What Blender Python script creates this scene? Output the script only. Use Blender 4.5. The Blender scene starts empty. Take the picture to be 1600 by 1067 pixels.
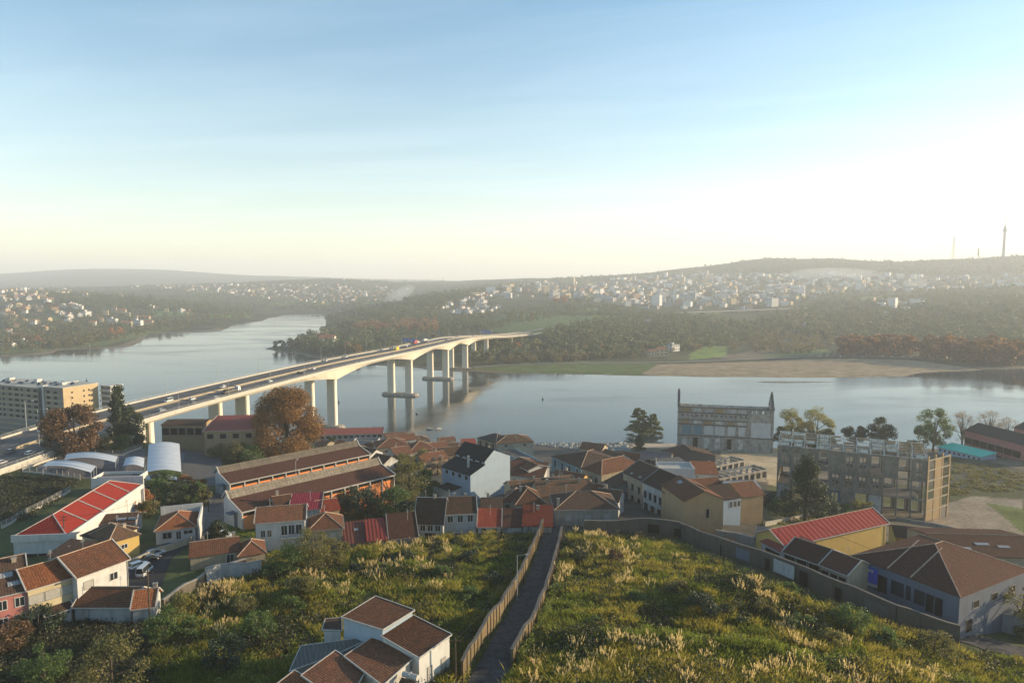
import bpy, math, random
import numpy as np
from mathutils import Vector, Matrix
random.seed(7); rng = np.random.default_rng(11)
R = math.radians
S = bpy.context.scene
# ---------------------------------------------------------------- camera, sky, sun, exposure
CAM_H = 110.0; PITCH = R(5.0); F = 1067.0
cd = bpy.data.cameras.new('camera'); cd.lens = 24.0; cd.sensor_width = 36.0
cd.clip_start = 1.0; cd.clip_end = 60000.0
cam = bpy.data.objects.new('camera', cd); S.collection.objects.link(cam)
cam.location = (0, 0, CAM_H); cam.rotation_euler = (R(90) - PITCH, 0, 0)
S.camera = cam
SUN_AZ = 77.0; SUN_EL = 12.0            # azimuth to the right of the view direction (+Y)
w = bpy.data.worlds.new('World'); S.world = w; w.use_nodes = True
nt = w.node_tree; nt.nodes.clear()
out = nt.nodes.new('ShaderNodeOutputWorld'); bg = nt.nodes.new('ShaderNodeBackground')
sky = nt.nodes.new('ShaderNodeTexSky'); sky.sky_type = 'NISHITA'; sky.sun_disc = False
sky.sun_elevation = R(SUN_EL); sky.sun_rotation = R(SUN_AZ)
sky.air_density = 1.0; sky.dust_density = 0.3; sky.ozone_density = 1.0; sky.altitude = 50
bg.inputs['Strength'].default_value = 0.118
# thin cirrus streaks high in the sky
tc = nt.nodes.new('ShaderNodeTexCoord'); sp = nt.nodes.new('ShaderNodeSeparateXYZ')
nt.links.new(tc.outputs['Generated'], sp.inputs[0])
def wm(op, a, b=None):
    n = nt.nodes.new('ShaderNodeMath'); n.operation = op
    for i, x in enumerate((a, b)):
        if x is None: continue
        if isinstance(x, (int, float)): n.inputs[i].default_value = x
        else: nt.links.new(x, n.inputs[i])
    return n.outputs[0]
zz = wm('MAXIMUM', sp.outputs[2], 0.04)
cx = wm('DIVIDE', sp.outputs[0], zz); cy = wm('DIVIDE', sp.outputs[1], zz)
cmb = nt.nodes.new('ShaderNodeCombineXYZ')
nt.links.new(wm('MULTIPLY', wm('ADD', cx, wm('MULTIPLY', cy, -0.35)), 0.30), cmb.inputs[0])
nt.links.new(wm('MULTIPLY', wm('ADD', cy, wm('MULTIPLY', cx, 0.35)), 1.1), cmb.inputs[1])
cn = nt.nodes.new('ShaderNodeTexNoise'); cn.inputs['Scale'].default_value = 0.8
cn.inputs['Detail'].default_value = 7; cn.inputs['Roughness'].default_value = 0.6; cn.inputs['Distortion'].default_value = 0.4
nt.links.new(cmb.outputs[0], cn.inputs['Vector'])
cr = nt.nodes.new('ShaderNodeMapRange'); cr.inputs[1].default_value = 0.45; cr.inputs[2].default_value = 0.8
cr.inputs[3].default_value = 0.0; cr.inputs[4].default_value = 0.08
nt.links.new(cn.outputs[0], cr.inputs[0])
mx = nt.nodes.new('ShaderNodeMix'); mx.data_type = 'RGBA'
nt.links.new(cr.outputs[0], mx.inputs[0]); hsv = nt.nodes.new('ShaderNodeHueSaturation'); hsv.inputs['Hue'].default_value = 0.495; hr_ = nt.nodes.new('ShaderNodeMapRange'); hr_.inputs[1].default_value = 0.0; hr_.inputs[2].default_value = 0.38; hr_.inputs[3].default_value = 0.85; hr_.inputs[4].default_value = 1.32; nt.links.new(sp.outputs[2], hr_.inputs[0]); nt.links.new(hr_.outputs[0], hsv.inputs['Saturation']); nt.links.new(sky.outputs[0], hsv.inputs['Color']); nt.links.new(hsv.outputs[0], mx.inputs[6])
mx.inputs[7].default_value = (9.0, 9.2, 9.4, 1)
nt.links.new(mx.outputs[2], bg.inputs['Color']); nt.links.new(bg.outputs[0], out.inputs[0])
sl = bpy.data.lights.new('sun', 'SUN'); sl.energy = 5.0; sl.angle = R(0.5); sl.color = (1.0, 0.77, 0.48)
so = bpy.data.objects.new('sun', sl); S.collection.objects.link(so)
sdir = Vector((math.sin(R(SUN_AZ)) * math.cos(R(SUN_EL)), math.cos(R(SUN_AZ)) * math.cos(R(SUN_EL)), math.sin(R(SUN_EL))))
so.rotation_euler = sdir.to_track_quat('Z', 'Y').to_euler(); so.location = (300, 0, 300)
S.view_settings.view_transform = 'Standard'; S.view_settings.look = 'None'
S.view_settings.gamma = 1.0; S.view_settings.exposure = 1.12
S.render.engine = 'CYCLES'
S.cycles.volume_bounces = 1
S.cycles.max_bounces = 6
HAZE_DENSITY = 0.00016
# ---------------------------------------------------------------- numeric helpers
def _hash(ix, iy, s):
    h = (ix * 374761393 + iy * 668265263 + s * 2147483647) & 0xffffffff
    h = ((h ^ (h >> 13)) * 1274126177) & 0xffffffff
    return ((h ^ (h >> 16)) & 0xffff) / 65535.0
def vnoise(x, y, s=0):
    x = np.asarray(x, float); y = np.asarray(y, float)
    ix = np.floor(x).astype(np.int64); iy = np.floor(y).astype(np.int64)
    fx = x - ix; fy = y - iy; fx = fx * fx * (3 - 2 * fx); fy = fy * fy * (3 - 2 * fy)
    a = _hash(ix, iy, s); b = _hash(ix + 1, iy, s); c = _hash(ix, iy + 1, s); d = _hash(ix + 1, iy + 1, s)
    return (a * (1 - fx) + b * fx) * (1 - fy) + (c * (1 - fx) + d * fx) * fy
def fbm(x, y, o=4, s=0):
    t = 0; a = 0.5; n = 0
    for i in range(o):
        t = t + a * (vnoise(x, y, s + i) - 0.5) * 2; n += a; a *= 0.5; x = x * 2.03 + 17.1; y = y * 2.03 + 5.3
    return t / n
CT, ST = math.cos(PITCH), math.sin(PITCH)
def ray(px, py):
    u = (np.asarray(px, float) - 800) / F; v = (533.5 - np.asarray(py, float)) / F
    dy = CT + v * ST
    return u / dy, (-ST + v * CT) / dy        # X per Y, Z per Y
def zp(Y, py): return CAM_H + Y * float(ray(800, py)[1])
# ---------------------------------------------------------------- terrain: distance/height profiles by bearing
P = lambda Y, py: (Y, zp(Y, py))
nearA = [(30, 60), (60, 57), (100, 52.5), (150, 47), (200, 41), (250, 35), (300, 26.5), (350, 17.5), (400, 10), (440, 5)]
nearL = [(30, 59), (60, 57), (118, 50), (150, 46.5), (200, 42.5), (250, 41), (300, 38), (340, 30), (380, 20), (410, 12), (430, 5)]
nearL0 = [(30, 59), (60, 57), (118, 50), (150, 46.5), (200, 43), (230, 43.8), (275, 43.5), (300, 41), (340, 32), (380, 20), (410, 12), (430, 5)]
nearL1 = [(30, 59), (60, 57), (118, 50), (150, 46.5), (200, 42.5), (240, 42.5), (270, 43.5), (305, 43.5), (325, 40), (350, 30), (385, 19), (410, 12), (430, 5)]
nearM = [(30, 60), (60, 57), (110, 51), (150, 47), (200, 41.5), (240, 37), (285, 33), (320, 26), (360, 17), (400, 10), (440, 6)]
nearM1 = [(30, 60), (60, 57), (110, 51), (150, 47), (200, 42), (240, 40), (275, 39), (300, 36), (330, 29), (360, 18), (400, 10), (440, 6)]
nearR = [(30, 58), (60, 55), (100, 50), (150, 43.5), (190, 37), (215, 31), (240, 25), (280, 21), (350, 15), (400, 9), (425, 5)]
nearRR = [(30, 54), (60, 51), (100, 44), (130, 38), (160, 33), (190, 27), (220, 21.5), (300, 19), (350, 15), (400, 9), (425, 5)]
COLS = {
 -700: nearL + [(440, -3), (900, -4), (930, 2), (1010, 8), P(1300, 520), P(1700, 495), P(2100, 470), P(2500, 456), (3200, 70), P(6000, 441), P(8500, 428), (10500, 60), (17000, 40)],
 0: nearL0 + [(440, -3), (992, -3), (1010, 1.5), (1060, 5), P(1250, 527), P(1500, 508), P(1900, 478), P(2300, 459), (3000, 72), (4500, 60), P(6000, 442), P(8500, 428), (10500, 60), (17000, 40)],
 130: nearL1 + [(440, -3), (1105, -3), (1125, 1.5), (1170, 5), P(1300, 523), P(1550, 505), P(1900, 480), P(2300, 460), (3000, 60), P(4500, 448), (5500, 70), P(8500, 419), (10500, 60), (17000, 40)],
 250: nearM1 + [(450, -3), (1455, -3), (1475, 1.5), (1520, 6), P(1700, 503), P(2000, 481), P(2400, 464), (3000, 50), P(4300, 446), (5500, 65), P(8500, 420), (10500, 60), (17000, 40)],
 390: nearM + [(460, -3), (1855, -3), (1880, 2), P(2050, 493), P(2500, 480), P(3200, 462), P(4500, 441), (6000, 100), P(8500, 430), (10500, 60), (17000, 40)],
 415: nearM + [(465, -3), (1100, -3), (1112, .8), (1128, .8), (1142, -3), (2100, -3), (2130, 2), P(2500, 483), P(3200, 463), P(4500, 439), (6000, 100), P(8500, 430), (10500, 60), (17000, 40)],
 450: nearM + [(470, 1), (482, -3), (1040, -3), (1052, 2), (1100, 6), (1160, 5), (1190, -3), (2330, -3), (2355, 2), P(2550, 483), P(3400, 461), P(4500, 437), (6000, 100), P(8500, 431), (10500, 60), (17000, 40)],
 500: nearM[:-1] + [(440, 8), (490, 4), (505, 1), (515, -3), (968, -3), (982, 2), (1080, 7), (1330, 8), (1400, -3), (2330, -3), (2355, 2), P(2550, 482), P(3400, 460), P(4500, 436), (6000, 100), P(8500, 433), (10500, 60), (17000, 40)],
 530: nearM[:-1] + [(440, 8), (490, 4), (505, 1), (515, -3), (940, -3), (955, 2), (1080, 8), (1400, 14), (1500, 8), (1800, 3), P(2400, 487), P(3300, 461), P(4500, 435), (6000, 100), P(8500, 434), (10500, 60), (17000, 40)],
 600: nearA + [(470, 2), (482, -3), (880, -3), (895, 2), (1000, 6), P(1200, 532), P(1500, 507), P(1900, 487), P(2600, 471), P(3600, 457), P(4700, 440), (6000, 100), P(8500, 436), (10500, 60), (17000, 40)],
 700: nearA + [(455, 1.5), (465, -3), (830, -3), (842, 1.5), (900, 4), P(1100, 541), P(1400, 513), P(1700, 494), P(2100, 470), P(2500, 457), (3200, 60), P(5500, 439), (7000, 90), P(8500, 438), (10500, 60), (17000, 40)],
 800: nearA + [(452, 1.5), (462, -3), (800, -3), (812, 1.5), (860, 3), (980, 8), (1060, 16), (1120, 24), (1200, 25), P(1400, 506), P(1800, 488), P(2300, 464), P(2800, 449), P(3600, 444), P(5000, 435), (7000, 90), (17000, 40)],
 900: nearA + [(452, 1.5), (462, -3), (800, -3), (812, 1.5), (860, 3), P(980, 553), (1100, 22), (1200, 27), P(1500, 501), P(1900, 480), P(2400, 463), P(3200, 447), P(4500, 433), (6500, 100), (17000, 40)],
 1000: nearA + [(452, 1.5), (462, -3), (785, -3), (797, 1.5), (860, 3), P(1000, 553), P(1200, 529), P(1400, 508), P(1600, 496), P(2300, 471), P(3200, 448), P(4500, 427), (6500, 110), (17000, 40)],
 1100: nearA + [(450, 1.5), (460, -3), (770, -3), (785, .8), (870, 2.5), P(1000, 556), P(1200, 532), P(1400, 512), P(1700, 497), P(2300, 471), P(3300, 443), P(4500, 415), (6500, 110), (17000, 40)],
 1200: nearR + [(440, 1.5), (450, -3), (768, -3), (783, .8), (870, 2.5), P(1000, 557), P(1250, 533), P(1500, 508), P(1800, 490), P(2300, 471), P(3400, 440), P(4600, 401), (6500, 110), (17000, 40)],
 1300: nearR + [(440, 1.5), (450, -3), (763, -3), (778, .8), (880, 2.5), (1000, 5), P(1300, 528), P(1600, 500), P(2000, 478), P(2900, 450), P(4400, 403), (6500, 110), (17000, 40)],
 1400: nearR + [(435, 1.5), (445, -3), (770, -3), (785, .8), (890, 2.5), (1000, 5), P(1300, 526), P(1700, 490), P(2100, 471), P(3000, 448), P(4200, 407), (6500, 110), (17000, 40)],
 1500: nearRR + [(435, 1.5), (445, -3), (820, -3), (835, .8), (890, 2.5), (1000, 5), P(1300, 523), P(1700, 486), P(2200, 465), P(3100, 442), P(4200, 405), (6500, 110), (17000, 40)],
 1600: nearRR + [(435, 1.5), (445, -3), (850, -3), (865, 1), (900, 3), (1000, 6), P(1300, 520), P(1700, 482), P(2300, 460), P(3200, 435), P(4100, 398), (6500, 110), (17000, 40)],
 2300: nearRR + [(435, 1.5), (445, -3), (900, -3), (915, 1), (950, 3), (1050, 8), P(1300, 510), P(1700, 472), P(2300, 450), P(3200, 425), P(4100, 390), (6500, 110), (17000, 40)],
}
_ck = sorted(COLS); _lr = np.linspace(math.log(30), math.log(17000), 1100)
_cp = np.arange(-700, 2301, 10.0)
_tab = np.array([np.interp(_lr, [math.log(a[0]) for a in COLS[k]], [a[1] for a in COLS[k]]) for k in _ck])
TG = np.array([np.interp(_cp, _ck, _tab[:, j]) for j in range(len(_lr))]).T
def _blur(A, ax, s):
    k = np.exp(-0.5 * (np.arange(-3 * s, 3 * s + 1) / s) ** 2); k /= k.sum()
    pad = [(0, 0), (0, 0)]; pad[ax] = (3 * s, 3 * s)
    return np.apply_along_axis(lambda r: np.convolve(r, k, 'valid'), ax, np.pad(A, pad, mode='edge'))
_nr = int(np.searchsorted(_lr, math.log(470)))
_nb = _blur(TG, 0, 9); _wk = np.clip((_nr - np.arange(TG.shape[1])) / 40.0, 0, 1)[None, :]
TG = _blur(_blur(TG, 0, 2) * (1 - _wk) + _nb * _wk, 1, 2)
# overgrown spoil heaps in the two fields: x, y, radii, height
BUMPS = [(44, 128, 10, 6, 5.0), (34, 122, 6, 5, 2.0), (58, 122, 7, 5, 2.2), (20, 160, 5, 5, 2.4), (30, 158, 5, 4, 1.6), (12, 104, 7, 3, 1.6), (24, 105, 8, 3, 1.8), (38, 104, 8, 3, 1.6), (52, 103, 8, 3, 1.6), (66, 104, 7, 3, 1.4),
         (-38, 127, 6, 4, 2.0), (-22, 140, 6, 4, 2.0), (-58, 127, 6, 4, 2.0), (-46, 142, 5, 4, 1.6), (-14, 128, 5, 4, 1.6), (-30, 152, 7, 4, 1.4)]
def T(X, Y):
    X = np.asarray(X, float); Y = np.maximum(np.asarray(Y, float), 31)
    far = np.clip((Y - 500) / 400, 0, 1)
    Yp = Y * (1 + far * 0.008 * fbm(X / 45., Y / 45., 3, 5))
    c = np.clip((800 + F * X / Yp + 700) / 10.0, 0, len(_cp) - 1.001)
    r = np.clip((np.log(Yp) - _lr[0]) / (_lr[1] - _lr[0]), 0, len(_lr) - 1.001)
    i = c.astype(int); j = r.astype(int); fi = c - i; fj = r - j
    z = (TG[i, j] * (1 - fi) + TG[i + 1, j] * fi) * (1 - fj) + (TG[i, j + 1] * (1 - fi) + TG[i + 1, j + 1] * fi) * fj
    amp = np.clip(z / 12, 0, 1) * np.where(Y < 600, np.where((Y < 185) & (Y > 85), .8, .35) , np.clip((Y - 900) / 1200, 0, 1) * 9)
    wl = np.where(Y < 600, 13., 260.)
    z = z + amp * fbm(X / wl, Y / wl, 4, 2)
    for bx, by, rx, ry, bh in BUMPS: z = z + bh * np.exp(-((X - bx) / rx) ** 2 - ((Y - by) / ry) ** 2)
    return z
_YS = np.exp(np.linspace(math.log(55), math.log(9500), 430))
def Gv(px, py, h=0.0):
    """first point along the view of each pixel that lies h metres above the terrain"""
    px = np.atleast_1d(np.asarray(px, float)); py = np.atleast_1d(np.asarray(py, float))
    ax, az = ray(px, py); res = np.zeros((len(px), 3)); ok = np.zeros(len(px), bool)
    def first(a, z, Y):
        D = CAM_H + z * Y - T(a * Y, Y) - h; hit = D < 0; k = hit.argmax(1); good = hit.any(1) & (k > 0); k = np.maximum(k, 1); ii = np.arange(len(k))
        return k, good, D[ii, k-1], D[ii, k], Y[ii, k-1], Y[ii, k]
    for s in range(0, len(px), 3000):
        a = ax[s:s+3000, None]; z = az[s:s+3000, None]
        k, good, d0, d1, y0, y1 = first(a, z, _YS[None, :] + 0 * a)
        k2, g2, e0, e1, u0, u1 = first(a, z, y0[:, None] + (y1 - y0)[:, None] * np.linspace(0, 1, 7)[None, :])
        t = np.where(g2, e0 / (e0 - e1 + 1e-9), 0); yy = np.where(g2, u0 * (1 - t) + u1 * t, y0)
        res[s:s+3000] = np.stack([a[:, 0] * yy, yy, CAM_H + z[:, 0] * yy], 1); ok[s:s+3000] = good
    return res, ok
def G(px, py, h=0.0): return Vector(Gv(px, py, h)[0][0])
def AZ(px, py, z):
    a, b = ray(px, py); Y = (z - CAM_H) / float(b); return Vector((float(a) * Y, Y, z))
def AY(px, py, Y):
    a, b = ray(px, py); return Vector((float(a) * Y, Y, CAM_H + float(b) * Y))
def t1(x, y): return float(T(x, y))
def inpoly(px, py, poly):
    px = np.asarray(px); py = np.asarray(py); c = np.zeros(px.shape, bool); n = len(poly)
    for i in range(n):
        x1, y1 = poly[i]; x2, y2 = poly[(i + 1) % n]
        m = ((y1 > py) != (y2 > py)) & (px < (x2 - x1) * (py - y1) / (y2 - y1 + 1e-12) + x1); c ^= m
    return c
def sample_poly(poly, n):
    xs = [p[0] for p in poly]; ys = [p[1] for p in poly]; ox = []; oy = []; k = 0
    while k < n:
        x = rng.uniform(min(xs), max(xs), n * 3); y = rng.uniform(min(ys), max(ys), n * 3); m = inpoly(x, y, poly)
        ox.append(x[m]); oy.append(y[m]); k += m.sum()
    return np.concatenate(ox)[:n], np.concatenate(oy)[:n]
def project(X, Y, Z):
    d = Y * CT - (Z - CAM_H) * ST; v = Y * ST + (Z - CAM_H) * CT
    return 800 + F * X / d, 533.5 - F * v / d
# ---------------------------------------------------------------- object helpers
COL = S.collection
def tag(o, label=None, cat=None, group=None, kind=None):
    if label: o['label'] = label
    if cat: o['category'] = cat
    if group: o['group'] = group
    if kind: o['kind'] = kind
    return o
def empty(name, loc, rz=0.0, **k):
    o = bpy.data.objects.new(name, None); o.location = loc; o.rotation_euler = (0, 0, rz); o.empty_display_size = 0.5
    COL.objects.link(o); return tag(o, **k)
def nm_mesh(name, V, Fc, mats, mi=None, uv=None, parent=None, smooth=False, **k):
    """fast mesh from numpy verts and (n,k) faces"""
    me = bpy.data.meshes.new(name); V = np.asarray(V, np.float32); Fc = np.asarray(Fc, np.int32)
    me.vertices.add(len(V)); me.vertices.foreach_set('co', V.ravel())
    nf, kk = Fc.shape; me.loops.add(nf * kk); me.loops.foreach_set('vertex_index', Fc.ravel())
    me.polygons.add(nf); me.polygons.foreach_set('loop_start', np.arange(nf, dtype=np.int32) * kk)
    try: me.polygons.foreach_set('loop_total', np.full(nf, kk, np.int32))
    except Exception: pass
    for m in mats: me.materials.append(m)
    if mi is not None: me.polygons.foreach_set('material_index', np.asarray(mi, np.int32))
    if uv is not None:
        l = me.uv_layers.new(name='UVMap'); l.data.foreach_set('uv', np.asarray(uv, np.float32).ravel())
    me.update(calc_edges=True)
    if smooth: me.polygons.foreach_set('use_smooth', np.ones(nf, bool))
    o = bpy.data.objects.new(name, me); COL.objects.link(o)
    if parent: o.parent = parent
    return tag(o, **k)
class MB:
    def __init__(s): s.v = []; s.f = []; s.m = []; s.uv = []
    def face(s, pts, mi=0, uv=None):
        b = len(s.v); pts = [Vector(p) for p in pts]; s.v += pts; s.f.append(list(range(b, b + len(pts)))); s.m.append(mi)
        if uv is None:
            o = pts[0]; e = (pts[1] - o); e = e.normalized() if e.length > 1e-6 else Vector((1, 0, 0))
            n = e.cross(pts[-1] - o); n = n.normalized() if n.length > 1e-9 else Vector((0, 0, 1)); g = n.cross(e)
            uv = [((p - o).dot(e) + 3.7, (p - o).dot(g) + 1.3) for p in pts]
        s.uv.append(uv); return s
    def prism(s, poly, dv, mi=0, mi2=None):
        """poly top face extruded by vector dv"""
        mi2 = mi if mi2 is None else mi2; dv = Vector(dv); poly = [Vector(p) for p in poly]; q = [p + dv for p in poly]
        s.face(poly, mi); s.face(q[::-1], mi2)
        for i in range(len(poly)):
            j = (i + 1) % len(poly); s.face([poly[j], poly[i], q[i], q[j]], mi2)
        return s
    def box(s, x0, x1, y0, y1, z0, z1, mi=0, M=None):
        p = [Vector((x, y, z)) for z in (z0, z1) for y in (y0, y1) for x in (x0, x1)]
        if M is not None: p = [M @ q for q in p]
        for a in ((4, 5, 7, 6), (0, 2, 3, 1), (0, 1, 5, 4), (1, 3, 7, 5), (3, 2, 6, 7), (2, 0, 4, 6)): s.face([p[i] for i in a], mi)
        return s
    def beam(s, p0, p1, w, h=None, mi=0):
        h = w if h is None else h; p0 = Vector(p0); p1 = Vector(p1); d = p1 - p0; L = d.length
        if L < 1e-6: return s
        d.normalize(); up = Vector((0, 0, 1)) if abs(d.z) < .95 else Vector((0, 1, 0))
        r = d.cross(up).normalized(); u = r.cross(d); M = Matrix((( d.x, r.x, u.x, p0.x), (d.y, r.y, u.y, p0.y), (d.z, r.z, u.z, p0.z), (0, 0, 0, 1)))
        return s.box(0, L, -w/2, w/2, -h/2, h/2, mi, M)
    def tube(s, p0, p1, r0, r1=None, n=8, mi=0, cap=True):
        r1 = r0 if r1 is None else r1; p0 = Vector(p0); p1 = Vector(p1); d = (p1 - p0).normalized()
        up = Vector((0, 0, 1)) if abs(d.z) < .95 else Vector((1, 0, 0)); a = d.cross(up).normalized(); b = d.cross(a)
        c0 = [p0 + (a * math.cos(t) + b * math.sin(t)) * r0 for t in [2*math.pi*i/n for i in range(n)]]
        c1 = [p1 + (a * math.cos(t) + b * math.sin(t)) * r1 for t in [2*math.pi*i/n for i in range(n)]]
        for i in range(n): j = (i+1) % n; s.face([c0[j], c0[i], c1[i], c1[j]], mi)
        if cap: s.face(c1[::-1], mi); s.face(c0, mi)
        return s
    def lathe(s, c, prof, n=16, mi=0):
        c = Vector(c)
        rings = [[c + Vector((r*math.cos(2*math.pi*i/n), r*math.sin(2*math.pi*i/n), z)) for i in range(n)] for r, z in prof]
        for k in range(len(rings)-1):
            for i in range(n): j = (i+1) % n; s.face([rings[k][i], rings[k][j], rings[k+1][j], rings[k+1][i]], mi)
        s.face(rings[-1], mi); s.face(rings[0][::-1], mi); return s
    def build(s, name, mats, parent=None, smooth=False, **k):
        if not isinstance(mats, (list, tuple)): mats = [mats]
        me = bpy.data.meshes.new(name); me.from_pydata(s.v, [], s.f)
        for m in mats: me.materials.append(m)
        me.polygons.foreach_set('material_index', s.m)
        l = me.uv_layers.new(name='UVMap'); l.data.foreach_set('uv', [c for f in s.uv for p in f for c in p])
        if smooth: me.polygons.foreach_set('use_smooth', [True] * len(s.f))
        me.update(); o = bpy.data.objects.new(name, me); COL.objects.link(o)
        if parent: o.parent = parent
        return tag(o, **k)
KIDS = {}
def copy_tree(o, parent=None):
    c = o.copy(); COL.objects.link(c)
    if parent: c.parent = parent
    if o.name not in KIDS: KIDS[o.name] = list(o.children)
    KIDS[c.name] = [copy_tree(ch, c) for ch in KIDS[o.name]]
    return c
# ---------------------------------------------------------------- materials
def newmat(name):
    m = bpy.data.materials.new(name); m.use_nodes = True; t = m.node_tree; return m, t, t.nodes['Principled BSDF']
def nd(t, ty, ins=None, **k):
    n = t.nodes.new(ty)
    for a, b in k.items(): setattr(n, a, b)
    for a, b in (ins or {}).items():
        if hasattr(b, 'is_output'): t.links.new(b, n.inputs[a])
        else: n.inputs[a].default_value = b
    return n
def c4(c): return (c[0], c[1], c[2], 1)
def sc(c, k): return (c[0]*k, c[1]*k, c[2]*k)
def ramp(t, fac, stops):
    r = t.nodes.new('ShaderNodeValToRGB'); t.links.new(fac, r.inputs[0]); e = r.color_ramp.elements
    while len(e) < len(stops): e.new(0.5)
    for i, (p, c) in enumerate(stops): e[i].position = p; e[i].color = c4(c)
    return r.outputs[0]
def mixc(t, fac, a, b, mode='MIX'):
    n = t.nodes.new('ShaderNodeMix'); n.data_type = 'RGBA'; n.blend_type = mode
    for i, x in ((0, fac), (6, a), (7, b)):
        if hasattr(x, 'is_output'): t.links.new(x, n.inputs[i])
        else: n.inputs[i].default_value = x if i == 0 else c4(x)
    return n.outputs[2]
def plain(name, c, rough=.8, var=.15, scale=1.5, metal=0.0, bump=0.0):
    c = sc(c, .72)
    m, t, b = newmat(name); tc = nd(t, 'ShaderNodeTexCoord')
    n = nd(t, 'ShaderNodeTexNoise', {'Vector': tc.outputs['Object'], 'Scale': scale, 'Detail': 5, 'Roughness': .65})
    col = ramp(t, n.outputs[0], [(.3, sc(c, 1 - var)), (.7, sc(c, 1 + var))])
    t.links.new(col, b.inputs['Base Color']); b.inputs['Roughness'].default_value = rough; b.inputs['Metallic'].default_value = metal; b.inputs['Specular IOR Level'].default_value = .5 if rough < .6 else .15
    if bump:
        bp = nd(t, 'ShaderNodeBump', {'Height': n.outputs[0], 'Strength': bump, 'Distance': .1}); t.links.new(bp.outputs[0], b.inputs['Normal'])
    return m
def wallm(name, c, dirt=.35, dirtc=(.07, .063, .052), rough=.85):
    c = sc(c, .68)
    """rendered wall: streaks of dirt running down, blotches"""
    m, t, b = newmat(name); tc = nd(t, 'ShaderNodeTexCoord')
    mp = nd(t, 'ShaderNodeMapping', {'Vector': tc.outputs['Object'], 'Scale': (1.3, 1.3, .18)})
    n1 = nd(t, 'ShaderNodeTexNoise', {'Vector': mp.outputs[0], 'Scale': 1.0, 'Detail': 6, 'Roughness': .7})
    n2 = nd(t, 'ShaderNodeTexNoise', {'Vector': tc.outputs['Object'], 'Scale': .35, 'Detail': 6, 'Roughness': .6})
    mul = nd(t, 'ShaderNodeMath', {0: n1.outputs[0], 1: n2.outputs[0]}, operation='MULTIPLY')
    mr = nd(t, 'ShaderNodeMapRange', {0: mul.outputs[0], 1: .2, 2: .42, 3: 0, 4: dirt})
    col = mixc(t, mr.outputs[0], c, dirtc)
    t.links.new(col, b.inputs['Base Color']); b.inputs['Roughness'].default_value = rough; b.inputs['Specular IOR Level'].default_value = .15
    return m
def tilem(name, c1, c2, lich=.3, w=.42, h=.38, lichc=(.10, .085, .06), mort=.35):
    """clay tile roof: courses of tiles, each a little different, weathered patches"""
    m, t, b = newmat(name); uv = nd(t, 'ShaderNodeUVMap'); tc = nd(t, 'ShaderNodeTexCoord')
    c1 = sc(c1, .74); c2 = sc(c2, .72); lichc = sc(lichc, .6)
    br = nd(t, 'ShaderNodeTexBrick', {'Vector': uv.outputs[0], 'Color1': c4(c1), 'Color2': c4(c2), 'Mortar': c4(sc(c2, mort)), 'Scale': 1.0,
            'Mortar Size': .045, 'Mortar Smooth': .6, 'Bias': 0.0, 'Brick Width': w, 'Row Height': h}, offset=0.0)
    n1 = nd(t, 'ShaderNodeTexNoise', {'Vector': tc.outputs['Object'], 'Scale': .45, 'Detail': 7, 'Roughness': .7})
    n2 = nd(t, 'ShaderNodeTexNoise', {'Vector': tc.outputs['Object'], 'Scale': 3.2, 'Detail': 3, 'Roughness': .7})
    f1 = nd(t, 'ShaderNodeMapRange', {0: n1.outputs[0], 1: .42, 2: .68, 3: 0, 4: lich * 1.6})
    col = mixc(t, f1.outputs[0], br.outputs[0], lichc)
    oi = nd(t, 'ShaderNodeObjectInfo'); f0 = nd(t, 'ShaderNodeMapRange', {0: oi.outputs['Random'], 1: 0, 2: 1, 3: .72, 4: 1.4})
    f3 = nd(t, 'ShaderNodeMapRange', {0: n2.outputs[0], 1: .3, 2: .75, 3: .6, 4: 1.35}); f2 = nd(t, 'ShaderNodeMath', {0: f3.outputs[0], 1: f0.outputs[0]}, operation='MULTIPLY')
    hs = nd(t, 'ShaderNodeHueSaturation', {'Color': col, 'Value': f2.outputs[0]})
    t.links.new(hs.outputs[0], b.inputs['Base Color']); b.inputs['Roughness'].default_value = .85; b.inputs['Specular IOR Level'].default_value = .12
    wv = nd(t, 'ShaderNodeTexWave', {'Vector': uv.outputs[0], 'Scale': 2 * math.pi / w / 20 * 3.183 , 'Distortion': .3}, bands_direction='X')
    ad = nd(t, 'ShaderNodeMath', {0: wv.outputs[1], 1: br.outputs[1]}, operation='SUBTRACT')
    bp = nd(t, 'ShaderNodeBump', {'Height': ad.outputs[0], 'Strength': .7, 'Distance': .07}); t.links.new(bp.outputs[0], b.inputs['Normal'])
    return m
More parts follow.
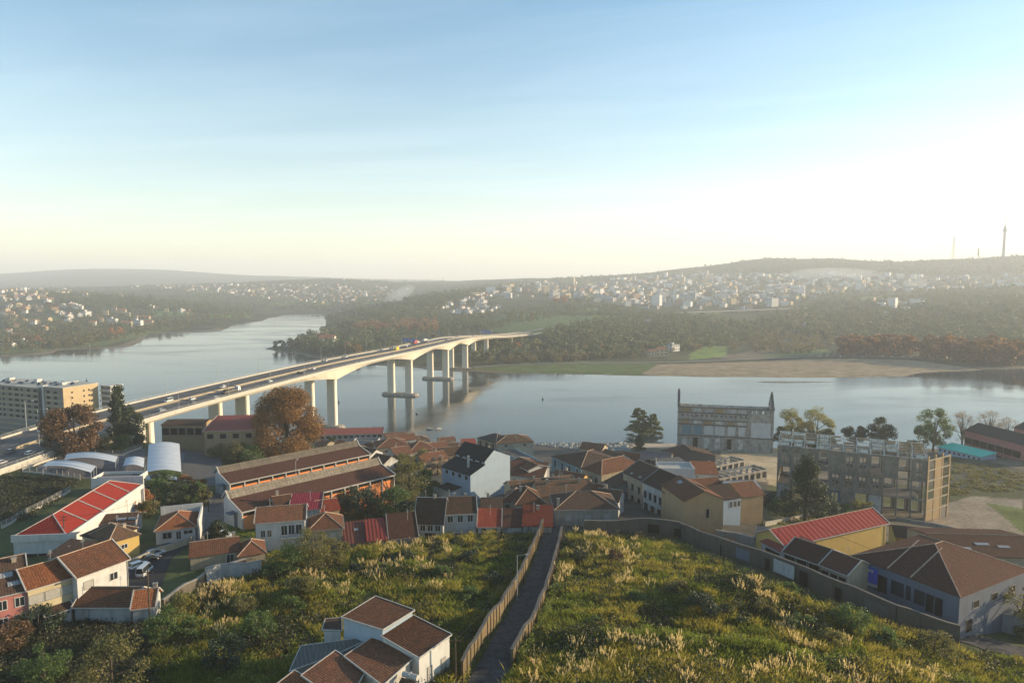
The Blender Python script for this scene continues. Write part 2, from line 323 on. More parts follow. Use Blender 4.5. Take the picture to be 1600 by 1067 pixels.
def ribm(name, c, period=.5, rough=.7, metal=0.0, rust=.15, rustc=(.12, .06, .035)):
    c = sc(c, .65)
    m, t, b = newmat(name); uv = nd(t, 'ShaderNodeUVMap'); tc = nd(t, 'ShaderNodeTexCoord')
    sp = nd(t, 'ShaderNodeSeparateXYZ', {0: uv.outputs[0]})
    mu = nd(t, 'ShaderNodeMath', {0: sp.outputs[0], 1: 2 * math.pi / period}, operation='MULTIPLY'); si = nd(t, 'ShaderNodeMath', {0: mu.outputs[0]}, operation='SINE')
    mr = nd(t, 'ShaderNodeMapRange', {0: si.outputs[0], 1: -1, 2: 1, 3: .82, 4: 1.1})
    n1 = nd(t, 'ShaderNodeTexNoise', {'Vector': tc.outputs['Object'], 'Scale': .5, 'Detail': 6, 'Roughness': .7})
    f1 = nd(t, 'ShaderNodeMapRange', {0: n1.outputs[0], 1: .45, 2: .75, 3: 0, 4: rust * 2})
    col = mixc(t, f1.outputs[0], c, rustc); hs = nd(t, 'ShaderNodeHueSaturation', {'Color': col, 'Value': mr.outputs[0]})
    t.links.new(hs.outputs[0], b.inputs['Base Color']); b.inputs['Roughness'].default_value = rough; b.inputs['Metallic'].default_value = metal; b.inputs['Specular IOR Level'].default_value = .15
    bp = nd(t, 'ShaderNodeBump', {'Height': si.outputs[0], 'Strength': .5, 'Distance': .05}); t.links.new(bp.outputs[0], b.inputs['Normal'])
    return m
def leafm(name, c1, c2, trans=.35, scale=.5, rough=.6):
    m, t, b = newmat(name); tc = nd(t, 'ShaderNodeTexCoord')
    n = nd(t, 'ShaderNodeTexNoise', {'Vector': tc.outputs['Object'], 'Scale': scale, 'Detail': 3, 'Roughness': .6})
    g = nd(t, 'ShaderNodeNewGeometry')
    ad = nd(t, 'ShaderNodeMath', {0: n.outputs[0], 1: g.outputs['Random Per Island']}, operation='ADD')
    c1 = sc(c1, 1.15); c2 = sc(c2, 1.25)
    col = ramp(t, nd(t, 'ShaderNodeMapRange', {0: ad.outputs[0], 1: .35, 2: 1.3}).outputs[0], [(0, c1), (1, c2)])
    t.links.new(col, b.inputs['Base Color']); b.inputs['Roughness'].default_value = rough
    tr = nd(t, 'ShaderNodeBsdfTranslucent', {'Color': mixc(t, .5, col, (c2[0]*1.5, c2[1]*1.6, c2[2]*.8))})
    ms = nd(t, 'ShaderNodeMixShader', {0: trans, 1: b.outputs[0], 2: tr.outputs[0]})
    t.links.new(ms.outputs[0], t.nodes['Material Output'].inputs[0]); return m
def glassm(name, c=(.02, .025, .03)):
    m, t, b = newmat(name); b.inputs['Base Color'].default_value = c4(c); b.inputs['Roughness'].default_value = .12; return m
M = {}
M['white'] = wallm('white_wall', (.72, .72, .70), .3); M['white2'] = wallm('old_white_wall', (.60, .60, .58), .6)
M['cream'] = wallm('cream_wall', (.66, .56, .36), .3); M['yellow'] = wallm('yellow_wall', (.66, .47, .16), .2)
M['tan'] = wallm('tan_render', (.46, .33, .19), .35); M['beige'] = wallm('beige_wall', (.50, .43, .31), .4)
M['grey'] = wallm('grey_wall', (.33, .33, .33), .4); M['lgrey'] = wallm('light_grey_wall', (.45, .46, .47), .4)
M['teal'] = wallm('teal_wall', (.22, .36, .40), .5); M['pink'] = wallm('pink_wall', (.60, .24, .21), .3)
M['slate'] = wallm('slate_blue_wall', (.17, .20, .26), .4); M['stone'] = wallm('stone_wall', (.38, .36, .31), .8, (.13, .12, .10))
M['brick'] = wallm('orange_brick_wall', (1.0, .36, .13), .3, (.3, .12, .06)); M['ruin'] = wallm('ruin_wall', (.78, .74, .67), .9, (.11, .10, .085))
M['ruin2'] = wallm('stained_concrete', (.52, .48, .42), .9, (.09, .08, .07)); M['conc'] = wallm('pale_concrete', (.62, .59, .52), .22)
M['green'] = wallm('green_wall', (.08, .17, .14), .4); M['dkconc'] = wallm('dark_concrete', (.16, .15, .14), .5)
M['ruin3'] = wallm('frame_ruin_concrete', (.33, .30, .25), .9, (.07, .06, .05)); M['blu'] = wallm('worn_pale_blue_wall', (.34, .50, .56), .4); M['shaded_white'] = wallm('blue_shaded_white_wall', (.42, .53, .64), .15)  # last wall: white houses with their bluish shade put into the colour
M['tile'] = tilem('clay_tiles', (.26, .115, .065), (.19, .085, .05)); M['tileo'] = tilem('orange_clay_tiles', (.40, .15, .065), (.30, .11, .05), .15)
M['tiled'] = tilem('dark_clay_tiles', (.13, .075, .055), (.10, .06, .045), .4); M['tilem'] = tilem('mossy_clay_tiles', (.20, .11, .065), (.15, .085, .055), .6)
M['slat'] = tilem('slate_roof', (.055, .06, .065), (.04, .045, .05), .2); M['tilebr'] = tilem('brown_tiles', (.155, .07, .05), (.125, .058, .042), .1, .3, .3)
M['tileg'] = tilem('grey_brown_sheet', (.30, .26, .20), (.26, .22, .17), .3, 1.1, 3.0)
M['redm'] = ribm('red_roof_sheet', (.36, .035, .02), .7, rust=.1); M['redm2'] = ribm('faded_red_sheet', (.38, .09, .07), .9, rust=.3)
M['magm'] = ribm('crimson_roof_sheet', (.36, .035, .055), .6, rust=.1); M['redtile'] = tilem('red_tiles', (.42, .085, .05), (.34, .07, .04), .1)
M['fibre'] = ribm('fibre_cement', (.17, .17, .16), .6, .8, rust=.3, rustc=(.08, .08, .07)); M['zinc'] = ribm('zinc_sheet', (.4, .42, .44), .5, .5, rust=.2)
M['glass'] = glassm('window_glass'); M['dark'] = plain('dark_void', (.012, .012, .013)); M['frame'] = plain('white_frame', (.7, .7, .68), .6)
M['shutter'] = plain('blind', (.42, .41, .38), .6); M['trim'] = plain('white_trim', (.52, .50, .46), .7); M['trimg'] = plain('grey_trim', (.32, .31, .29), .8)
M['ridge'] = plain('ridge_tiles', (.46, .34, .25), .85, .3); M['asph'] = plain('asphalt', (.055, .055, .058), .9, .2, .6)
M['pole'] = plain('galvanised_pole', (.42, .43, .43), .5); M['rust'] = plain('rusty_metal', (.14, .08, .05), .8, .3)
M['bark'] = plain('bark', (.10, .08, .06), .95, .3, 4); M['bluep'] = plain('blue_paint', (.02, .07, .55), .5, .1); M['chim'] = wallm('chimney_render', (.45, .38, .30), .4)
M['solar'] = glassm('solar_panel', (.015, .02, .035)); M['canvas'] = plain('canopy_membrane', (.70, .74, .78), .7, .06, .4)
# ---------------------------------------------------------------- ground sheet, water
NC, NR = 620, 1000
colp = np.linspace(-690, 2290, NC); rows = np.exp(np.linspace(math.log(34), math.log(16500), NR))
GX = ((colp[:, None] - 800) / F) * rows[None, :]; GY = np.repeat(rows[None, :], NC, 0)
GZ = T(GX, GY)
gv = np.stack([GX, GY, GZ], -1).reshape(-1, 3)
ii, jj = np.meshgrid(np.arange(NC - 1), np.arange(NR - 1), indexing='ij'); b0 = (ii * NR + jj).ravel()
gf = np.stack([b0, b0 + NR, b0 + NR + 1, b0 + 1], 1)
# land cover (what grows or lies there): 0 scrub green, 1 sand, 2 dirt, 3 meadow, 4 asphalt, 5 dark wood floor, 6 paving
ppx, ppy = project(gv[:, 0], gv[:, 1], gv[:, 2]); Yf = gv[:, 1]; zf = gv[:, 2]
cov = np.zeros((len(gv), 3)); n1 = fbm(gv[:, 0] / 60, gv[:, 1] / 60, 4, 9); n2 = fbm(gv[:, 0] / 7, gv[:, 1] / 7, 3, 19)
GR = np.array((.055, .075, .028)); DR = np.array((.20, .15, .10)); OL = np.array((.085, .085, .040)); WD = np.array((.035, .045, .025))
cov[:] = GR + (OL - GR) * np.clip(.5 + n1, 0, 1)[:, None]
far = Yf > 600
cov[far] = (WD + (OL - WD) * np.clip(.5 + .9 * n1[far], 0, 1)[:, None])
def paint(poly, c, lo=0, hi=1e9, k=1.0):
    m = inpoly(ppx, ppy, poly) & (Yf > lo) & (Yf < hi); cov[m] = cov[m] * (1 - k) + np.array(c) * k * (1 + .25 * n2[m])[:, None]
SAND = (.27, .205, .13)
m = far & (Yf < 1600) & (zf < 1.3); cov[m] = (.16, .13, .09)
paint([(1030, 569), (1150, 566), (1300, 560), (1420, 562), (1540, 578), (1480, 583), (1400, 592), (1100, 596), (1020, 586), (960, 578)], SAND, 700, 950)
paint([(800, 562), (900, 563), (1030, 568), (1000, 586), (800, 582), (740, 576)], (.10, .13, .04), 700, 960)
paint([(1075, 555), (1100, 540), (1138, 541), (1135, 556), (1080, 562)], (.15, .21, .05), 800, 1500)
paint([(880, 505), (930, 492), (990, 493), (960, 505), (860, 515)], (.11, .17, .045), 1000, 2500)
paint([(690, 500), (760, 497), (820, 490), (900, 492), (940, 497), (840, 525), (780, 520)], (.09, .13, .045), 1000, 2500)
paint([(0, 535), (150, 522), (300, 500), (300, 508), (160, 540), (0, 553)], (.10, .13, .045), 900, 1600)
for x0, y0, x1, y1 in ((0, 500, 60, 508), (60, 495, 95, 505), (235, 485, 300, 495), (330, 490, 390, 498), (0, 522, 40, 530)):
    paint([(x0, y0), (x1, y0 - 4), (x1, y1 - 2), (x0, y1)], (.10, .15, .05), 900, 2600)
for (x0, x1, y0, y1) in ((1010, 1060, 536, 545), (930, 985, 548, 552), (900, 950, 480, 488), (1230, 1300, 545, 556), (1190, 1240, 552, 558), (560, 600, 470, 476), (700, 760, 450, 455), (1080, 1130, 486, 492), (1340, 1400, 462, 468), (1480, 1560, 470, 476), (880, 960, 440, 446), (1180, 1260, 432, 440), (300, 360, 452, 458), (420, 520, 470, 478)):
    paint([(x0, y1), (x0 + 8, y0 + 2), (x1 - 6, y0), (x1, y1 - 2)], (.13, .17, .06), 800, 6000)
near = ~far
def npaint(poly, c, k=1.0): paint(poly, c, 0, 600, k)
npaint([(560, 674), (700, 678), (1050, 690), (1300, 700), (1600, 700), (1600, 760), (1000, 750), (560, 700)], (.16, .13, .10), .8)
npaint([(1000, 684), (1060, 690), (1052, 700), (985, 700)], (.40, .33, .25)); npaint([(985, 676), (1060, 680), (1056, 690), (990, 688)], (.17, .19, .06))
npaint([(1120, 690), (1215, 700), (1215, 760), (1140, 745)], (.38, .30, .19))
npaint([(1465, 790), (1520, 775), (1600, 780), (1600, 860), (1400, 840)], (.26, .21, .155))
npaint([(1470, 700), (1600, 735), (1600, 760), (1470, 765)], (.085, .085, .055))
npaint([(1540, 785), (1600, 795), (1600, 835), (1560, 800)], (.12, .14, .04))
npaint([(590, 676), (760, 690), (1060, 710), (1200, 750), (1190, 850), (1000, 832), (870, 826), (640, 835), (560, 835), (690, 790), (640, 730), (520, 700)], (.075, .07, .065), .85)
npaint([(280, 690), (345, 680), (350, 745), (285, 750)], (.13, .14, .16)); npaint([(60, 720), (230, 700), (225, 750), (60, 745)], (.12, .12, .13))
npaint([(0, 735), (130, 745), (60, 810), (0, 820)], (.035, .05, .02)); npaint([(325, 770), (372, 785), (352, 835), (318, 850), (300, 860)], (.14, .125, .115))
npaint([(352, 812), (400, 815), (400, 838), (350, 838)], (.07, .13, .025)); npaint([(640, 670), (740, 680), (745, 700), (640, 695)], (.20, .16, .13))
npaint([(200, 870), (250, 850), (240, 970), (180, 930)], (.06, .06, .065))
npaint([(1270, 780), (1465, 800), (1440, 850), (1220, 830)], (.14, .12, .09))
gm, t, b = newmat('ground'); at = nd(t, 'ShaderNodeAttribute', attribute_name='cover'); tc = nd(t, 'ShaderNodeTexCoord')
na = nd(t, 'ShaderNodeTexNoise', {'Vector': tc.outputs['Object'], 'Scale': .8, 'Detail': 8, 'Roughness': .75})
nb = nd(t, 'ShaderNodeTexNoise', {'Vector': tc.outputs['Object'], 'Scale': .05, 'Detail': 6, 'Roughness': .7})
ad = nd(t, 'ShaderNodeMath', {0: na.outputs[0], 1: nb.outputs[0]}, operation='ADD'); mr = nd(t, 'ShaderNodeMapRange', {0: ad.outputs[0], 1: .7, 2: 1.3, 3: .55, 4: 1.45})
hs = nd(t, 'ShaderNodeHueSaturation', {'Color': at.outputs[0], 'Value': mr.outputs[0]}); t.links.new(hs.outputs[0], b.inputs['Base Color']); b.inputs['Roughness'].default_value = .95
b.inputs['Specular IOR Level'].default_value = .1
bp = nd(t, 'ShaderNodeBump', {'Height': na.outputs[0], 'Strength': .5, 'Distance': .4}); t.links.new(bp.outputs[0], b.inputs['Normal'])
go = nm_mesh('ground', gv, gf, [gm], smooth=True, kind='structure', label='ground of both river banks and the hills behind')
ca = go.data.color_attributes.new('cover', 'FLOAT_COLOR', 'POINT'); ca.data.foreach_set('color', np.concatenate([cov, np.ones((len(gv), 1))], 1).astype(np.float32).ravel())
# river
wmt, t, b = newmat('river_water'); tc = nd(t, 'ShaderNodeTexCoord')
b.inputs['Base Color'].default_value = (.018, .036, .042, 1); b.inputs['Roughness'].default_value = .07; b.inputs['IOR'].default_value = 1.33
mp = nd(t, 'ShaderNodeMapping', {'Vector': tc.outputs['Object'], 'Scale': (.35, .9, 1), 'Rotation': (0, 0, .12)})
na = nd(t, 'ShaderNodeTexNoise', {'Vector': mp.outputs[0], 'Scale': .45, 'Detail': 5, 'Roughness': .6})
nb = nd(t, 'ShaderNodeTexNoise', {'Vector': mp.outputs[0], 'Scale': .012, 'Detail': 4, 'Roughness': .6, 'Distortion': .8})
st = nd(t, 'ShaderNodeMapRange', {0: nb.outputs[0], 1: .42, 2: .62, 3: .05, 4: .26})
rg_ = nd(t, 'ShaderNodeMapRange', {0: nb.outputs[0], 1: .42, 2: .62, 3: .04, 4: .17}); t.links.new(rg_.outputs[0], b.inputs['Roughness'])
bp = nd(t, 'ShaderNodeBump', {'Height': na.outputs[0], 'Strength': st.outputs[0], 'Distance': .55}); t.links.new(bp.outputs[0], b.inputs['Normal'])
MB().face([(-4500, 380, 0), (4500, 380, 0), (4500, 3600, 0), (-4500, 3600, 0)]).build('river_water', wmt, kind='structure', label='calm wide river under the bridge')
# low sandbar islets off the beach
for (px, py, L, wd) in ((1235, 597, 46, 5),):
    p = AZ(px, py, .0); mb = MB(); n = 40; ring = []
    for i in range(n):
        a = 2 * math.pi * i / n; k = 1 + .25 * math.sin(3 * a + 1) + .12 * math.sin(7 * a); ring.append((p.x + L * k * math.cos(a), p.y + wd * k * math.sin(a), -.2))
    for i in range(n):
        a, c = ring[i], ring[(i + 1) % n]; q = lambda r, s, z: (p.x + (r[0] - p.x) * s, p.y + (r[1] - p.y) * s, z)
        mb.face([a, c, q(c, .6, .35), q(a, .6, .35)]); mb.face([q(a, .6, .35), q(c, .6, .35), (p.x, p.y, .4)])
    mb.build('sandbank', plain('wet_sand', (.24, .19, .13), .7), kind='structure', label='low sandbar in the river off the beach')
# distant backdrop plain so the sheet reaches the horizon
mb = MB().face([(-60000, 16000, -30), (60000, 16000, -30), (60000, 58000, -30), (-60000, 58000, -30)])
mb.build('distant_plain', plain('distant_land', (.07, .08, .06)), kind='structure', label='distant plain')
# ---------------------------------------------------------------- motorway bridge
CL = [(-203, 60, 44), (-201, 150, 44.3), (-195, 235, 44.8), (-188, 315, 46), (-168, 400, 47), (-143, 505, 47), (-126, 582, 45.5), (-109, 659, 43.5), (-96, 714, 43), (-84, 769, 42),
      (-76, 812, 41), (-68, 855, 39.5), (-58, 903, 36.5), (-45, 952, 33.5), (-26, 1010, 29.5), (-8, 1058, 27), (14, 1112, 24.8), (34, 1150, 24.4)]
def cr_pts(P, n=8):
    P = [Vector(p) for p in P]; o = []
    for i in range(len(P) - 1):
        a = P[max(i-1, 0)]; b = P[i]; c = P[i+1]; d = P[min(i+2, len(P)-1)]
        for k in range(n):
            t_ = k / n; o.append(.5 * ((2*b) + (c-a)*t_ + (2*a-5*b+4*c-d)*t_*t_ + (3*b-a-3*c+d)*t_**3))
    return o + [P[-1]]
BP = cr_pts(CL)
BT = [(BP[min(i+1, len(BP)-1)] - BP[max(i-1, 0)]).normalized() for i in range(len(BP))]
BR = [Vector((d.y, -d.x, 0)).normalized() for d in BT]       # to the right
def bridge_at(Y, off=0.0, dz=0.0):
    for i in range(len(BP)-1):
        if BP[i].y <= Y <= BP[i+1].y:
            k = (Y - BP[i].y) / (BP[i+1].y - BP[i].y); p = BP[i].lerp(BP[i+1], k); r = BR[i].lerp(BR[i+1], k)
            return p + r * off + Vector((0, 0, dz)), BT[i].lerp(BT[i+1], k)
HW = 18.0
PIERY = [326, 400, 505, 659, 769, 855, 952, 1050]
def depth_at(Y):
    mn = 3.4
    if Y < 400: return 3.2
    if Y > 960: return 3.0
    best = min(abs(Y - p) for p in (505, 659, 769, 855)); pk = 9.0
    d = mn + (pk - mn) * max(0, 1 - best / 62.0) ** 1.6
    return d
br = empty('bridge', (-143, 505, 0), label='long white concrete motorway bridge curving across the river', cat='bridge')
off = Vector((-143, 505, 0))
def strip(mb, o0, o1, z0, z1, i0=0, i1=None, mi=0):
    i1 = len(BP)-1 if i1 is None else i1
    for i in range(i0, i1):
        a = BP[i] + BR[i]*o0 + Vector((0, 0, z0)) - off; b_ = BP[i] + BR[i]*o1 + Vector((0, 0, z1)) - off
        c = BP[i+1] + BR[i+1]*o1 + Vector((0, 0, z1)) - off; d = BP[i+1] + BR[i+1]*o0 + Vector((0, 0, z0)) - off
        mb.face([a, b_, c, d], mi)
def bar(mb, o0, o1, z0, z1, i0=0, i1=None):
    strip(mb, o0, o1, z1, z1, i0, i1); strip(mb, o0, o0, z0, z1, i0, i1); strip(mb, o1, o1, z1, z0, i0, i1); strip(mb, o1, o0, z0, z0, i0, i1)
    return mb
ib = next(i for i, p in enumerate(BP) if p.y > 300)
mb = MB(); strip(mb, -HW, HW, 0, 0)
bm_, t, b = newmat('worn_asphalt'); uvn = nd(t, 'ShaderNodeTexCoord')
n_ = nd(t, 'ShaderNodeTexNoise', {'Vector': uvn.outputs['Object'], 'Scale': .15, 'Detail': 6, 'Roughness': .7})
t.links.new(ramp(t, n_.outputs[0], [(.35, (.045, .043, .042)), (.65, (.085, .078, .072))]), b.inputs['Base Color']); b.inputs['Roughness'].default_value = .8
mb.build('deck', bm_, br)
wl = plain('road_paint', (.55, .55, .52), .7)
mb = MB()
for o_ in (-16.6, -2.1, 2.1, 16.6): strip(mb, o_-.09, o_+.09, .006, .006)
for o_ in (-13, -9.4, -5.8, 5.8, 9.4, 13):
    for i in range(0, len(BP)-1):
        a = BP[i]; c = BP[i+1]; L = (c-a).length; n = max(1, int(L/12))
        for k in range(n):
            p = a.lerp(c, k/n); q = a.lerp(c, k/n + 4.5/L); r = BR[i]
            mb.face([p+r*(o_-.08)+Vector((0,0,.006))-off, p+r*(o_+.08)+Vector((0,0,.006))-off, q+r*(o_+.08)+Vector((0,0,.006))-off, q+r*(o_-.08)+Vector((0,0,.006))-off])
mb.build('lane_marking', wl, br)
mb = MB(); bar(mb, -1.5, 1.5, -.02, .12); bar(mb, -.3, .3, .12, .95); mb.build('median_barrier', plain('median_concrete', (.42, .36, .26), .8, .2), br)
# edge beams and box girders
mb = MB()
for s in (-1, 1): bar(mb, s*HW, s*(HW+.5), -1.15, .85)
mb.build('parapet', M['conc'], br)
gmat = wallm('bridge_concrete', (.95, .88, .74), .10)
for s in (-1, 1):
    mb = MB()
    for i in range(ib, len(BP)-1):
        q = []
        for k in (i, i+1):
            d = depth_at(BP[k].y); c = s*9.2; B_ = BP[k]; r = BR[k]
            prof = [(c-8.4, -.5), (c-8.4, -.9), (c-4.6, -1.6), (c-4.2, -d), (c+4.2, -d), (c+4.6, -1.6), (c+8.4, -.9), (c+8.4, -.5)]
            q.append([B_ + r*x + Vector((0, 0, z)) - off for x, z in prof])
        for k in range(7): mb.face([q[0][k], q[0][k+1], q[1][k+1], q[1][k]])
        if i == ib: mb.face(q[0])
        if i == len(BP)-2: mb.face(q[1][::-1])
    mb.build('box_girder', gmat, br)
# sunlit outer web: girder depth is carried right under the parapet as on the photo
for s in (-1, 1):
    mb = MB()
    for i in range(ib, len(BP)-1):
        q = []
        for k in (i, i+1):
            d = depth_at(BP[k].y); B_ = BP[k]; r = BR[k]; q.append([B_ + r*s*(17.6) + Vector((0,0,-.9)) - off, B_ + r*s*(13.9) + Vector((0,0,-d+.02)) - off])
        mb.face([q[0][0], q[0][1], q[1][1], q[1][0]])
    mb.build('girder_web', gmat, br)
# embankment walls under the approach
mb = MB()
for i in range(0, ib+1):
    for s in (-1, 1):
        a = BP[i] + BR[i]*s*(HW+.2); c = BP[i+1] + BR[i+1]*s*(HW+.2)
        mb.face([a-off-Vector((0,0,1)), c-off-Vector((0,0,1)), Vector((c.x, c.y, t1(c.x, c.y)-2))-off, Vector((a.x, a.y, t1(a.x, a.y)-2))-off])
a = BP[ib+1]; r = BR[ib+1]; p0 = a - r*HW; p1 = a + r*HW
mb.face([p0-off-Vector((0,0,1)), p1-off-Vector((0,0,1)), Vector((p1.x, p1.y, 15))-off, Vector((p0.x, p0.y, 15))-off])
mb.build('abutment_wall', M['conc'], br)
# piers
for Y in PIERY:
    for s in (-1, 1):
        c, d = bridge_at(Y, s*9.2); zt = c.z - depth_at(Y) + .3; zb = min(0, t1(c.x, c.y)) - 1 if t1(c.x, c.y) < 1 else t1(c.x, c.y) - 2
        hw, hl = (3.4, 1.9) if Y > 410 else (4.0, 1.6)
        if Y > 900: hw, hl = 3.0, 1.6
        th = math.atan2(d.y, d.x); mm = Matrix.Translation(Vector((c.x, c.y, 0)) - off) @ Matrix.Rotation(th, 4, 'Z'); mb = MB()
        ch = .55; pr = [(-hl, -hw+ch), (-hl+ch, -hw), (hl-ch, -hw), (hl, -hw+ch), (hl, hw-ch), (hl-ch, hw), (-hl+ch, hw), (-hl, hw-ch)]
        bot = [mm @ Vector((x*1.1, y*1.05, zb)) for x, y in pr]; top = [mm @ Vector((x, y, zt)) for x, y in pr]
        for k in range(8): j = (k+1) % 8; mb.face([bot[k], bot[j], top[j], top[k]])
        mb.build('pier', gmat, br)
    c, d = bridge_at(Y, 0)
    if Y in (505, 659, 769, 855):
        th = math.atan2(d.y, d.x); z = 2.2 if Y != 505 else 3.5; mm = Matrix.Translation(Vector((c.x, c.y, 0)) - off) @ Matrix.Rotation(th, 4, 'Z'); mb = MB(); n = 28
        pr = []
        for k in range(n):
            a = 2*math.pi*k/n; y = math.sin(a)*18.5; x = math.cos(a)*5.0; x = 5.0*(1 if x > 0 else -1)*min(1, abs(math.cos(a))*1.9); pr.append((x, y))
        ring = lambda sx, zz_: [mm @ Vector((x*sx, y*sx, zz_)) for x, y in pr]
        lv = [ring(1.02, -3), ring(1.02, z-1.0), ring(.97, z-.7), ring(.97, z)]
        for l0, l1 in zip(lv, lv[1:]):
            for k in range(n): j = (k+1) % n; mb.face([l0[k], l0[j], l1[j], l1[k]])
        mb.face(lv[-1]); mb.build('pier_cap', M['ruin2'], br)
# railings: posts and two rails
for s in (-1, 1):
    mb = MB(); o_ = s*(HW+.25)
    bar(mb, o_-.05, o_+.05, 1.75, 1.85); bar(mb, o_-.04, o_+.04, 1.3, 1.36)
    for i in range(len(BP)-1):
        L = (BP[i+1]-BP[i]).length; n = max(1, int(L/4))
        for k in range(n):
            p = BP[i].lerp(BP[i+1], k/n) + BR[i]*o_ - off; mb.beam(p+Vector((0,0,.8)), p+Vector((0,0,1.85)), .12)
    mb.build('railing', M['pole'], br)
# ---------------------------------------------------------------- street lamps on the bridge
def make_lamp(h=10.0, arm=1.8, label='', group=None, double=False):
    r = empty('street_lamp', (0, 0, 0), label=label, cat='street lamp', group=group)
    mb = MB().tube((0,0,0), (0,0,h), .13, .07, 7); mb.lathe((0,0,0), [(.22, 0), (.22, .25), (.14, .35)], 8); mb.build('pole', M['pole'], r)
    for s in ((1, -1) if double else (1,)):
        MB().tube((0,0,h-.15), (s*arm, 0, h+.15), .05, .04, 6).build('arm', M['pole'], r)
        MB().box(s*arm-.4, s*arm+.4, -.16, .16, h+.08, h+.24).build('lamp_head', M['trim'], r)
    return r
lp0 = make_lamp(11, 2.2, 'slender grey lamp post along the near edge of the bridge deck', 'lamp posts along the bridge')
lpts = []
for s in (1, -1):
    Y = 225 if s == 1 else 330
    while Y < 1060: lpts.append((Y, s)); Y += 38 if s == 1 else 42
for k, (Y, s) in enumerate(lpts):
    p, d = bridge_at(Y, s*(HW+.25), .8); o = lp0 if k == 0 else copy_tree(lp0); o.location = p
    o.rotation_euler = (0, 0, math.atan2(d.y, d.x) + (math.pi/2 if s == 1 else -math.pi/2))
    o['label'] = ('slender grey lamp post along the near edge of the bridge deck' if s == 1 else 'slender grey lamp post along the far edge of the bridge deck')
    o['group'] = 'lamp posts on the near edge of the bridge' if s == 1 else 'lamp posts on the far edge of the bridge'
# ---------------------------------------------------------------- vehicles
tyre = plain('tyre', (.02, .02, .02)); rimm = plain('wheel_rim', (.4, .4, .42), .4); lampm = plain('headlight', (.8, .8, .75), .2); tail = plain('tail_light', (.4, .02, .02), .3)
def paintm(name, c):
    m, t, b = newmat(name); b.inputs['Base Color'].default_value = c4(c); b.inputs['Roughness'].default_value = .28; b.inputs['Coat Weight'].default_value = .6; return m
CP = {'white': paintm('white_car_paint', (.75, .75, .75)), 'silver': paintm('silver_car_paint', (.42, .43, .45)), 'black': paintm('black_car_paint', (.02, .02, .022)),
      'red': paintm('red_car_paint', (.45, .03, .03)), 'blue': paintm('blue_car_paint', (.04, .08, .2)), 'grey': paintm('grey_car_paint', (.14, .14, .15))}
def loft(mb, secs, mi=0):
    for a, c in zip(secs, secs[1:]):
        n = len(a)
        for k in range(n): j = (k+1) % n; mb.face([a[k], a[j], c[j], c[k]], mi)
    mb.face(secs[0][::-1], mi); mb.face(secs[-1], mi)
def make_car(kind='hatch'):
    r = empty('car', (0, 0, 0), cat='car'); mb = MB()
    hd = .80 if kind != 'van' else 1.0; H = {'hatch': 1.46, 'sedan': 1.42, 'van': 2.1}[kind]
    L2 = 2.1 if kind != 'van' else 2.5; W2 = .88
    xs = [(-L2, .45, .62, .80), (-L2+.12, .30, hd-.02, .86), (-1.3, .24, hd+.06, W2), (0, .24, hd+.04, W2), (1.1, .24, hd, W2), (L2-.35, .28, hd-.10, .85), (L2, .42, .60, .74)]
    secs = []
    for x, z0, z1, w_ in xs: secs.append([Vector((x, -w_, z0+.1)), Vector((x, -w_+.12, z0)), Vector((x, w_-.12, z0)), Vector((x, w_, z0+.1)), Vector((x, w_, z1-.12)), Vector((x, w_-.1, z1)), Vector((x, -w_+.1, z1)), Vector((x, -w_, z1-.12))])
    loft(mb, secs)
    tb, tf = {'hatch': (-1.75, .35), 'sedan': (-1.0, .25), 'van': (-2.35, 1.05)}[kind]; gb, gf = {'hatch': (-2.0, 1.15), 'sedan': (-1.75, 1.1), 'van': (-2.42, 1.7)}[kind]
    # roof panel
    mb.prism([(tb, -.62, H), (tf, -.62, H), (tf, .62, H), (tb, .62, H)], (0, 0, -.07))
    for x0, x1 in ((gf, tf), (gb, tb)):
        for s in (-1, 1): mb.beam((x0, s*.80, hd), (x1, s*.61, H-.05), .08)
    body = mb.build('body', CP['white'], r)
    gm_ = MB(); a = [(gb+.03, -.8, hd-.03), (gf-.03, -.8, hd-.03), (gf-.03, .8, hd-.03), (gb+.03, .8, hd-.03)]; c = [(tb, -.6, H-.06), (tf, -.6, H-.06), (tf, .6, H-.06), (tb, .6, H-.06)]
    for k in range(4): j = (k+1) % 4; gm_.face([a[k], a[j], c[j], c[k]])
    gm_.build('window', M['glass'], r)
    for x in (-1.3, 1.3):
        for s in (-1, 1):
            w_ = MB().tube((x, s*.72, .32), (x, s*.90, .32), .32, .32, 14).build('wheel', tyre, r)
            MB().tube((x, s*.90, .32), (x, s*.915, .32), .19, .19, 10).build('rim', rimm, w_)
    for s in (-1, 1):
        MB().box(L2-.14, L2+.01, s*.6-.16, s*.6+.16, .52, .66).build('headlight', lampm, r)
        MB().box(-L2-.01, -L2+.12, s*.66-.12, s*.66+.12, .55, .72).build('tail_light', tail, r)
    return r
protos = {}
def car(kind, colr, loc, yaw, label, group=None, pitch=0):
    if kind not in protos: protos[kind] = o = make_car(kind)
    else: o = copy_tree(protos[kind])
    for ch in (KIDS.get(o.name) or list(o.children)):
        if ch.name.startswith('body'):
            ch.data = ch.data.copy() if (kind, colr) not in protos else protos[(kind, colr)]
            if (kind, colr) not in protos: ch.data.materials[0] = CP[colr]; protos[(kind, colr)] = ch.data
    o.name = 'car'; o.location = loc; o.rotation_euler = (0, -pitch, yaw); o['label'] = label; o['category'] = 'van' if kind == 'van' else 'car'
    if 'group' in o: del o['group']
    if group: o['group'] = group
    return o
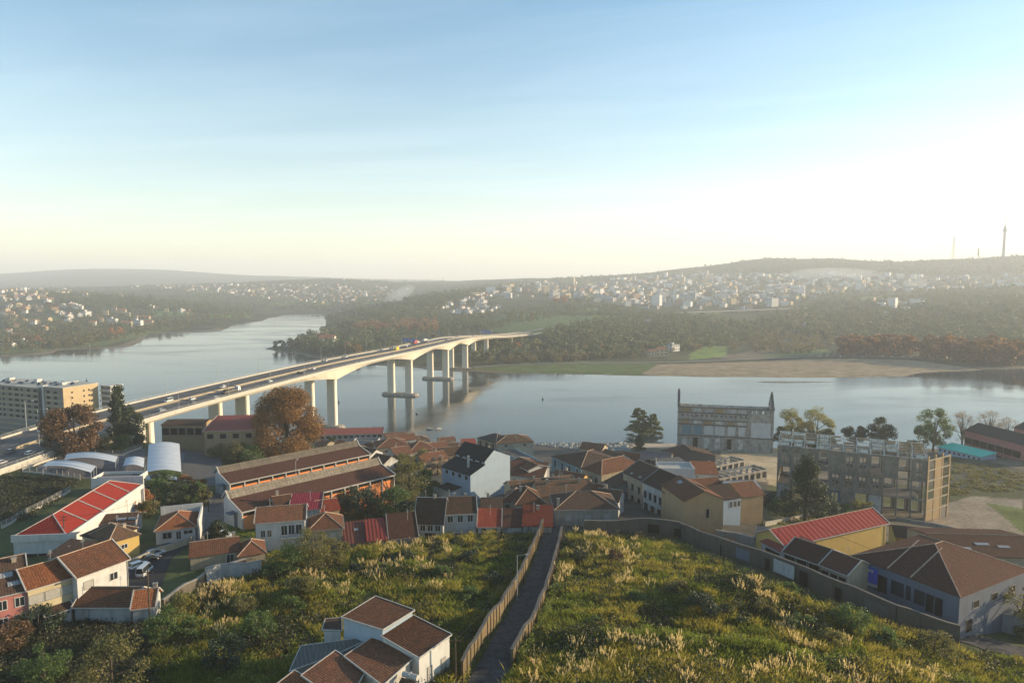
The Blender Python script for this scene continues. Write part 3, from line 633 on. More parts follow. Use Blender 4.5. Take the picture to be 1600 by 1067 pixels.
# (x pixel, y pixel) of each vehicle on the deck -> nearest lane
def on_deck(px, py):
    best = None
    for k in range(0, 4000):
        Y = 120 + k * .25
        if Y > 1110: break
        p, d = bridge_at(Y); q = AZ(px, py, p.z); e = abs(q.y - Y)
        if best is None or e < best[0]: best = (e, Y, p, d, q)
    e, Y, p, d, q = best; r = Vector((d.y, -d.x, 0)).normalized(); o_ = max(-15.2, min(15.2, (q - p).dot(r)))
    return p + r * o_ + Vector((0, 0, .01)), math.atan2(d.y, d.x), o_
veh = [(262, 628, 'van', 'white', 'white van on the bridge in the far lanes with a long shadow'), (258, 641, 'hatch', 'silver', 'silver car just below the white van on the bridge'),
       (303, 624, 'hatch', 'white', 'white car beside the median barrier on the bridge'), (309, 629, 'sedan', 'grey', 'grey car right behind the white car near the median'),
       (346, 606, 'hatch', 'white', 'white car ahead of the long crane truck on the bridge'), (346, 621, 'hatch', 'silver', 'silver car in the near lane under the crane truck'),
       (425, 596, 'hatch', 'white', 'small white car in the near lane above the brown tree'), (469, 583, 'sedan', 'black', 'black car in the near lane right of the brown tree'),
       (476, 583, 'sedan', 'black', 'second black car close behind the first black one'), (491, 577, 'hatch', 'white', 'white car ahead of the two black cars on the bridge'),
       (489, 565, 'sedan', 'grey', 'dark grey car by the median left of two white cars'), (506, 565, 'hatch', 'white', 'white car near the median at mid bridge'),
       (519, 559, 'hatch', 'white', 'white car in the far lanes at mid bridge'), (566, 549, 'hatch', 'silver', 'silver car by itself in the far lanes short of the blue signs'),
       (586, 545, 'van', 'white', 'white van just before the blue sign gantry'), (596, 545, 'hatch', 'white', 'white car right beside the van under the blue signs'),
       (594, 549, 'hatch', 'silver', 'silver car below the van near the blue signs'), (634, 542, 'hatch', 'white', 'white car between the yellow lorry and the red trailer'),
       (668, 535, 'van', 'silver', 'silver van behind the white tanker'), (673, 533, 'hatch', 'white', 'white car ahead of the silver van near the tanker'),
       (698, 532, 'sedan', 'grey', 'grey car on the far part of the bridge'), (706, 531, 'sedan', 'silver', 'silver car ahead of the grey one on the far part'),
       (713, 527, 'hatch', 'white', 'white car high on the far end of the deck'), (738, 526, 'hatch', 'silver', 'silver car on the far end below the second blue signs'),
       (752, 525, 'hatch', 'white', 'last white car on the far end of the deck'),
       (50, 709, 'hatch', 'white', 'white car on the motorway below the apartment block'), (17, 707, 'sedan', 'grey', 'dark car in shade on the motorway at the left edge'),
       (5, 724, 'hatch', 'silver', 'silver car on the motorway at the far left edge of the photo'), (64, 675, 'van', 'white', 'white van on the motorway in front of the dark round tree')]
for px, py, k, c, lb in veh:
    p, yaw, o_ = on_deck(px, py); car(k, c, p, yaw + (math.pi if o_ < 0 else 0), lb)
def lorry(px, py, body, label, cab='white', L=9.0, tank=False, crane=False):
    p, yaw, o_ = on_deck(px, py); r = empty('lorry', p, yaw, label=label, cat='lorry')
    cb = MB(); x0 = L/2 - 2.2
    loft(cb, [[Vector((x, -1.2, .5)), Vector((x, 1.2, .5)), Vector((x, 1.2, z)), Vector((x, 1.0, z+.12)), Vector((x, -1.0, z+.12)), Vector((x, -1.2, z))] for x, z in ((x0, 2.7), (x0+1.6, 2.7), (x0+2.1, 1.7), (x0+2.2, 1.4))])
    c_ = cb.build('cab', CP[cab], r); MB().face([(x0+1.66, -1.05, 2.66), (x0+1.66, 1.05, 2.66), (x0+2.14, 1.05, 1.75), (x0+2.14, -1.05, 1.75)]).build('windscreen', M['glass'], c_)
    MB().box(-L/2, x0+.2, -1.15, 1.15, .75, 1.0).build('chassis', M['rust'], r)
    if tank:
        t_ = MB(); 
        t_.tube((-L/2+.2, 0, 2.3), (x0-.2, 0, 2.3), 1.3, 1.3, 18); t_.build('tank', body, r)
    elif crane:
        MB().box(-L/2, x0-.1, -1.2, 1.2, 1.0, 1.3).build('flat_bed', body, r)
        MB().beam((x0-.6, 0, 1.3), (x0-.8, 0, 3.2), .35).beam((x0-.8, 0, 3.2), (-2.0, .2, 3.6), .28).beam((-2, .2, 3.6), (-L/2+.5, .2, 2.2), .2).build('crane_arm', M['dark'], r)
        MB().box(-L/2+1, -1, -1, 1, 1.3, 2.1).build('load', plain('dark_load', (.06, .055, .05)), r)
    else:
        t_ = MB().box(-L/2, x0-.15, -1.25, 1.25, 1.0, 3.7); t_.build('cargo_box', body, r)
    for x in (-L/2+.8, -L/2+1.9, x0+1.1):
        for s in (-1, 1): MB().tube((x, s*.95, .5), (x, s*1.22, .5), .5, .5, 12).build('wheel', tyre, r)
    return r
lorry(366, 612, M['trimg'], 'long dark crane lorry by the median of the bridge', 'white', 14, crane=True)
lorry(620, 548, plain('yellow_box', (.75, .55, .02), .5), 'bright yellow box lorry in the near lanes', 'grey', 9)
lorry(636, 537.5, plain('red_trailer', (.55, .05, .05), .5), 'lorry with a red trailer in the far lanes', 'white', 13)
lorry(661, 534.5, plain('white_tank', (.75, .73, .70), .35), 'white tanker lorry in the far lanes', 'white', 12, tank=True)
# overhead blue sign gantries
def gantry(Y, s, label, n=2):
    p, d = bridge_at(Y, s*9); r = empty('sign_gantry', p, math.atan2(d.y, d.x) - math.pi/2, label=label, cat='road sign')
    for x in (-8.8, 8.8): MB().tube((x, 0, 0), (x, 0, 7.4), .2, .18, 8).build('post', M['pole'], r)
    MB().box(-8.8, 8.8, -.15, .15, 6.9, 7.4).build('beam', M['pole'], r)
    for k in range(n):
        x = -7.5 + k * 15.0 / n; wd = 13.0 / n
        g = MB().box(x, x+wd, -.42, -.2, 4.6, 8.2).build('sign_panel', plain('sign_blue', (.02, .12, .5), .5), r)
        mb = MB()
        for q in range(3): mb.box(x+.7, x+wd-1.2-q*.5, -.44, -.421, 7.2-q*1.0, 7.5-q*1.0)
        mb.box(x+.12, x+wd-.12, -.44, -.421, 8.02, 8.1); mb.box(x+.12, x+wd-.12, -.44, -.421, 4.7, 4.78)
        mb.build('sign_lettering', M['trim'], g)
gantry(705, -1, 'pair of blue overhead road signs over the far lanes'); gantry(1000, -1, 'blue overhead signs at the far end of the bridge', 2)
# ---------------------------------------------------------------- house builder
def roof_polys(L, d, h, r, kind, ov):
    """top faces of the roof (first edge along the eave), gable triangles, ridge/hip lines"""
    o = ov; P = []; W = []; RL = []
    if kind == 'gable':
        k = r / (d/2); e = h - o*k; m = d/2; z = h + r
        P = [[(-o,-o,e),(L+o,-o,e),(L+o,m,z),(-o,m,z)], [(L+o,d+o,e),(-o,d+o,e),(-o,m,z),(L+o,m,z)]]
        W = [[(0,d,h),(0,0,h),(0,m,z)], [(L,0,h),(L,d,h),(L,m,z)]]; RL = [((-o,m,z),(L+o,m,z))]
    elif kind == 'gableX':
        k = r / (L/2); e = h - o*k; m = L/2; z = h + r
        P = [[(-o,d+o,e),(-o,-o,e),(m,-o,z),(m,d+o,z)], [(L+o,-o,e),(L+o,d+o,e),(m,d+o,z),(m,-o,z)]]
        W = [[(0,0,h),(L,0,h),(m,0,z)], [(L,d,h),(0,d,h),(m,d,z)]]; RL = [((m,-o,z),(m,d+o,z))]
    elif kind in ('hip', 'hipX'):
        w2 = min(L, d) / 2 if (kind == 'hip') == (d <= L) else min(L, d)/2
        k = r / w2; e = h - o*k; z = h + r
        if d <= L: a, b = (w2, d/2, z), (L-w2, d/2, z)
        else: a, b = (L/2, w2, z), (L/2, d-w2, z)
        c = [(-o,-o,e),(L+o,-o,e),(L+o,d+o,e),(-o,d+o,e)]
        if d <= L: P = [[c[0],c[1],b,a],[c[1],c[2],b],[c[2],c[3],a,b],[c[3],c[0],a]]; hl = [(c[0],a),(c[1],b),(c[2],b),(c[3],a)]
        else: P = [[c[0],c[1],a],[c[1],c[2],b,a],[c[2],c[3],b],[c[3],c[0],a,b]]; hl = [(c[0],a),(c[1],a),(c[2],b),(c[3],b)]
        RL = [(a, b)] + hl if (Vector(a)-Vector(b)).length > .3 else hl
    elif kind == 'shed':
        k = r / d; P = [[(-o,-o,h-o*k),(L+o,-o,h-o*k),(L+o,d+o,h+r+o*k),(-o,d+o,h+r+o*k)]]
        W = [[(0,d,h),(0,0,h),(0,d,h+r)], [(L,0,h),(L,d,h),(L,d,h+r)], [(L,d,h),(0,d,h),(0,d,h+r),(L,d,h+r)]]
    elif kind == 'shedF':
        k = r / d; P = [[(-o,-o,h+o*k),(L+o,-o,h+o*k),(L+o,d+o,h-r-o*k),(-o,d+o,h-r-o*k)]]
    elif kind == 'shedR':   # high on the right
        k = r / L; P = [[(-o,d+o,h-o*k),(-o,-o,h-o*k),(L+o,-o,h+r+o*k),(L+o,d+o,h+r+o*k)]]
        W = [[(0,0,h),(L,0,h),(L,0,h+r)], [(L,d,h),(0,d,h),(L,d,h+r)], [(L,0,h),(L,d,h),(L,d,h+r),(L,0,h+r)]]
    elif kind == 'halfhip':
        z = h + r; m = d/2; k = r/m; e = h - o*k; q = min(m, L/2)
        P = [[(-o,-o,e),(L+o,-o,e),(L+o,m,z),(q,m,z)], [(L+o,d+o,e),(-o,d+o,e),(q,m,z),(L+o,m,z)], [(-o,d+o,e),(-o,-o,e),(q,m,z)]]
        W = [[(L,0,h),(L,d,h),(L,m,z)]]; RL = [((q,m,z),(L+o,m,z)), ((-o,-o,e),(q,m,z)), ((-o,d+o,e),(q,m,z))]
    elif kind == 'flat':
        P = [[(0.25,.25,h),(L-.25,.25,h),(L-.25,d-.25,h),(.25,d-.25,h)]]
    return P, W, RL
WST = {'win': (M['frame'], M['glass']), 'blind': (M['trimg'], M['shutter']), 'dark': (M['trimg'], M['dark']), 'blue': (M['frame'], M['glass'])}
def add_window(parent, L, d, wall, u, z, w_, hh, style='win', name='window'):
    """wall 0 front, 1 right, 2 back, 3 left; u metres from that wall's start, z sill height"""
    fr, pn = WST.get(style, WST['win'])
    if wall == 0: o, e, n = Vector((u, 0, z)), Vector((1,0,0)), Vector((0,-1,0))
    elif wall == 1: o, e, n = Vector((L, u, z)), Vector((0,1,0)), Vector((1,0,0))
    elif wall == 3: o, e, n = Vector((0, u, z)), Vector((0,1,0)), Vector((-1,0,0))
    else: o, e, n = Vector((u, d, z)), Vector((1,0,0)), Vector((0,1,0))
    up = Vector((0,0,1)); t_ = .10; mb = MB()
    def slab(a, b, c, e_, n0, n1, m_):
        q = [o + e*a + up*c + n*n0, o + e*b + up*c + n*n0, o + e*b + up*e_ + n*n0, o + e*a + up*e_ + n*n0]
        if e.cross(up).dot(n) < 0: q = q[::-1]
        m_.prism([p_ + n*(n1-n0) for p_ in q], n*(n0-n1))
    slab(-t_, 0, -t_, hh+t_, -.05, .07, mb); slab(w_, w_+t_, -t_, hh+t_, -.05, .07, mb); slab(0, w_, hh, hh+t_, -.05, .07, mb); slab(0, w_, -t_, 0, -.05, .12, mb)
    if style in ('win', 'blue') and w_ > .7: slab(w_/2-.04, w_/2+.04, 0, hh, -.02, .05, mb)
    f = mb.build(name, fr, parent); pm = MB()
    slab(0, w_, 0, hh, -.04, .03 if style != 'dark' else .02, pm); pm.build('pane' if name == 'window' else 'leaf', pn, f); return f
def hash_str(s_):
    v = 7
    for c in s_: v = (v*31 + ord(c)) % 100003
    return v
def house(label, A, B, d, h, r, roof='gable', wall='white', rm='tile', wins=(), ov=.35, name='house', cat='house', group=None, chim=(), zA=None, trim=None, ridge=True, deep=1.5, extras=None, thick=.16):
    a = G(A[0], A[1], h) if zA is None else AZ(A[0], A[1], zA); b = AZ(B[0], B[1], a.z)
    e = Vector((b.x-a.x, b.y-a.y, 0)); L = e.length; e.normalize(); n = Vector((-e.y, e.x, 0)); rz = math.atan2(e.y, e.x)
    if d < 0: a = a + n*d; d = -d
    cs = [a, a+e*L, a+e*L+n*d, a+n*d]; zb = min(t1(c.x, c.y) for c in cs) - .2; H = a.z - zb
    root = empty(name, (a.x, a.y, zb), rz, label=label, cat=cat, group=group); root['L'] = L
    del root['L']
    W = M[wall] if isinstance(wall, str) else wall; Rm = M[rm] if isinstance(rm, str) else rm
    P, GW, RL = roof_polys(L, d, H, r, roof, ov); mb = MB(); dp = -deep
    hf = H; hb = H - r if roof == 'shedF' else H
    mb.face([(0,0,dp),(L,0,dp),(L,0,hf),(0,0,hf)]); mb.face([(L,0,dp),(L,d,dp),(L,d,hb),(L,0,hf)]); mb.face([(L,d,dp),(0,d,dp),(0,d,hb),(L,d,hb)]); mb.face([(0,d,dp),(0,0,dp),(0,0,hf),(0,d,hb)])
    for g in GW: mb.face(g)
    mb.build('wall', W, root)
    if roof == 'flat':
        mb = MB(); ph = .9
        mb.face([(0,0,H+ph),(L,0,H+ph),(L-.25,.25,H+ph),(.25,.25,H+ph)]); mb.face([(L,0,H+ph),(L,d,H+ph),(L-.25,d-.25,H+ph),(L-.25,.25,H+ph)])
        mb.face([(L,d,H+ph),(0,d,H+ph),(.25,d-.25,H+ph),(L-.25,d-.25,H+ph)]); mb.face([(0,d,H+ph),(0,0,H+ph),(.25,.25,H+ph),(.25,d-.25,H+ph)])
        for q0, q1 in (((0,0),(L,0)),((L,0),(L,d)),((L,d),(0,d)),((0,d),(0,0))): mb.face([(q0[0],q0[1],H),(q1[0],q1[1],H),(q1[0],q1[1],H+ph),(q0[0],q0[1],H+ph)])
        i0, i1, j1 = .25, L-.25, d-.25
        for q0, q1 in (((i0,.25),(i1,.25)),((i1,.25),(i1,j1)),((i1,j1),(i0,j1)),((i0,j1),(i0,.25))): mb.face([(q1[0],q1[1],H),(q0[0],q0[1],H),(q0[0],q0[1],H+ph),(q1[0],q1[1],H+ph)])
        mb.build('parapet', M[trim] if trim else W, root); MB().face(P[0]).build('roof', Rm, root)
    else:
        mb = MB()
        for p in P: mb.prism([Vector(q)+Vector((0,0,thick)) for q in p], (0,0,-thick))
        ro = mb.build('roof', Rm, root)
        if ridge and RL:
            mb = MB()
            for q0, q1 in RL: mb.tube(Vector(q0)+Vector((0,0,thick)), Vector(q1)+Vector((0,0,thick)), .13, n=5)
            mb.build('ridge_cap', M['ridge'] if ridge is True else M[ridge], ro)
        for c in chim:
            x, y, hh = c[0]*L, c[1]*d, c[2]; c_ = MB().box(x-.35, x+.35, y-.3, y+.3, H-.3, H+hh).build('chimney', M['chim'], ro); MB().box(x-.43, x+.43, y-.38, y+.38, H+hh, H+hh+.14).build('chimney_cap', M['trimg'], c_)
        if trim:
            mb = MB(); g = .11
            for q0, q1 in ([((-ov-g,-ov-g),(L+ov+g,-ov-g)),((L+ov+g,-ov-g),(L+ov+g,d+ov+g)),((L+ov+g,d+ov+g),(-ov-g,d+ov+g)),((-ov-g,d+ov+g),(-ov-g,-ov-g))] if roof == 'hip' else [((-ov,-ov-g),(L+ov,-ov-g))] if roof != 'gableX' else []):
                ze = min(v.z for v in [Vector(c) for c in P[0]])
                mb.beam((q0[0],q0[1],ze+.06), (q1[0],q1[1],ze+.06), .16)
            if roof in ('gable', 'halfhip', 'shed', 'gableX'):
                for p in P:
                    q = [Vector(c) for c in p]
                    if len(q) == 4:
                        if roof != 'halfhip': mb.beam(q[3]+Vector((0,0,thick+.05)), q[0]+Vector((0,0,thick+.05)), .2)
                        mb.beam(q[1]+Vector((0,0,thick+.05)), q[2]+Vector((0,0,thick+.05)), .2)
            if mb.f: mb.build('gutter', M[trim], root)
    if roof != 'flat' and (chim or trim) and L > 5:
        hx = (abs(hash_str(label)) % 97)/97; x = L*(.15+.7*hx); y = d*.5; zt = max(v[2] for p in P for v in p); mb = MB().tube((x, y, zt-.6), (x, y, zt+2.2), .035, n=4)
        for k in range(4): mb.beam((x-.45+.08*k, y, zt+1.5+.2*k), (x+.45-.08*k, y, zt+1.5+.2*k), .03)
        mb.build('aerial', M['pole'], root)
    if trim and roof != 'flat':
        MB().tube((L*.985, -.08, -.5), (L*.985, -.08, H-.1), .06, n=5).build('downpipe', M['trimg'], root)
    if roof != 'flat': MB().face([(0, -.02, -1), (L, -.02, -1), (L, -.02, .9), (0, -.02, .9)]).build('plinth', M['trimg'], root)
    LW = {0: L, 1: d, 2: L, 3: d}
    for w_ in wins:
        wall_, n_, zo, ww, hh = w_[:5]; st = w_[5] if len(w_) > 5 else 'win'; f0, f1 = (w_[6] if len(w_) > 6 else (0, 1)); nme = 'door' if len(w_) > 7 else 'window'
        for k in range(n_):
            u = LW[wall_]*(f0 + (f1-f0)*(k+.5)/n_) - ww/2
            add_window(root, L, d, wall_, u, H-zo-hh, ww, hh, st, nme)
    if extras: extras(root, L, d, H)
    return root
def skylights(*sp):
    """(u, v, w, h) on the front slope of a gable roof"""
    def f(root, L, d, H, r=None):
        ro = [c for c in root.children if c.name.startswith('roof')][0]
        fp = ro.data.polygons[0]; v = [ro.data.vertices[i].co for i in fp.vertices]; o, e, u = v[0], v[1]-v[0], v[3]-v[0] if len(v) > 3 else v[2]-v[1]
        nrm = e.cross(u).normalized()
        for a, b, w_, h_ in sp:
            p = o + e*a + u*b; ew = e.normalized()*w_; uh = u.normalized()*h_
            MB().prism([p+nrm*.12, p+ew+nrm*.12, p+ew+uh+nrm*.12, p+uh+nrm*.12], -nrm*.11).build('skylight', M['zinc'], root)
    return f
# ---------------------------------------------------------------- near houses (left part)
H_ = house
H_('pink house at the left edge with a large dark tiled roof', (-40, 940), (43, 921), 17, 6.5, 3.4, 'gable', 'pink', 'tiled', [(0, 3, 1.0, 1.2, 1.5, 'win'), (0, 3, 4.0, 1.2, 1.5, 'win')], trim='trim', chim=[(.8, .42, 3.6)], extras=skylights((.45, .45, 2.2, 1.2), (.62, .2, 2.0, 1.0)))
H_('cream house in sunlight with three closed blinds facing right', (43, 921), (119, 899), 9, 7.5, 2.2, 'gable', 'cream', 'tileo', [(0, 3, 1.3, 2.2, 1.5, 'blind'), (0, 1, 5.2, 1.3, 2.0, 'dark', (.02, .3), 'door')], trim='trim', chim=[(.05, .8, 2.2)])
H_('taller cream house with a wide tiled roof and a white side wall half in shadow', (120, 902), (199, 873), 10.5, 8.0, 2.6, 'gable', 'white', 'tile', [(0, 1, 1.4, 1.6, 1.3, 'blind', (.02, .4)), (0, 1, 1.6, 1.4, 1.3, 'win', (.55, .85)), (0, 1, 4.6, 1.4, 1.3, 'win', (.55, .85))], trim='trim')
H_('low white hut with a brown tiled roof among the dark shrubs', (116, 947), (206, 947), 6.5, 3.2, 1.9, 'gable', 'white2', 'tile', (), trim='trim')
H_('small hut with an orange tiled roof joined to the white hut', (207, 950), (240, 946), 5.5, 3.4, 1.9, 'gable', 'white2', 'tileo', (), trim='trim', chim=[(.9, .6, 2.6)])
H_('lean-to with a dark tiled roof left of the white hut', (72, 962), (112, 949), 5, 2.6, 1.4, 'shed', 'white2', 'tiled', (), trim='trim')
# red hall
def hall_x(root, L, d, H):
    ro = [c for c in root.children if c.name.startswith('roof')][0]
    r = 3.0; m = L/2
    for k in range(4):
        y = m + (d - m) * (k + .4) / 4.4
        for s in (1,): MB().prism([(L+.2, y, H+.2), (L+.2, y+.55, H+.2), (m+.2, y+.55, H+r+.16), (m+.2, y, H+r+.16)], (0, 0, -.05)).build('skylight_strip', M['trimg'], root)
    MB().box(-.3, L+.3, -.35, -.05, H-1.2, H+.5).build('front_parapet', M['white'], root); MB().box(L+.35, L+.75, -.3, d+.3, H-1.0, H+.25).build('side_parapet', M['white'], root)
    MB().box(-.4, L+.8, d+.05, d+.5, -1, H+2.6).build('end_wall', M['white'], root)
H_('large hall with a bright red metal hip roof and a white front wall', (20, 839), (103, 836), 40, 5.2, 3.0, 'hip', 'white', 'redm', [(0, 2, 4.2, 3.0, 1.0, 'dark', (.2, .7))], ov=.1, name='hall', cat='hall', ridge='trim', extras=hall_x)
H_('yellow house with a hipped tiled roof below the red hall', (169, 848), (217, 834), 9.0, 5.2, 2.2, 'hip', 'yellow', 'tilem', [(0, 1, 1.4, 1.3, .9, 'win', (.35, .65))], chim=[(.7, .3, 2.4)])
H_('cream wing with a dark hipped roof between the red hall and the yellow house', (128, 836), (166, 843), 8.0, 5.0, 2.0, 'hip', 'cream', 'tiled', [(0, 1, 1.2, .8, .6, 'dark')])
H_('low dark tiled shed in front of the white hall wall', (74, 868), (112, 872), 6, 3.2, 1.2, 'shed', 'grey', 'tiled')
H_('low shed with skylights beside the yellow house yard', (112, 868), (150, 860), 6.5, 3.4, 1.0, 'gable', 'grey', 'tiled', extras=skylights((.3, .3, 1.8, 1.0)))
H_('long dark shed behind the yellow house', (150, 820), (208, 816), 7, 3.4, 1.4, 'gable', 'grey', 'tiled', extras=skylights((.5, .3, 2.4, 1.0), (.8, .3, 2.2, .9)))
# white house with hip and white parapet
def par_x(root, L, d, H):
    MB().box(L+.36, L+.75, -.4, d+.6, -1, H+1.6).build('side_wall', M['white'], root); MB().box(-.3, L+.75, d+.6, d+1.0, H-1, H+2.3).build('rear_wall', M['white'], root)
H_('white bungalow with a brown hip roof lit orange on its right face', (243, 829), (306, 822), 11, 3.6, 2.3, 'hip', 'white', 'tileo', [(0, 1, .8, 2.0, 1.5, 'win', (.1, .45)), (0, 1, .8, 1.0, 1.9, 'win', (.5, .62)), (0, 1, .8, 2.0, .8, 'win', (.65, .95))], extras=par_x, trim='trimg')
H_('long low house with a patched brown tiled roof by the overgrown field', (297, 870), (372, 860), 8, 3.0, 1.7, 'gable', 'beige', 'tile', [(0, 1, .6, 1.4, 1.8, 'win', (.7, .95))], chim=[(.9, .7, 2.3)])
H_('small cottage with a brown hip roof at the right end of the long low house', (373, 868), (414, 862), 7, 2.8, 1.8, 'hip', 'beige', 'tile')
def balc(root, L, d, H):
    b_ = MB().box(L*.5, L*.98, -1.3, 0, H-4.1, H-3.9).build('balcony', M['conc'], root); mb = MB()
    for k in range(9): mb.beam((L*.5+k*L*.06, -1.25, H-3.9), (L*.5+k*L*.06, -1.25, H-2.9), .04)
    mb.beam((L*.5, -1.25, H-2.9), (L*.98, -1.25, H-2.9), .06); mb.build('railing', M['dark'], b_)
H_('white two-storey house with a dark balcony left of the crimson roof', (399, 817), (476, 811), 9, 7.0, 2.2, 'gable', 'white', 'tile', [(0, 2, 2.0, .9, 1.6, 'win', (.08, .34)), (0, 3, 1.2, 1.3, 2.2, 'win', (.5, .95))], trim='trim', extras=balc)
H_('house roof of crimson ribbed metal between two brown roofs', (452, 798), (500, 795), 9, 5.5, 1.6, 'shed', 'white2', 'magm', trim='trimg')
H_('small house with bright red tiles and pink gable beside the crimson roof', (498, 800), (530, 795), 8, 5.0, 1.8, 'gable', 'tan', 'redtile')
H_('brown hip-roofed house with white blinds at the edge of the bramble field', (482, 829), (535, 824), 9, 5.0, 2.5, 'hip', 'beige', 'tile', [(0, 2, 1.0, 1.4, 1.6, 'blind', (.1, .95))], trim='trimg')
H_('low lean-to with a brownish red sheet roof and one small skylight', (539, 850), (573, 846), 6.5, 1.6, 2.8, 'shed', 'stone', ribm('brown_red_sheet', (.20, .065, .05), .8, rust=.3), extras=skylights((.5, .55, 1.0, .8)))
H_('low lean-to with a plain red sheet roof', (575, 845), (604, 842), 6.5, 1.8, 2.8, 'shed', 'stone', ribm('red_sheet', (.30, .055, .045), .9, rust=.2))
H_('low building with a dark brown ribbed roof left of the grey gable', (609, 842), (652, 838), 7, 2.0, 3.6, 'shed', 'stone', 'tilebr', trim='trimg')
H_('tall house with a big steep dark brown roof and a pale left gable', (648, 817), (692, 818), 9.5, 3.8, 5.2, 'gable', 'lgrey', 'tiled', [(0, 3, .5, 1.3, 1.5, 'win', (.15, .95)), (0, 1, 2.6, 2.8, .9, 'dark', (.3, .8))], trim='trimg', ridge='trim', chim=[(.6, .5, 6.0)])
H_('grey-blue terraced house with three white framed windows', (694, 803), (744, 801), 9, 5.4, 3.0, 'gable', 'lgrey', 'tilem', [(0, 3, .6, 1.3, 1.7, 'win', (.03, .97))], trim='trim', chim=[(.35, .6, 3.6), (.7, .6, 3.5)])
H_('low house with a vivid orange-red tiled roof facing the field', (747, 823), (782, 823), 6, 1.9, 2.6, 'shed', 'white', 'redtile', [(0, 2, .4, 1.0, .8, 'dark')], trim='trim')
H_('low house with a dark brown roof between two red roofs', (784, 823), (815, 823), 6, 1.9, 2.6, 'shed', 'white2', 'tilebr')
H_('low house with a dull red roof at the top of the alley', (817, 821), (862, 822), 7, 2.2, 3.0, 'shed', 'white2', 'redtile', chim=[(.5, .8, 3.6)])
H_('old stone house with three bricked-up windows facing the field', (868, 796), (966, 795), 13, 4.6, 3.0, 'hip', 'stone', 'tiled', [(0, 3, 1.6, 1.7, 1.6, 'blind', (.05, .98))], trim='trimg', chim=[(.05, .1, 2.6)])
# behind: cream long house, brown roofs
H_('long cream house with a dark tiled roof in the middle of the village', (800, 767), (900, 757), 8, 4.0, 2.0, 'gable', 'cream', 'tilem', [(0, 1, 1.2, 1.6, 1.4, 'win', (.0, .16))], chim=[(.4, .5, 2.8)], trim='trimg')
H_('house with a big brown hipped roof behind the stone house', (806, 788), (852, 785), 11, 4.8, 3.0, 'hip', 'beige', 'tile', [(0, 2, 1.2, 1.5, 2.2, 'dark')], chim=[(.3, .5, 3.4)])
H_('wide brown tiled roof house rising behind the stone house', (842, 776), (928, 772), 12, 4.6, 3.0, 'gable', 'beige', 'tilem', chim=[(.2, .4, 3.8), (.8, .4, 3.6)])
# white house with slate roofs
def wh_x(root, L, d, H):
    MB().box(L*.15, L*.15+.6, 3.4, 4.0, H-3, H+3.4).build('chimney', M['white2'], root)
H_('large white house with a dark slate roof and blank side wall', (737, 745), (795, 716), 13, 11.5, 1.2, 'flat', 'shaded_white', 'slat') if False else None
def bigwhite():
    a = G(735, 735, 10.0); z = a.z; b = AZ(787, 722, z); e = Vector((b.x-a.x, b.y-a.y, 0)); L = e.length; e.normalize(); n = Vector((-e.y, e.x, 0))
    zb = t1(a.x, a.y) - 3; H = z - zb; r = empty('house', (a.x, a.y, zb), math.atan2(e.y, e.x), label='large white house with two dark slate roofs and a blank white side wall', cat='house')
    d = 15.0; xm = L*.62
    prof = [(0, H-1.5), (L*.42, H+.7), (L*.42, H+1.9), (xm+1.2, H+5.2), (L+3, H+2.0)]
    w_ = [(0, 0, -1)] + [(L+3, 0, -1)] + [(x, 0, z_) for x, z_ in prof[::-1]]
    mb = MB().face(w_); mb.face([(x, d, z_) for x, y, z_ in w_][::-1])
    mb.face([(L+3, 0, -1), (L+3, d, -1), (L+3, d, H+2.0), (L+3, 0, H+2.0)]); mb.face([(0, d, -1), (0, 0, -1), (0, 0, H-1.5), (0, d, H-1.5)]); mb.face([(L*.42, d, H+.7), (L*.42, 0, H+.7), (L*.42, 0, H+1.9), (L*.42, d, H+1.9)])
    mb.build('wall', M['shaded_white'], r)
    for (x0, z0), (x1, z1) in (((-.6, H-1.75), (L*.42, H+.7)), ((L*.42-.5, H+1.65), (xm+1.2, H+5.2)), ((xm+1.2, H+5.2), (L+3.4, H+1.85))):
        MB().prism([(x0, d+.3, z0+.2), (x0, -.3, z0+.2), (x1, -.3, z1+.2), (x1, d+.3, z1+.2)], (0, 0, -.18)).build('roof', M['slat'], r)
    for k in range(4):
        for (x, zt) in ((0, H-3.6), (L*.42, H+.85)):
            f = MB().box(x-.06, x+.02, 1.2+k*3.4, 2.9+k*3.4, zt-.05, zt+(.95 if x > 1 else 1.5)).build('window', M['frame'], r); MB().box(x-.09, x-.05, 1.35+k*3.4, 2.75+k*3.4, zt+.08, zt+(.85 if x > 1 else 1.4)).build('pane', M['glass'], f)
    MB().box(2.6, 3.2, 4.2, 4.8, H-1, H+3.6).build('chimney', M['white2'], r)
bigwhite()
H_('white annexe with a low slate roof at the left of the large white house', (686, 760), (704, 768), 10, 3.5, 1.8, 'shed', 'white', 'slat')
H_('white side building with a cream ledge right of the large white house', (796, 722), (826, 735), 9, 8.0, 1.2, 'gable', 'white', 'tile', trim='trim')
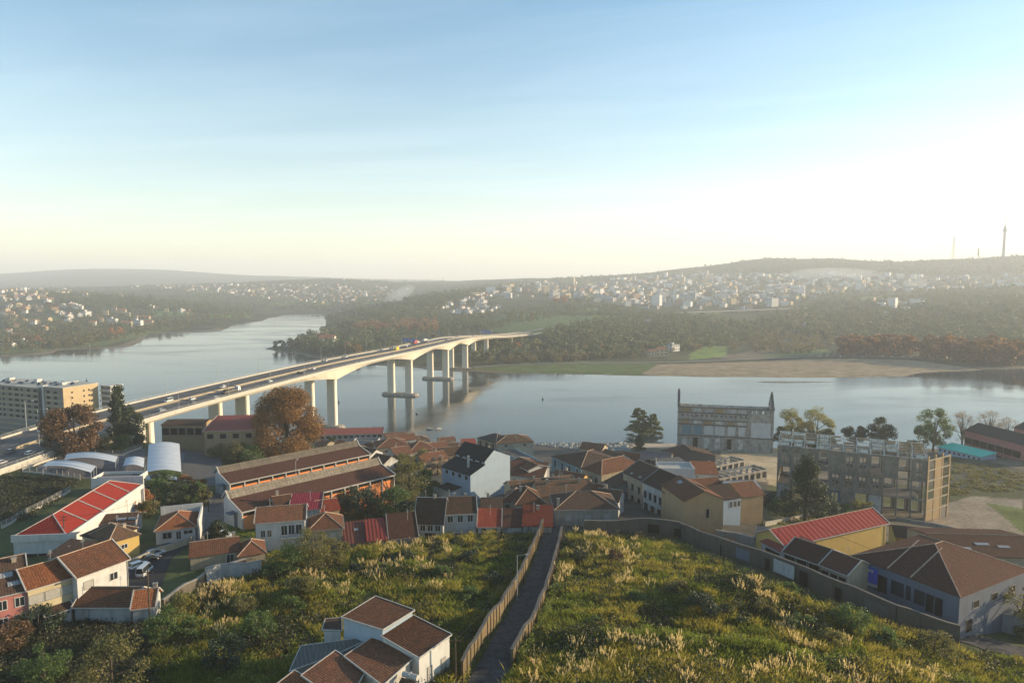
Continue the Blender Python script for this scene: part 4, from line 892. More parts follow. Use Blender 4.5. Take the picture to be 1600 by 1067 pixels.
# twin brick warehouses
def warehouse(A, B, lb, blueg):
    a = G(A[0], A[1], 5.0); b = AZ(B[0], B[1], a.z); e = Vector((b.x-a.x, b.y-a.y, 0)); L = e.length; e.normalize(); n = Vector((-e.y, e.x, 0)); d = 11.5
    zb = min(t1(a.x, a.y), t1(b.x, b.y), t1(a.x+n.x*d, a.y+n.y*d)) - 1; H = a.z - zb
    r = empty('warehouse', (a.x, a.y, zb), math.atan2(e.y, e.x), label=lb, cat='warehouse', group=None)
    pf = [(0, H), (d*.62, H+1.8), (d*.78, H+3.7), (d, H+1.2)]
    for x, s in ((0, -1), (L, 1)):
        q = [(x, 0, -1), (x, d, -1)] + [(x, y, z) for y, z in pf[::-1]]
        MB().face(q if s > 0 else q[::-1]).build('gable_wall', M['white'], r)
    MB().face([(0,0,-1),(L,0,-1),(L,0,H),(0,0,H)]).build('front_wall', M['brick'], r); MB().face([(L,d,-1),(0,d,-1),(0,d,H+1.2),(L,d,H+1.2)]).build('rear_wall', M['white2'], r)
    def sl(k0, k1, m_, nm_, o0=0, o1=0):
        (y0, z0), (y1, z1) = pf[k0], pf[k1]; MB().prism([(-.4, y0-o0, z0+.2-o0*.2), (L+.4, y0-o0, z0+.2-o0*.2), (L+.4, y1+o1, z1+.2), (-.4, y1+o1, z1+.2)], (0,0,-.18)).build(nm_, m_, r)
    sl(0, 1, M['tilebr'], 'roof', o0=.5); sl(1, 2, M['tileg'], 'upper_roof'); sl(2, 3, M['tileg'], 'rear_roof')
    mb = MB()
    for x in (-.42, L+.42):
        for (y0, z0), (y1, z1) in zip(pf, pf[1:]): mb.beam((x, y0-.4*(y0 == 0), z0+.22), (x, y1, z1+.22), .35)
    mb.beam((-.5, -.6, H+.05), (L+.5, -.6, H+.05), .3); mb.build('verge_board', M['trim'], r)
    nb_ = 11; mb = MB()
    for k in range(nb_+1): mb.box(L*k/nb_-.2, L*k/nb_+.2, -.25, .0, -1, H-.1)
    mb.build('pilaster', M['trim'], r, kind=None)
    for k in range(nb_): MB().box(L*k/nb_+.25, L*(k+1)/nb_-.25, -.06, .0, H-1.25, H-.2).build('vent_opening', M['dark'], r)
    MB().box(-2.2, 0, 2.5, 5.5, H-1.0, H-.85).build('door_canopy', M['slate'], r); MB().box(-.06, 0, 3.0, 5.0, -1, H-1.5).build('door', M['slate'], r)
warehouse((359, 756), (577, 710), 'long brick warehouse with a brown roof, the farther of the twin pair', 1)
warehouse((378, 800), (615, 742), 'long brick warehouse with a brown roof, the nearer of the twin pair', 1)
# ---------------------------------------------------------------- apartment block left
def apartments():
    c = AY(98, 607, 362); z = c.z; e = Vector((.93, -.36, 0)).normalized(); n = Vector((.36, .93, 0)).normalized(); Lf = 66.0; dd = 20.0
    zb = t1(c.x, c.y) - 3; H = z - zb; a = c - e*Lf; r = empty('apartment_block', (a.x, a.y, zb), math.atan2(e.y, e.x), label='seven-storey grey apartment block with a sunlit beige end beside the motorway', cat='apartment block')
    g1 = wallm('grey_apartment', (.33, .31, .28), .25); g2 = wallm('sunlit_beige_apartment', (.60, .47, .29), .15)  # beige end colour carries the sunlight on that face
    x1 = Lf*.70; x2 = Lf*.76
    MB().box(0, x1, 0, dd, 0, H-1).build('wall', g1, r); MB().box(x1, x2, 1.2, dd, 0, H-1.2).build('recess_wall', M['slate'], r)
    MB().box(x2, x2+1.0, -.6, dd, 0, H+.8).build('fin_wall', M['white'], r); MB().box(x2+1.0, Lf, 0, dd, 0, H).build('wing_wall', g1, r)
    MB().box(Lf, Lf+.12, -.1, dd+.1, 0, H+.4).build('end_wall', g2, r)
    fl = 3.0; nf = int((H-2)/fl)
    for k in range(nf):
        zt = H-1.6-k*fl
        MB().box(0, x1, -.14, .0, zt-fl+.15, zt-fl+1.05).build('balcony_band', M['beige'], r)
        MB().box(x2+1.1, Lf-.2, -.14, .0, zt-fl+.15, zt-fl+1.05).build('balcony_band', M['beige'], r)
        if k < 6:
            for q in range(9):
                w_ = 1.6 + (q*7+k*3) % 3 * .7; x = 1.5 + q*x1/9; MB().box(x, x+w_, -.06, 0, zt-1.55, zt-.3).build('window', M['dark'], r)
            for q in range(2): MB().box(x2+3+q*5.5, x2+5.4+q*5.5, -.06, 0, zt-1.55, zt-.3).build('window', M['dark'], r)
            for q, y in enumerate((4.4, 11.2, 14.2)):
                MB().box(Lf+.12, Lf+.17, y, y+.9, zt-1.7, zt-.7).build('window', M['dark'], r)
        MB().box(Lf+.12, Lf+8.5, dd+1, dd+9, zt-fl, zt-fl+1.1).build('balcony', M['white'], r)
        MB().box(Lf+.12, Lf+7.6, dd+1.8, dd+9, zt-fl+1.1, zt).build('gallery_wall', M['grey'], r)
    MB().box(Lf+.1, Lf+8.7, dd+.9, dd+9.2, H-1.6, H-1.1).build('gallery_roof', M['white'], r)
    MB().box(0, x1, -.3, dd, H-1, H-.6).build('roof_slab', M['conc'], r); MB().box(x2+1, Lf+.3, -.3, dd+.3, H+.0, H+.35).build('wing_roof', M['conc'], r)
    rr = random.Random(3)
    for k in range(24):
        x = 2 + k*(Lf-5)/24; y = rr.uniform(2, 12); zr = H-.6 if x < x1 else H+.35
        mb = MB(); mb.prism([(x, y, zr+.5), (x+2.1, y, zr+.5), (x+2.1, y+1.3, zr+1.4), (x, y+1.3, zr+1.4)], (0, 0, -.08)); mb.beam((x+.2, y+1.2, zr), (x+.2, y+1.2, zr+1.3), .07).beam((x+1.9, y+1.2, zr), (x+1.9, y+1.2, zr+1.3), .07).beam((x+.2, y+.1, zr), (x+.2, y+.1, zr+.5), .07)
        mb.build('solar_panel', M['solar'], r)
    for x, y, w_ in ((8, 8, 3), (x2+3, 6, 4), (28, 10, 3)): MB().box(x, x+w_, y, y+3, H-1, H+1.9).build('roof_hut', M['white'], r)
apartments()
# ---------------------------------------------------------------- car-park canopies
def canopy(corners, h, bays, sag, label, ends=True):
    """membrane roof on posts; corners: four pixels of the ground footprint"""
    g = [G(x, y, h) for x, y in corners]; zt = max(p.z for p in g); g = [AZ(x, y, zt) for x, y in corners]; zt = max(zt, max(t1(p.x, p.y) for p in g) + h*.8); g = [AZ(x, y, zt) for x, y in corners]; o = g[0].copy(); o.z = t1(o.x, o.y); r = empty('car_park_canopy', o, label=label, cat='canopy')
    nu, nv = bays*6, 8; V = []; Fc = []
    for i in range(nu+1):
        for j in range(nv+1):
            u, v = i/nu, j/nv; p = (g[0]*(1-u)+g[1]*u)*(1-v) + (g[3]*(1-u)+g[2]*u)*v
            z = zt + sag*math.sin(math.pi*v) * (1 - .35*abs(math.sin(math.pi*u*bays))**.7); V.append((p.x-o.x, p.y-o.y, z-o.z))
    for i in range(nu):
        for j in range(nv): a = i*(nv+1)+j; Fc.append((a, a+nv+1, a+nv+2, a+1))
    nm_mesh('membrane', V, Fc, [M['canvas']], parent=r, smooth=True)
    mb = MB(); 
    for i in range(bays+1):
        for k in (0, 1):
            u = i/bays; p = (g[0]*(1-u)+g[1]*u) if k == 0 else (g[3]*(1-u)+g[2]*u); q = p - o
            MB().tube((q.x, q.y, t1(p.x, p.y)-.3-o.z), (q.x, q.y, zt-o.z), .09, n=6).build('post', M['pole'], r)
canopy([(229, 738), (232, 694), (280, 693), (283, 737)], 4.0, 7, .9, 'long white ribbed canopy over the car park, the largest one')
canopy([(228, 752), (229, 744), (276, 743), (277, 750)], 3.2, 1, .7, 'short white canopy in front of the largest one')
canopy([(100, 718), (104, 709), (184, 713), (180, 722)], 3.5, 2, 1.2, 'pointed white sail canopy with two peaks by the motorway')
canopy([(66, 728), (76, 720), (150, 728), (142, 738)], 3.5, 2, 1.0, 'flat grey-white sail canopy beside the fence of the car park')
canopy([(192, 728), (196, 716), (226, 716), (225, 730)], 3.4, 2, .8, 'small grey canopy left of the largest one')
H_('plain white building with a parapet behind the red hall', (142, 752), (214, 750), 8, 4.5, 0, 'flat', 'white', 'dkconc', [(0, 1, 3.0, 9, .8, 'dark', (.1, .9))], name='office_building', cat='building')
# ---------------------------------------------------------------- riverside red roofs and houses in the centre
H_('brick riverside warehouse with a wide red metal roof near the bridge', (318, 674), (398, 672), 20, 11, 2.6, 'shed', 'tan', 'redm2', [(0, 4, 1.2, 2.5, 2.0, 'dark')], name='warehouse', cat='warehouse', trim='trim')
H_('brick riverside warehouse under the bridge with a rusty flat roof', (252, 664), (316, 664), 13, 10, 1.0, 'gable', 'tan', 'tilem', [(0, 5, 1.4, 3.0, 3.0, 'dark')], name='warehouse', cat='warehouse')
H_('low shed with a pink metal roof beside the red warehouse', (330, 684), (384, 684), 9, 4, 1.6, 'shed', 'tan', 'redm', name='shed', cat='shed')
H_('small hut with an orange gable roof by the car park road', (345, 690), (368, 686), 6, 3, 1.6, 'gableX', 'beige', 'tileo', name='shed', cat='shed')
H_('long riverside shed with a straight red metal roof behind the brown tree', (490, 680), (598, 677), 10, 4.6, 1.8, 'shed', 'lgrey', 'redm2', [(0, 12, .9, 2.4, 1.6, 'dark')], name='shed', cat='shed', trim='trim')
mid = [((505, 698), (528, 692), 7, 4, 2, 'gableX', 'beige', 'tile', 'small gabled house right of the brown tree'), ((532, 697), (549, 694), 7, 5, 2.2, 'gableX', 'white', 'tileo', 'small white gabled house with an orange roof near the long red shed'),
 ((552, 690), (590, 690), 8, 4, 1.6, 'flat', 'lgrey', 'dkconc', 'grey flat-roofed house near the riverside'), ((590, 700), (640, 696), 14, 6, 3, 'hip', 'beige', 'tile', 'brown hip-roofed house in the centre behind the warehouses'),
 ((606, 690), (650, 686), 10, 6, 2.6, 'gable', 'white2', 'tile', 'brown roofed house at the riverside left of the rubble'), ((640, 706), (682, 702), 13, 6, 3.2, 'hip', 'beige', 'tile', 'broad brown hipped roof left of the white house'),
 ((578, 712), (598, 706), 8, 5, 2, 'gableX', 'white', 'tiled', 'tiny white gabled house between the trees'), ((660, 722), (700, 716), 9, 5, 2.4, 'gable', 'beige', 'tile', 'brown tiled house just behind the large white house'),
 ((690, 712), (735, 708), 9, 6, 2.4, 'gable', 'tan', 'tilem', 'rusty brown roofed house behind the slate roof'), ((600, 724), (622, 717), 8, 5, 2.0, 'gableX', 'white2', 'tiled', 'small house hidden by the trees behind the nearer warehouse'),
 ((717, 757), (740, 748), 6, 4, 2.0, 'gable', 'white2', 'tile', 'little brown roof at the foot of the large white house'), ((790, 742), (848, 746), 10, 5, 2.6, 'shed', 'white2', 'tilebr', 'house with a dark red sloping roof right of the large white house'),
 ((612, 680), (636, 679), 8, 5, 1, 'gable', 'yellow', 'tile', 'small yellow house at the waterside'), ((600, 683), (614, 682), 8, 6, 1.5, 'gable', 'white', 'tile', 'small white house at the waterside beside the yellow one')]
for A, B, d, h, r, k, wl_, rm_, lb in mid: H_(lb, A, B, d, h, r, k, wl_, rm_, [(0, 2, 1.2, 1.2, 1.5, 'win')] if k != 'flat' else [(0, 3, 1.0, 1.5, 1.5, 'dark')], chim=[(.7, .5, 3.2)] if k in ('hip', 'gable') and d > 8 else ())
# green-grey building and teal row
H_('greenish old building with tall dark windows by the rubble shore', (746, 684), (775, 692), 13, 11, 2.6, 'hip', wallm('green_grey_wall', (.27, .29, .20), .6), 'slat', [(0, 3, 1.0, 1.8, 3.0, 'dark'), (0, 3, 5.2, 1.8, 3.0, 'dark')], name='old_building', cat='building')
H_('grey building with an olive hipped roof joined to the greenish one', (776, 693), (834, 690), 14, 9, 2.6, 'hip', wallm('grey_green_wall', (.36, .38, .33), .6), 'tilem', [(0, 2, .8, 1.2, 1.2, 'dark')], chim=[(.55, .2, 2.6)])
H_('long pale blue house wall with two dark doors', (771, 701), (858, 745), 9, 6, .4, 'flat', 'blu', 'dkconc', [(0, 5, 1.6, 1.8, 2.4, 'dark', (.0, .45))], name='terraced_house')
H_('teal house with tall windows under a wide dark roof', (862, 712), (908, 731), 22, 7, 3.0, 'hip', 'teal', 'tiled', [(0, 4, 1.2, 1.1, 3.0, 'dark')], name='terraced_house')
H_('beige corner house with two windows under a brown roof', (909, 731), (940, 741), 20, 7.5, 3.0, 'hip', 'beige', 'tile', [(0, 2, 1.6, 1.5, 2.2, 'win')], name='terraced_house')
H_('narrow house with a dark lean-to roof in the middle street', (941, 754), (962, 762), 9, 4.5, 2.2, 'shed', 'teal', 'tiled', [(0, 2, 1.2, 1.0, 1.8, 'win')], name='terraced_house')
H_('pinkish house squeezed between the two long terraces', (958, 735), (976, 748), 10, 6.5, 1.6, 'shed', 'tan', 'tiled', [(0, 2, 1.2, 1.0, 1.8, 'win')], name='terraced_house')
# long terrace with shops, facade runs to lower right
H_('pale terraced house at the far end of the long row', (974, 738), (1004, 752), 13, 8.5, 3.4, 'gable', 'beige', 'tiled', [(0, 3, 2.4, 1.2, 2.2, 'dark'), (0, 3, 6.2, 1.4, 2.3, 'dark')], name='terraced_house', trim='trimg', extras=skylights((.3, .12, 1.2, .8), (.7, .12, 1.2, .8)))
H_('longest white terraced house with dark windows in the row', (1005, 753), (1036, 767), 13, 8.5, 3.4, 'gable', 'white2', 'tiled', [(0, 4, 2.4, 1.2, 2.2, 'dark'), (0, 3, 6.2, 1.8, 2.3, 'dark')], name='terraced_house', trim='trimg', ridge=True)
H_('last white terraced house of the row against the tan gable', (1037, 768), (1069, 783), 12, 8.5, 3.4, 'gable', 'white2', 'tiled', [(0, 3, 2.4, 1.2, 2.2, 'dark'), (0, 3, 6.2, 1.6, 2.3, 'win')], name='terraced_house', extras=skylights((.4, .35, 1.2, .7)))
H_('tan rendered house with a blank gable and one slit window', (1070, 783), (1130, 779), 15, 9.0, 2.4, 'gableX', 'tan', 'tile', [(0, 1, 2.6, .8, 2.4, 'dark', (.5, .7))], extras=skylights((.2, .6, 2.2, 1.2)))
H_('white back wing with blue windows between the two tan houses', (1131, 781), (1158, 777), 8, 7.5, 1.6, 'shed', 'shaded_white', 'tiled', [(0, 3, .8, 1.0, 1.8, 'win', (.3, 1))])
H_('tan rendered end house with a tiled roof sloping right', (1159, 776), (1194, 772), 12, 8.4, 2.4, 'gable', 'tan', 'tile', trim=None)
H_('small white rooftop building with a pale flat top behind the terrace', (1030, 735), (1086, 736), 9, 8.0, 0, 'flat', 'white', 'conc')
H_('house with an orange tiled roof behind the terrace', (1084, 740), (1122, 741), 9, 6.5, 2.2, 'shed', 'white', 'tileo')
H_('grey stone house with a broken roof in front of the ruined mill', (1000, 718), (1046, 722), 14, 4.5, 2.4, 'gable', 'dkconc', tilem('grey_stone_tiles', (.20, .20, .21), (.14, .14, .16), .4), name='old_building', cat='building')
H_('dark timbered shed roof at the foot of the ruined mill', (1046, 714), (1118, 712), 12, 5, 2.8, 'gableX', 'dkconc', 'tiled', name='shed', cat='shed')
H_('low roof of broken tiles and bare rafters right of the teal house', (958, 716), (1000, 722), 14, 4, 2.0, 'gable', 'beige', 'tileo', name='shed', cat='shed')
H_('white building with a glazed roof behind the tan houses', (1140, 765), (1188, 763), 9, 8.5, 1.4, 'gable', 'white', 'zinc', name='building', cat='building')

fill = [((618, 712), (645, 708), 10, 5, 2.4, 'gable', 'white2', 'tile', 'brown tiled house wedged between the central trees'), ((640, 690), (672, 688), 9, 5, 2.2, 'hip', 'beige', 'tilem', 'low hipped house left of the brown stony shore'), ((676, 700), (700, 697), 8, 5, 2.0, 'gable', 'tan', 'tile', 'small brown house facing the stony shore'),
 ((700, 700), (728, 698), 8, 4, 1.8, 'gable', 'white2', 'tiled', 'small dark-roofed house at the end of the stony shore'), ((722, 694), (744, 693), 7, 3.5, 1.4, 'shed', 'white', 'redtile', 'tiny shed with a red and white wall by the greenish building'), ((742, 706), (770, 716), 9, 5, 2.2, 'gable', 'beige', 'tile', 'house with a pale ridge just behind the white side building'),
   
 ((860, 748), (905, 756), 9, 5, 2.2, 'gable', 'yellow', 'tile', 'yellow-walled house with a dark roof below the teal facade'), ((846, 762), (900, 764), 8, 5, 2.0, 'gable', 'cream', 'tilem', 'second cream house with a dark roof beside the long cream one'), ((900, 770), (935, 776), 9, 5, 2.4, 'gable', 'beige', 'tile', 'brown roof squeezed above the stone house roof'),
 ((930, 780), (966, 784), 9, 4.6, 2.0, 'gable', 'white2', 'tiled', 'dark roofed shop at the street corner below the terraces'), ((784, 782), (818, 784), 9, 4.5, 2.2, 'hip', 'beige', 'tile', 'small hipped house in the yard above the red low houses'), ((752, 796), (784, 796), 8, 4, 2.0, 'gable', 'grey', 'tiled', 'grey house with washing lines behind the red low house'),
 ((906, 700), (940, 704), 10, 4.5, 2.4, 'gable', 'beige', 'tile', 'brown roof on the river side of the teal house'), ((934, 712), (962, 720), 10, 5, 2.4, 'gable', 'white2', 'tilem', 'mossy roof between the teal house and the broken tiles'), ((1000, 728), (1030, 738), 9, 5.5, 2.2, 'gable', 'white2', 'tiled', 'dark roof right behind the pale end of the long terrace'),
 ((1046, 732), (1080, 728), 9, 4.5, 1.5, 'shed', 'dkconc', 'fibre', 'grey sheet roof at the foot of the mill wall'), ((1090, 764), (1130, 760), 8, 7.0, 2.0, 'gable', 'white2', 'tile', 'brown roof directly behind the tan gable house'), ((568, 700), (590, 702), 8, 4.4, 2.0, 'gable', 'beige', 'tile', 'small brown house between the gabled houses by the red shed'),
 ((688, 690), (712, 688), 8, 4, 1.6, 'gable', 'beige', 'tile', 'low house right at the left end of the stony shore'), ((548, 706), (574, 704), 8, 4.5, 2, 'hip', 'white2', 'tiled', 'dark hipped house behind the farther warehouse'), ((1180, 842), (1206, 846), 6, 3, 1.2, 'shed', 'stone', 'fibre', 'small grey shed by the low wall of the ruined plot'),
 ((430, 792), (456, 788), 7, 6.0, 1.8, 'gable', 'white', 'tile', 'brown roof behind the white two-storey house'), ((604, 720), (624, 732), 8, 4.4, 2, 'gable', 'white2', 'tile', 'small house at the right end of the farther warehouse')]
for A, B, d, h, r, k, wl_, rm_, lb in fill: H_(lb, A, B, d, h, r, k, wl_, rm_, [(0, 2, 1.0, 1.1, 1.4, 'win')], chim=[(.3, .6, 3.0)] if k == 'gable' else ())
# ---------------------------------------------------------------- right side
H_('long shed with a bright striped red metal roof', (1226, 852), (1385, 816), 9, 4.6, 2.4, 'gable', 'yellow', ribm('striped_red_sheet', (.34, .04, .035), 1.6, rust=.05), ov=.5, name='shed', cat='shed', trim='trim')
H_('low house with a brown roof and green shopfront below the striped shed', (1225, 862), (1282, 882), 10, 4.2, 2.2, 'gable', 'green', 'tilebr', [(0, 3, .5, 2.4, 2.2, 'dark')], trim='trim')
H_('low house with a brown roof and white front left of the blue wall', (1283, 882), (1324, 898), 9, 4.0, 2.2, 'gable', 'beige', 'tilebr', [(0, 3, 1.0, 1.6, 1.7, 'dark')], trim='trim')
H_('small red roofed shop with a wide dark garage opening', (1190, 846), (1226, 864), 9, 4.0, 1.2, 'shed', 'lgrey', 'redm2', [(0, 1, .8, 4.6, 3.0, 'dark', (0, 1), 'door')], name='shop', cat='shop')
def bw_x(root, L, d, H):
    s = MB().box(2.2, 6.2, -.18, -.02, H-4.4, H-.9).build('sign_board', M['bluep'], root)
    mb = MB().box(2.2, 6.2, -.19, -.02, H-5.1, H-4.45)
    mb.build('sign_strip', M['trim'], s)
    lt = MB()
    for k, x in enumerate((2.6, 3.3, 4.0, 4.7)): lt.box(x, x+.45, -.2, -.181, H-2.0, H-1.4)
    lt.build('sign_lettering', M['trim'], s)
    for k, (x0, x1) in enumerate(((.235, .36), (.40, .52), (.54, .585), (.615, .71), (.72, .79), (.80, .865))):
        nm = 'door' if k in (0, 4, 5) else 'window'
        MB().box(L*x0, L*x1, -.05, .0, H-5.6 if nm == 'door' else H-4.9, H-1.9).build(nm, M['dark'] if nm == 'door' else M['glass'], root)
    sl_ = 4.4/(d/2) if d < L else 4.4/(L/2); mb = MB()
    for t_ in (.36, .58): mb.tube((L*t_, -.2, H+.2), (L*t_, d*.42, H+.22+sl_*d*.42), .16, n=5)
    mb.build('verge_tiles', M['ridge'], root)
H_('large workshop with slate-blue front wall, blue sign and a wide brown roof', (1332, 868), (1500, 932), 26, 6.2, 4.4, 'hip', 'slate', 'tilebr', [(1, 3, 2.2, 2.2, 1.4, 'dark', (.1, .9)), (1, 1, 5.6, 2.4, 2.6, 'dark', (.0, .3), 'door')], ov=.3, name='workshop', cat='workshop', extras=bw_x)
H_('brown hip-roofed building joined to the right of the workshop', (1502, 932), (1600, 905), 18, 6.0, 3.6, 'hip', 'dkconc', 'tile', name='building', cat='building')
H_('long low dark roof with a small yellow gable beside the dirt yard', (1400, 838), (1520, 850), 9, 3.6, 1.8, 'gable', 'yellow', 'tiled', name='shed', cat='shed')
H_('wide brown roof behind the workshop near the dirt yard', (1480, 868), (1640, 872), 20, 6.4, 2.0, 'gable', 'beige', 'tilebr', name='building', cat='building', extras=skylights((.2, .3, 3, 1), (.4, .5, 3.5, 1.2), (.6, .4, 3, 1.2)))
H_('pink factory building with a dark rounded roof at the right edge', (1508, 672), (1640, 706), 18, 13, 4.0, 'gable', 'pink', plain('dark_felt_roof', (.07, .06, .055), .9, .3), [(0, 7, 4.0, 5.0, 3.6, 'dark', (0, .7)), (0, 8, 9.5, 3.0, 2.4, 'dark', (.2, 1))], name='factory', cat='factory')
H_('second dark-roofed factory block cut by the right edge', (1585, 668), (1680, 690), 22, 14, 5.0, 'gable', 'pink', plain('dark_felt', (.07, .06, .055), .9, .3), name='factory', cat='factory')
H_('white building with a bright turquoise roof at the foot of the pink factory', (1466, 698), (1534, 714), 12, 4.5, 1.2, 'shed', 'shaded_white', plain('turquoise_roof', (.04, .62, .45), .6, .15), [(0, 9, .9, 1.0, 1.2, 'dark')], name='building', cat='building')
# ---------------------------------------------------------------- ruined mill (towers) and ruined frame
def openwall(mb, L, z0, z1, ops, y0=0, y1=.5, mi=0):
    """wall along x with real openings; ops rows: (zlo, zhi, [(x0,x1),...])"""
    rows_ = sorted(ops); z = z0
    for zl, zh, sp in rows_:
        if zl > z: mb.box(0, L, y0, y1, z, zl, mi)
        x = 0
        for a, b_ in sorted(sp):
            if a > x: mb.box(x, a, y0, y1, zl, zh, mi)
            x = b_
        if x < L: mb.box(x, L, y0, y1, zl, zh, mi)
        z = zh
    if z < z1: mb.box(0, L, y0, y1, z, z1, mi)
def mill():
    g = G(1058, 702, 0); z0 = g.z; bq = AY(1208, 702, g.y-13); L = math.hypot(bq.x - g.x, 13); tp = AY(1058, 635, g.y).z; H = tp - z0; d = 16.0
    r = empty('ruined_mill', (g.x, g.y, z0), -.235, label='ruined concrete mill with two ornate gable spires standing at the water', cat='ruin')
    fl = [0, .16, .36, .60, .73, .86, 1.0]
    mb = MB(); rows_ = []
    xm = L*.74
    def sp(n, a, b_, f): return [(a+(b_-a)*(k+(1-f)/2)/n, a+(b_-a)*(k+(1+f)/2)/n) for k in range(n)]
    rows_.append((H*.78, H*.86, sp(14, L*.03, xm, .45))); rows_.append((H*.02, H*.13, [(L*.3, L*.34), (L*.5, L*.53)]))
    rows_.append((H*.90, H*.97, sp(10, L*.62, L*.98, .4)))
    openwall(mb, L, -2, H*.995, rows_); mb.build('front_wall', M['ruin2'], r)
    wp = [(k, f) for k, f in enumerate(((.05,.15),(.16,.26),(.28,.38),(.39,.50),(.53,.61),(.64,.71)))]
    for k, (a, b_) in wp: MB().box(L*a, L*b_, -.08, .0, H*.38, H*.58).build('blocked_window', M['teal'] if k < 2 else M['white'], r)
    MB().box(L*.77, L*.97, -.1, .0, H*.36, H*.70).build('plaster_panel', M['white'], r)
    mb = MB()
    for f in (.34, .60, .70, .87): mb.box(-.3, xm if f > .5 else L, -.5, .0, H*f, H*f+.45)
    mb.box(-.4, L+.4, -.6, .5, H*.995, H+.35); mb.build('cornice', M['dkconc'], r)
    for k in range(6):
        MB().box(L*(.04+.118*k), L*(.04+.118*k)+L*.085, -.06, .0, H*.62, H*.70).build('stained_band', M['ruin'] if k % 2 else M['tan'], r); MB().box(L*(.04+.118*k), L*(.04+.118*k)+L*.09, -.06, .0, H*.89, H*.98).build('upper_panel', M['white2'] if k % 3 else M['tan'], r); MB().box(L*(.05+.118*k), L*(.05+.118*k)+L*.05, -.06, .0, H*.06, H*.30).build('doorway', M['dark'] if k in (1, 4) else M['ruin'], r)
    for x in (0, L*.155, L*.27, L*.385, L*.51, L*.62, L*.74, L*.985): MB().box(x, x+.7, -.35, .0, -2, H*.99).build('pilaster', M['ruin2'], r)
    mb = MB(); openwall(mb, L, -2, H*.97, [(H*.40, H*.56, sp(9, 2, L-2, .5)), (H*.78, H*.86, sp(14, 2, L-2, .4))], d-.5, d); mb.build('rear_wall', M['ruin'], r)
    MB().box(.5, L-.5, .5, d-.5, H*.72, H*.735).build('floor_slab', M['dkconc'], r)
    for nm_x, x in (('l', 0), ('r', L-1.0)):
        pf = [(0, H), (1.2, H+2.2), (2.0, H+2.0), (3.0, H+3.6), (5.0, H+5.2), (6.5, H+7.2), (7.6, H+7.4), (8.2, H+8.8), (9.0, H+9.0), (9.4, H+11), (10.0, H+11.4)]; pf = [(y*d/20, H+(z-H)*.72) for y, z in pf]
        pf2 = pf + [(d-y, z) for y, z in pf[-2::-1]]
        poly = [(x, 0, -2)] + [(x, y, z) for y, z in pf2] + [(x, d, -2)]
        MB().prism(poly, (1.0, 0, 0)).build('gable_wall', M['ruin2'], r); mb = MB()
        for y, z in ((.8, H+.8), (d/2, H+7.6), (d-.8, H+.8)): mb.lathe((x+.5, y, z), [(.5, 0), (.7, .6), (.4, 1.0), (.6, 1.5), (.3, 2.0), (.02, 2.3)], 8)
        for (y0, z0_), (y1, z1_) in zip(pf2, pf2[1:]): mb.beam((x+.5, y0, z0_), (x+.5, y1, z1_), 1.5, .45)
        mb.build('coping', M['dkconc'], r)
mill()
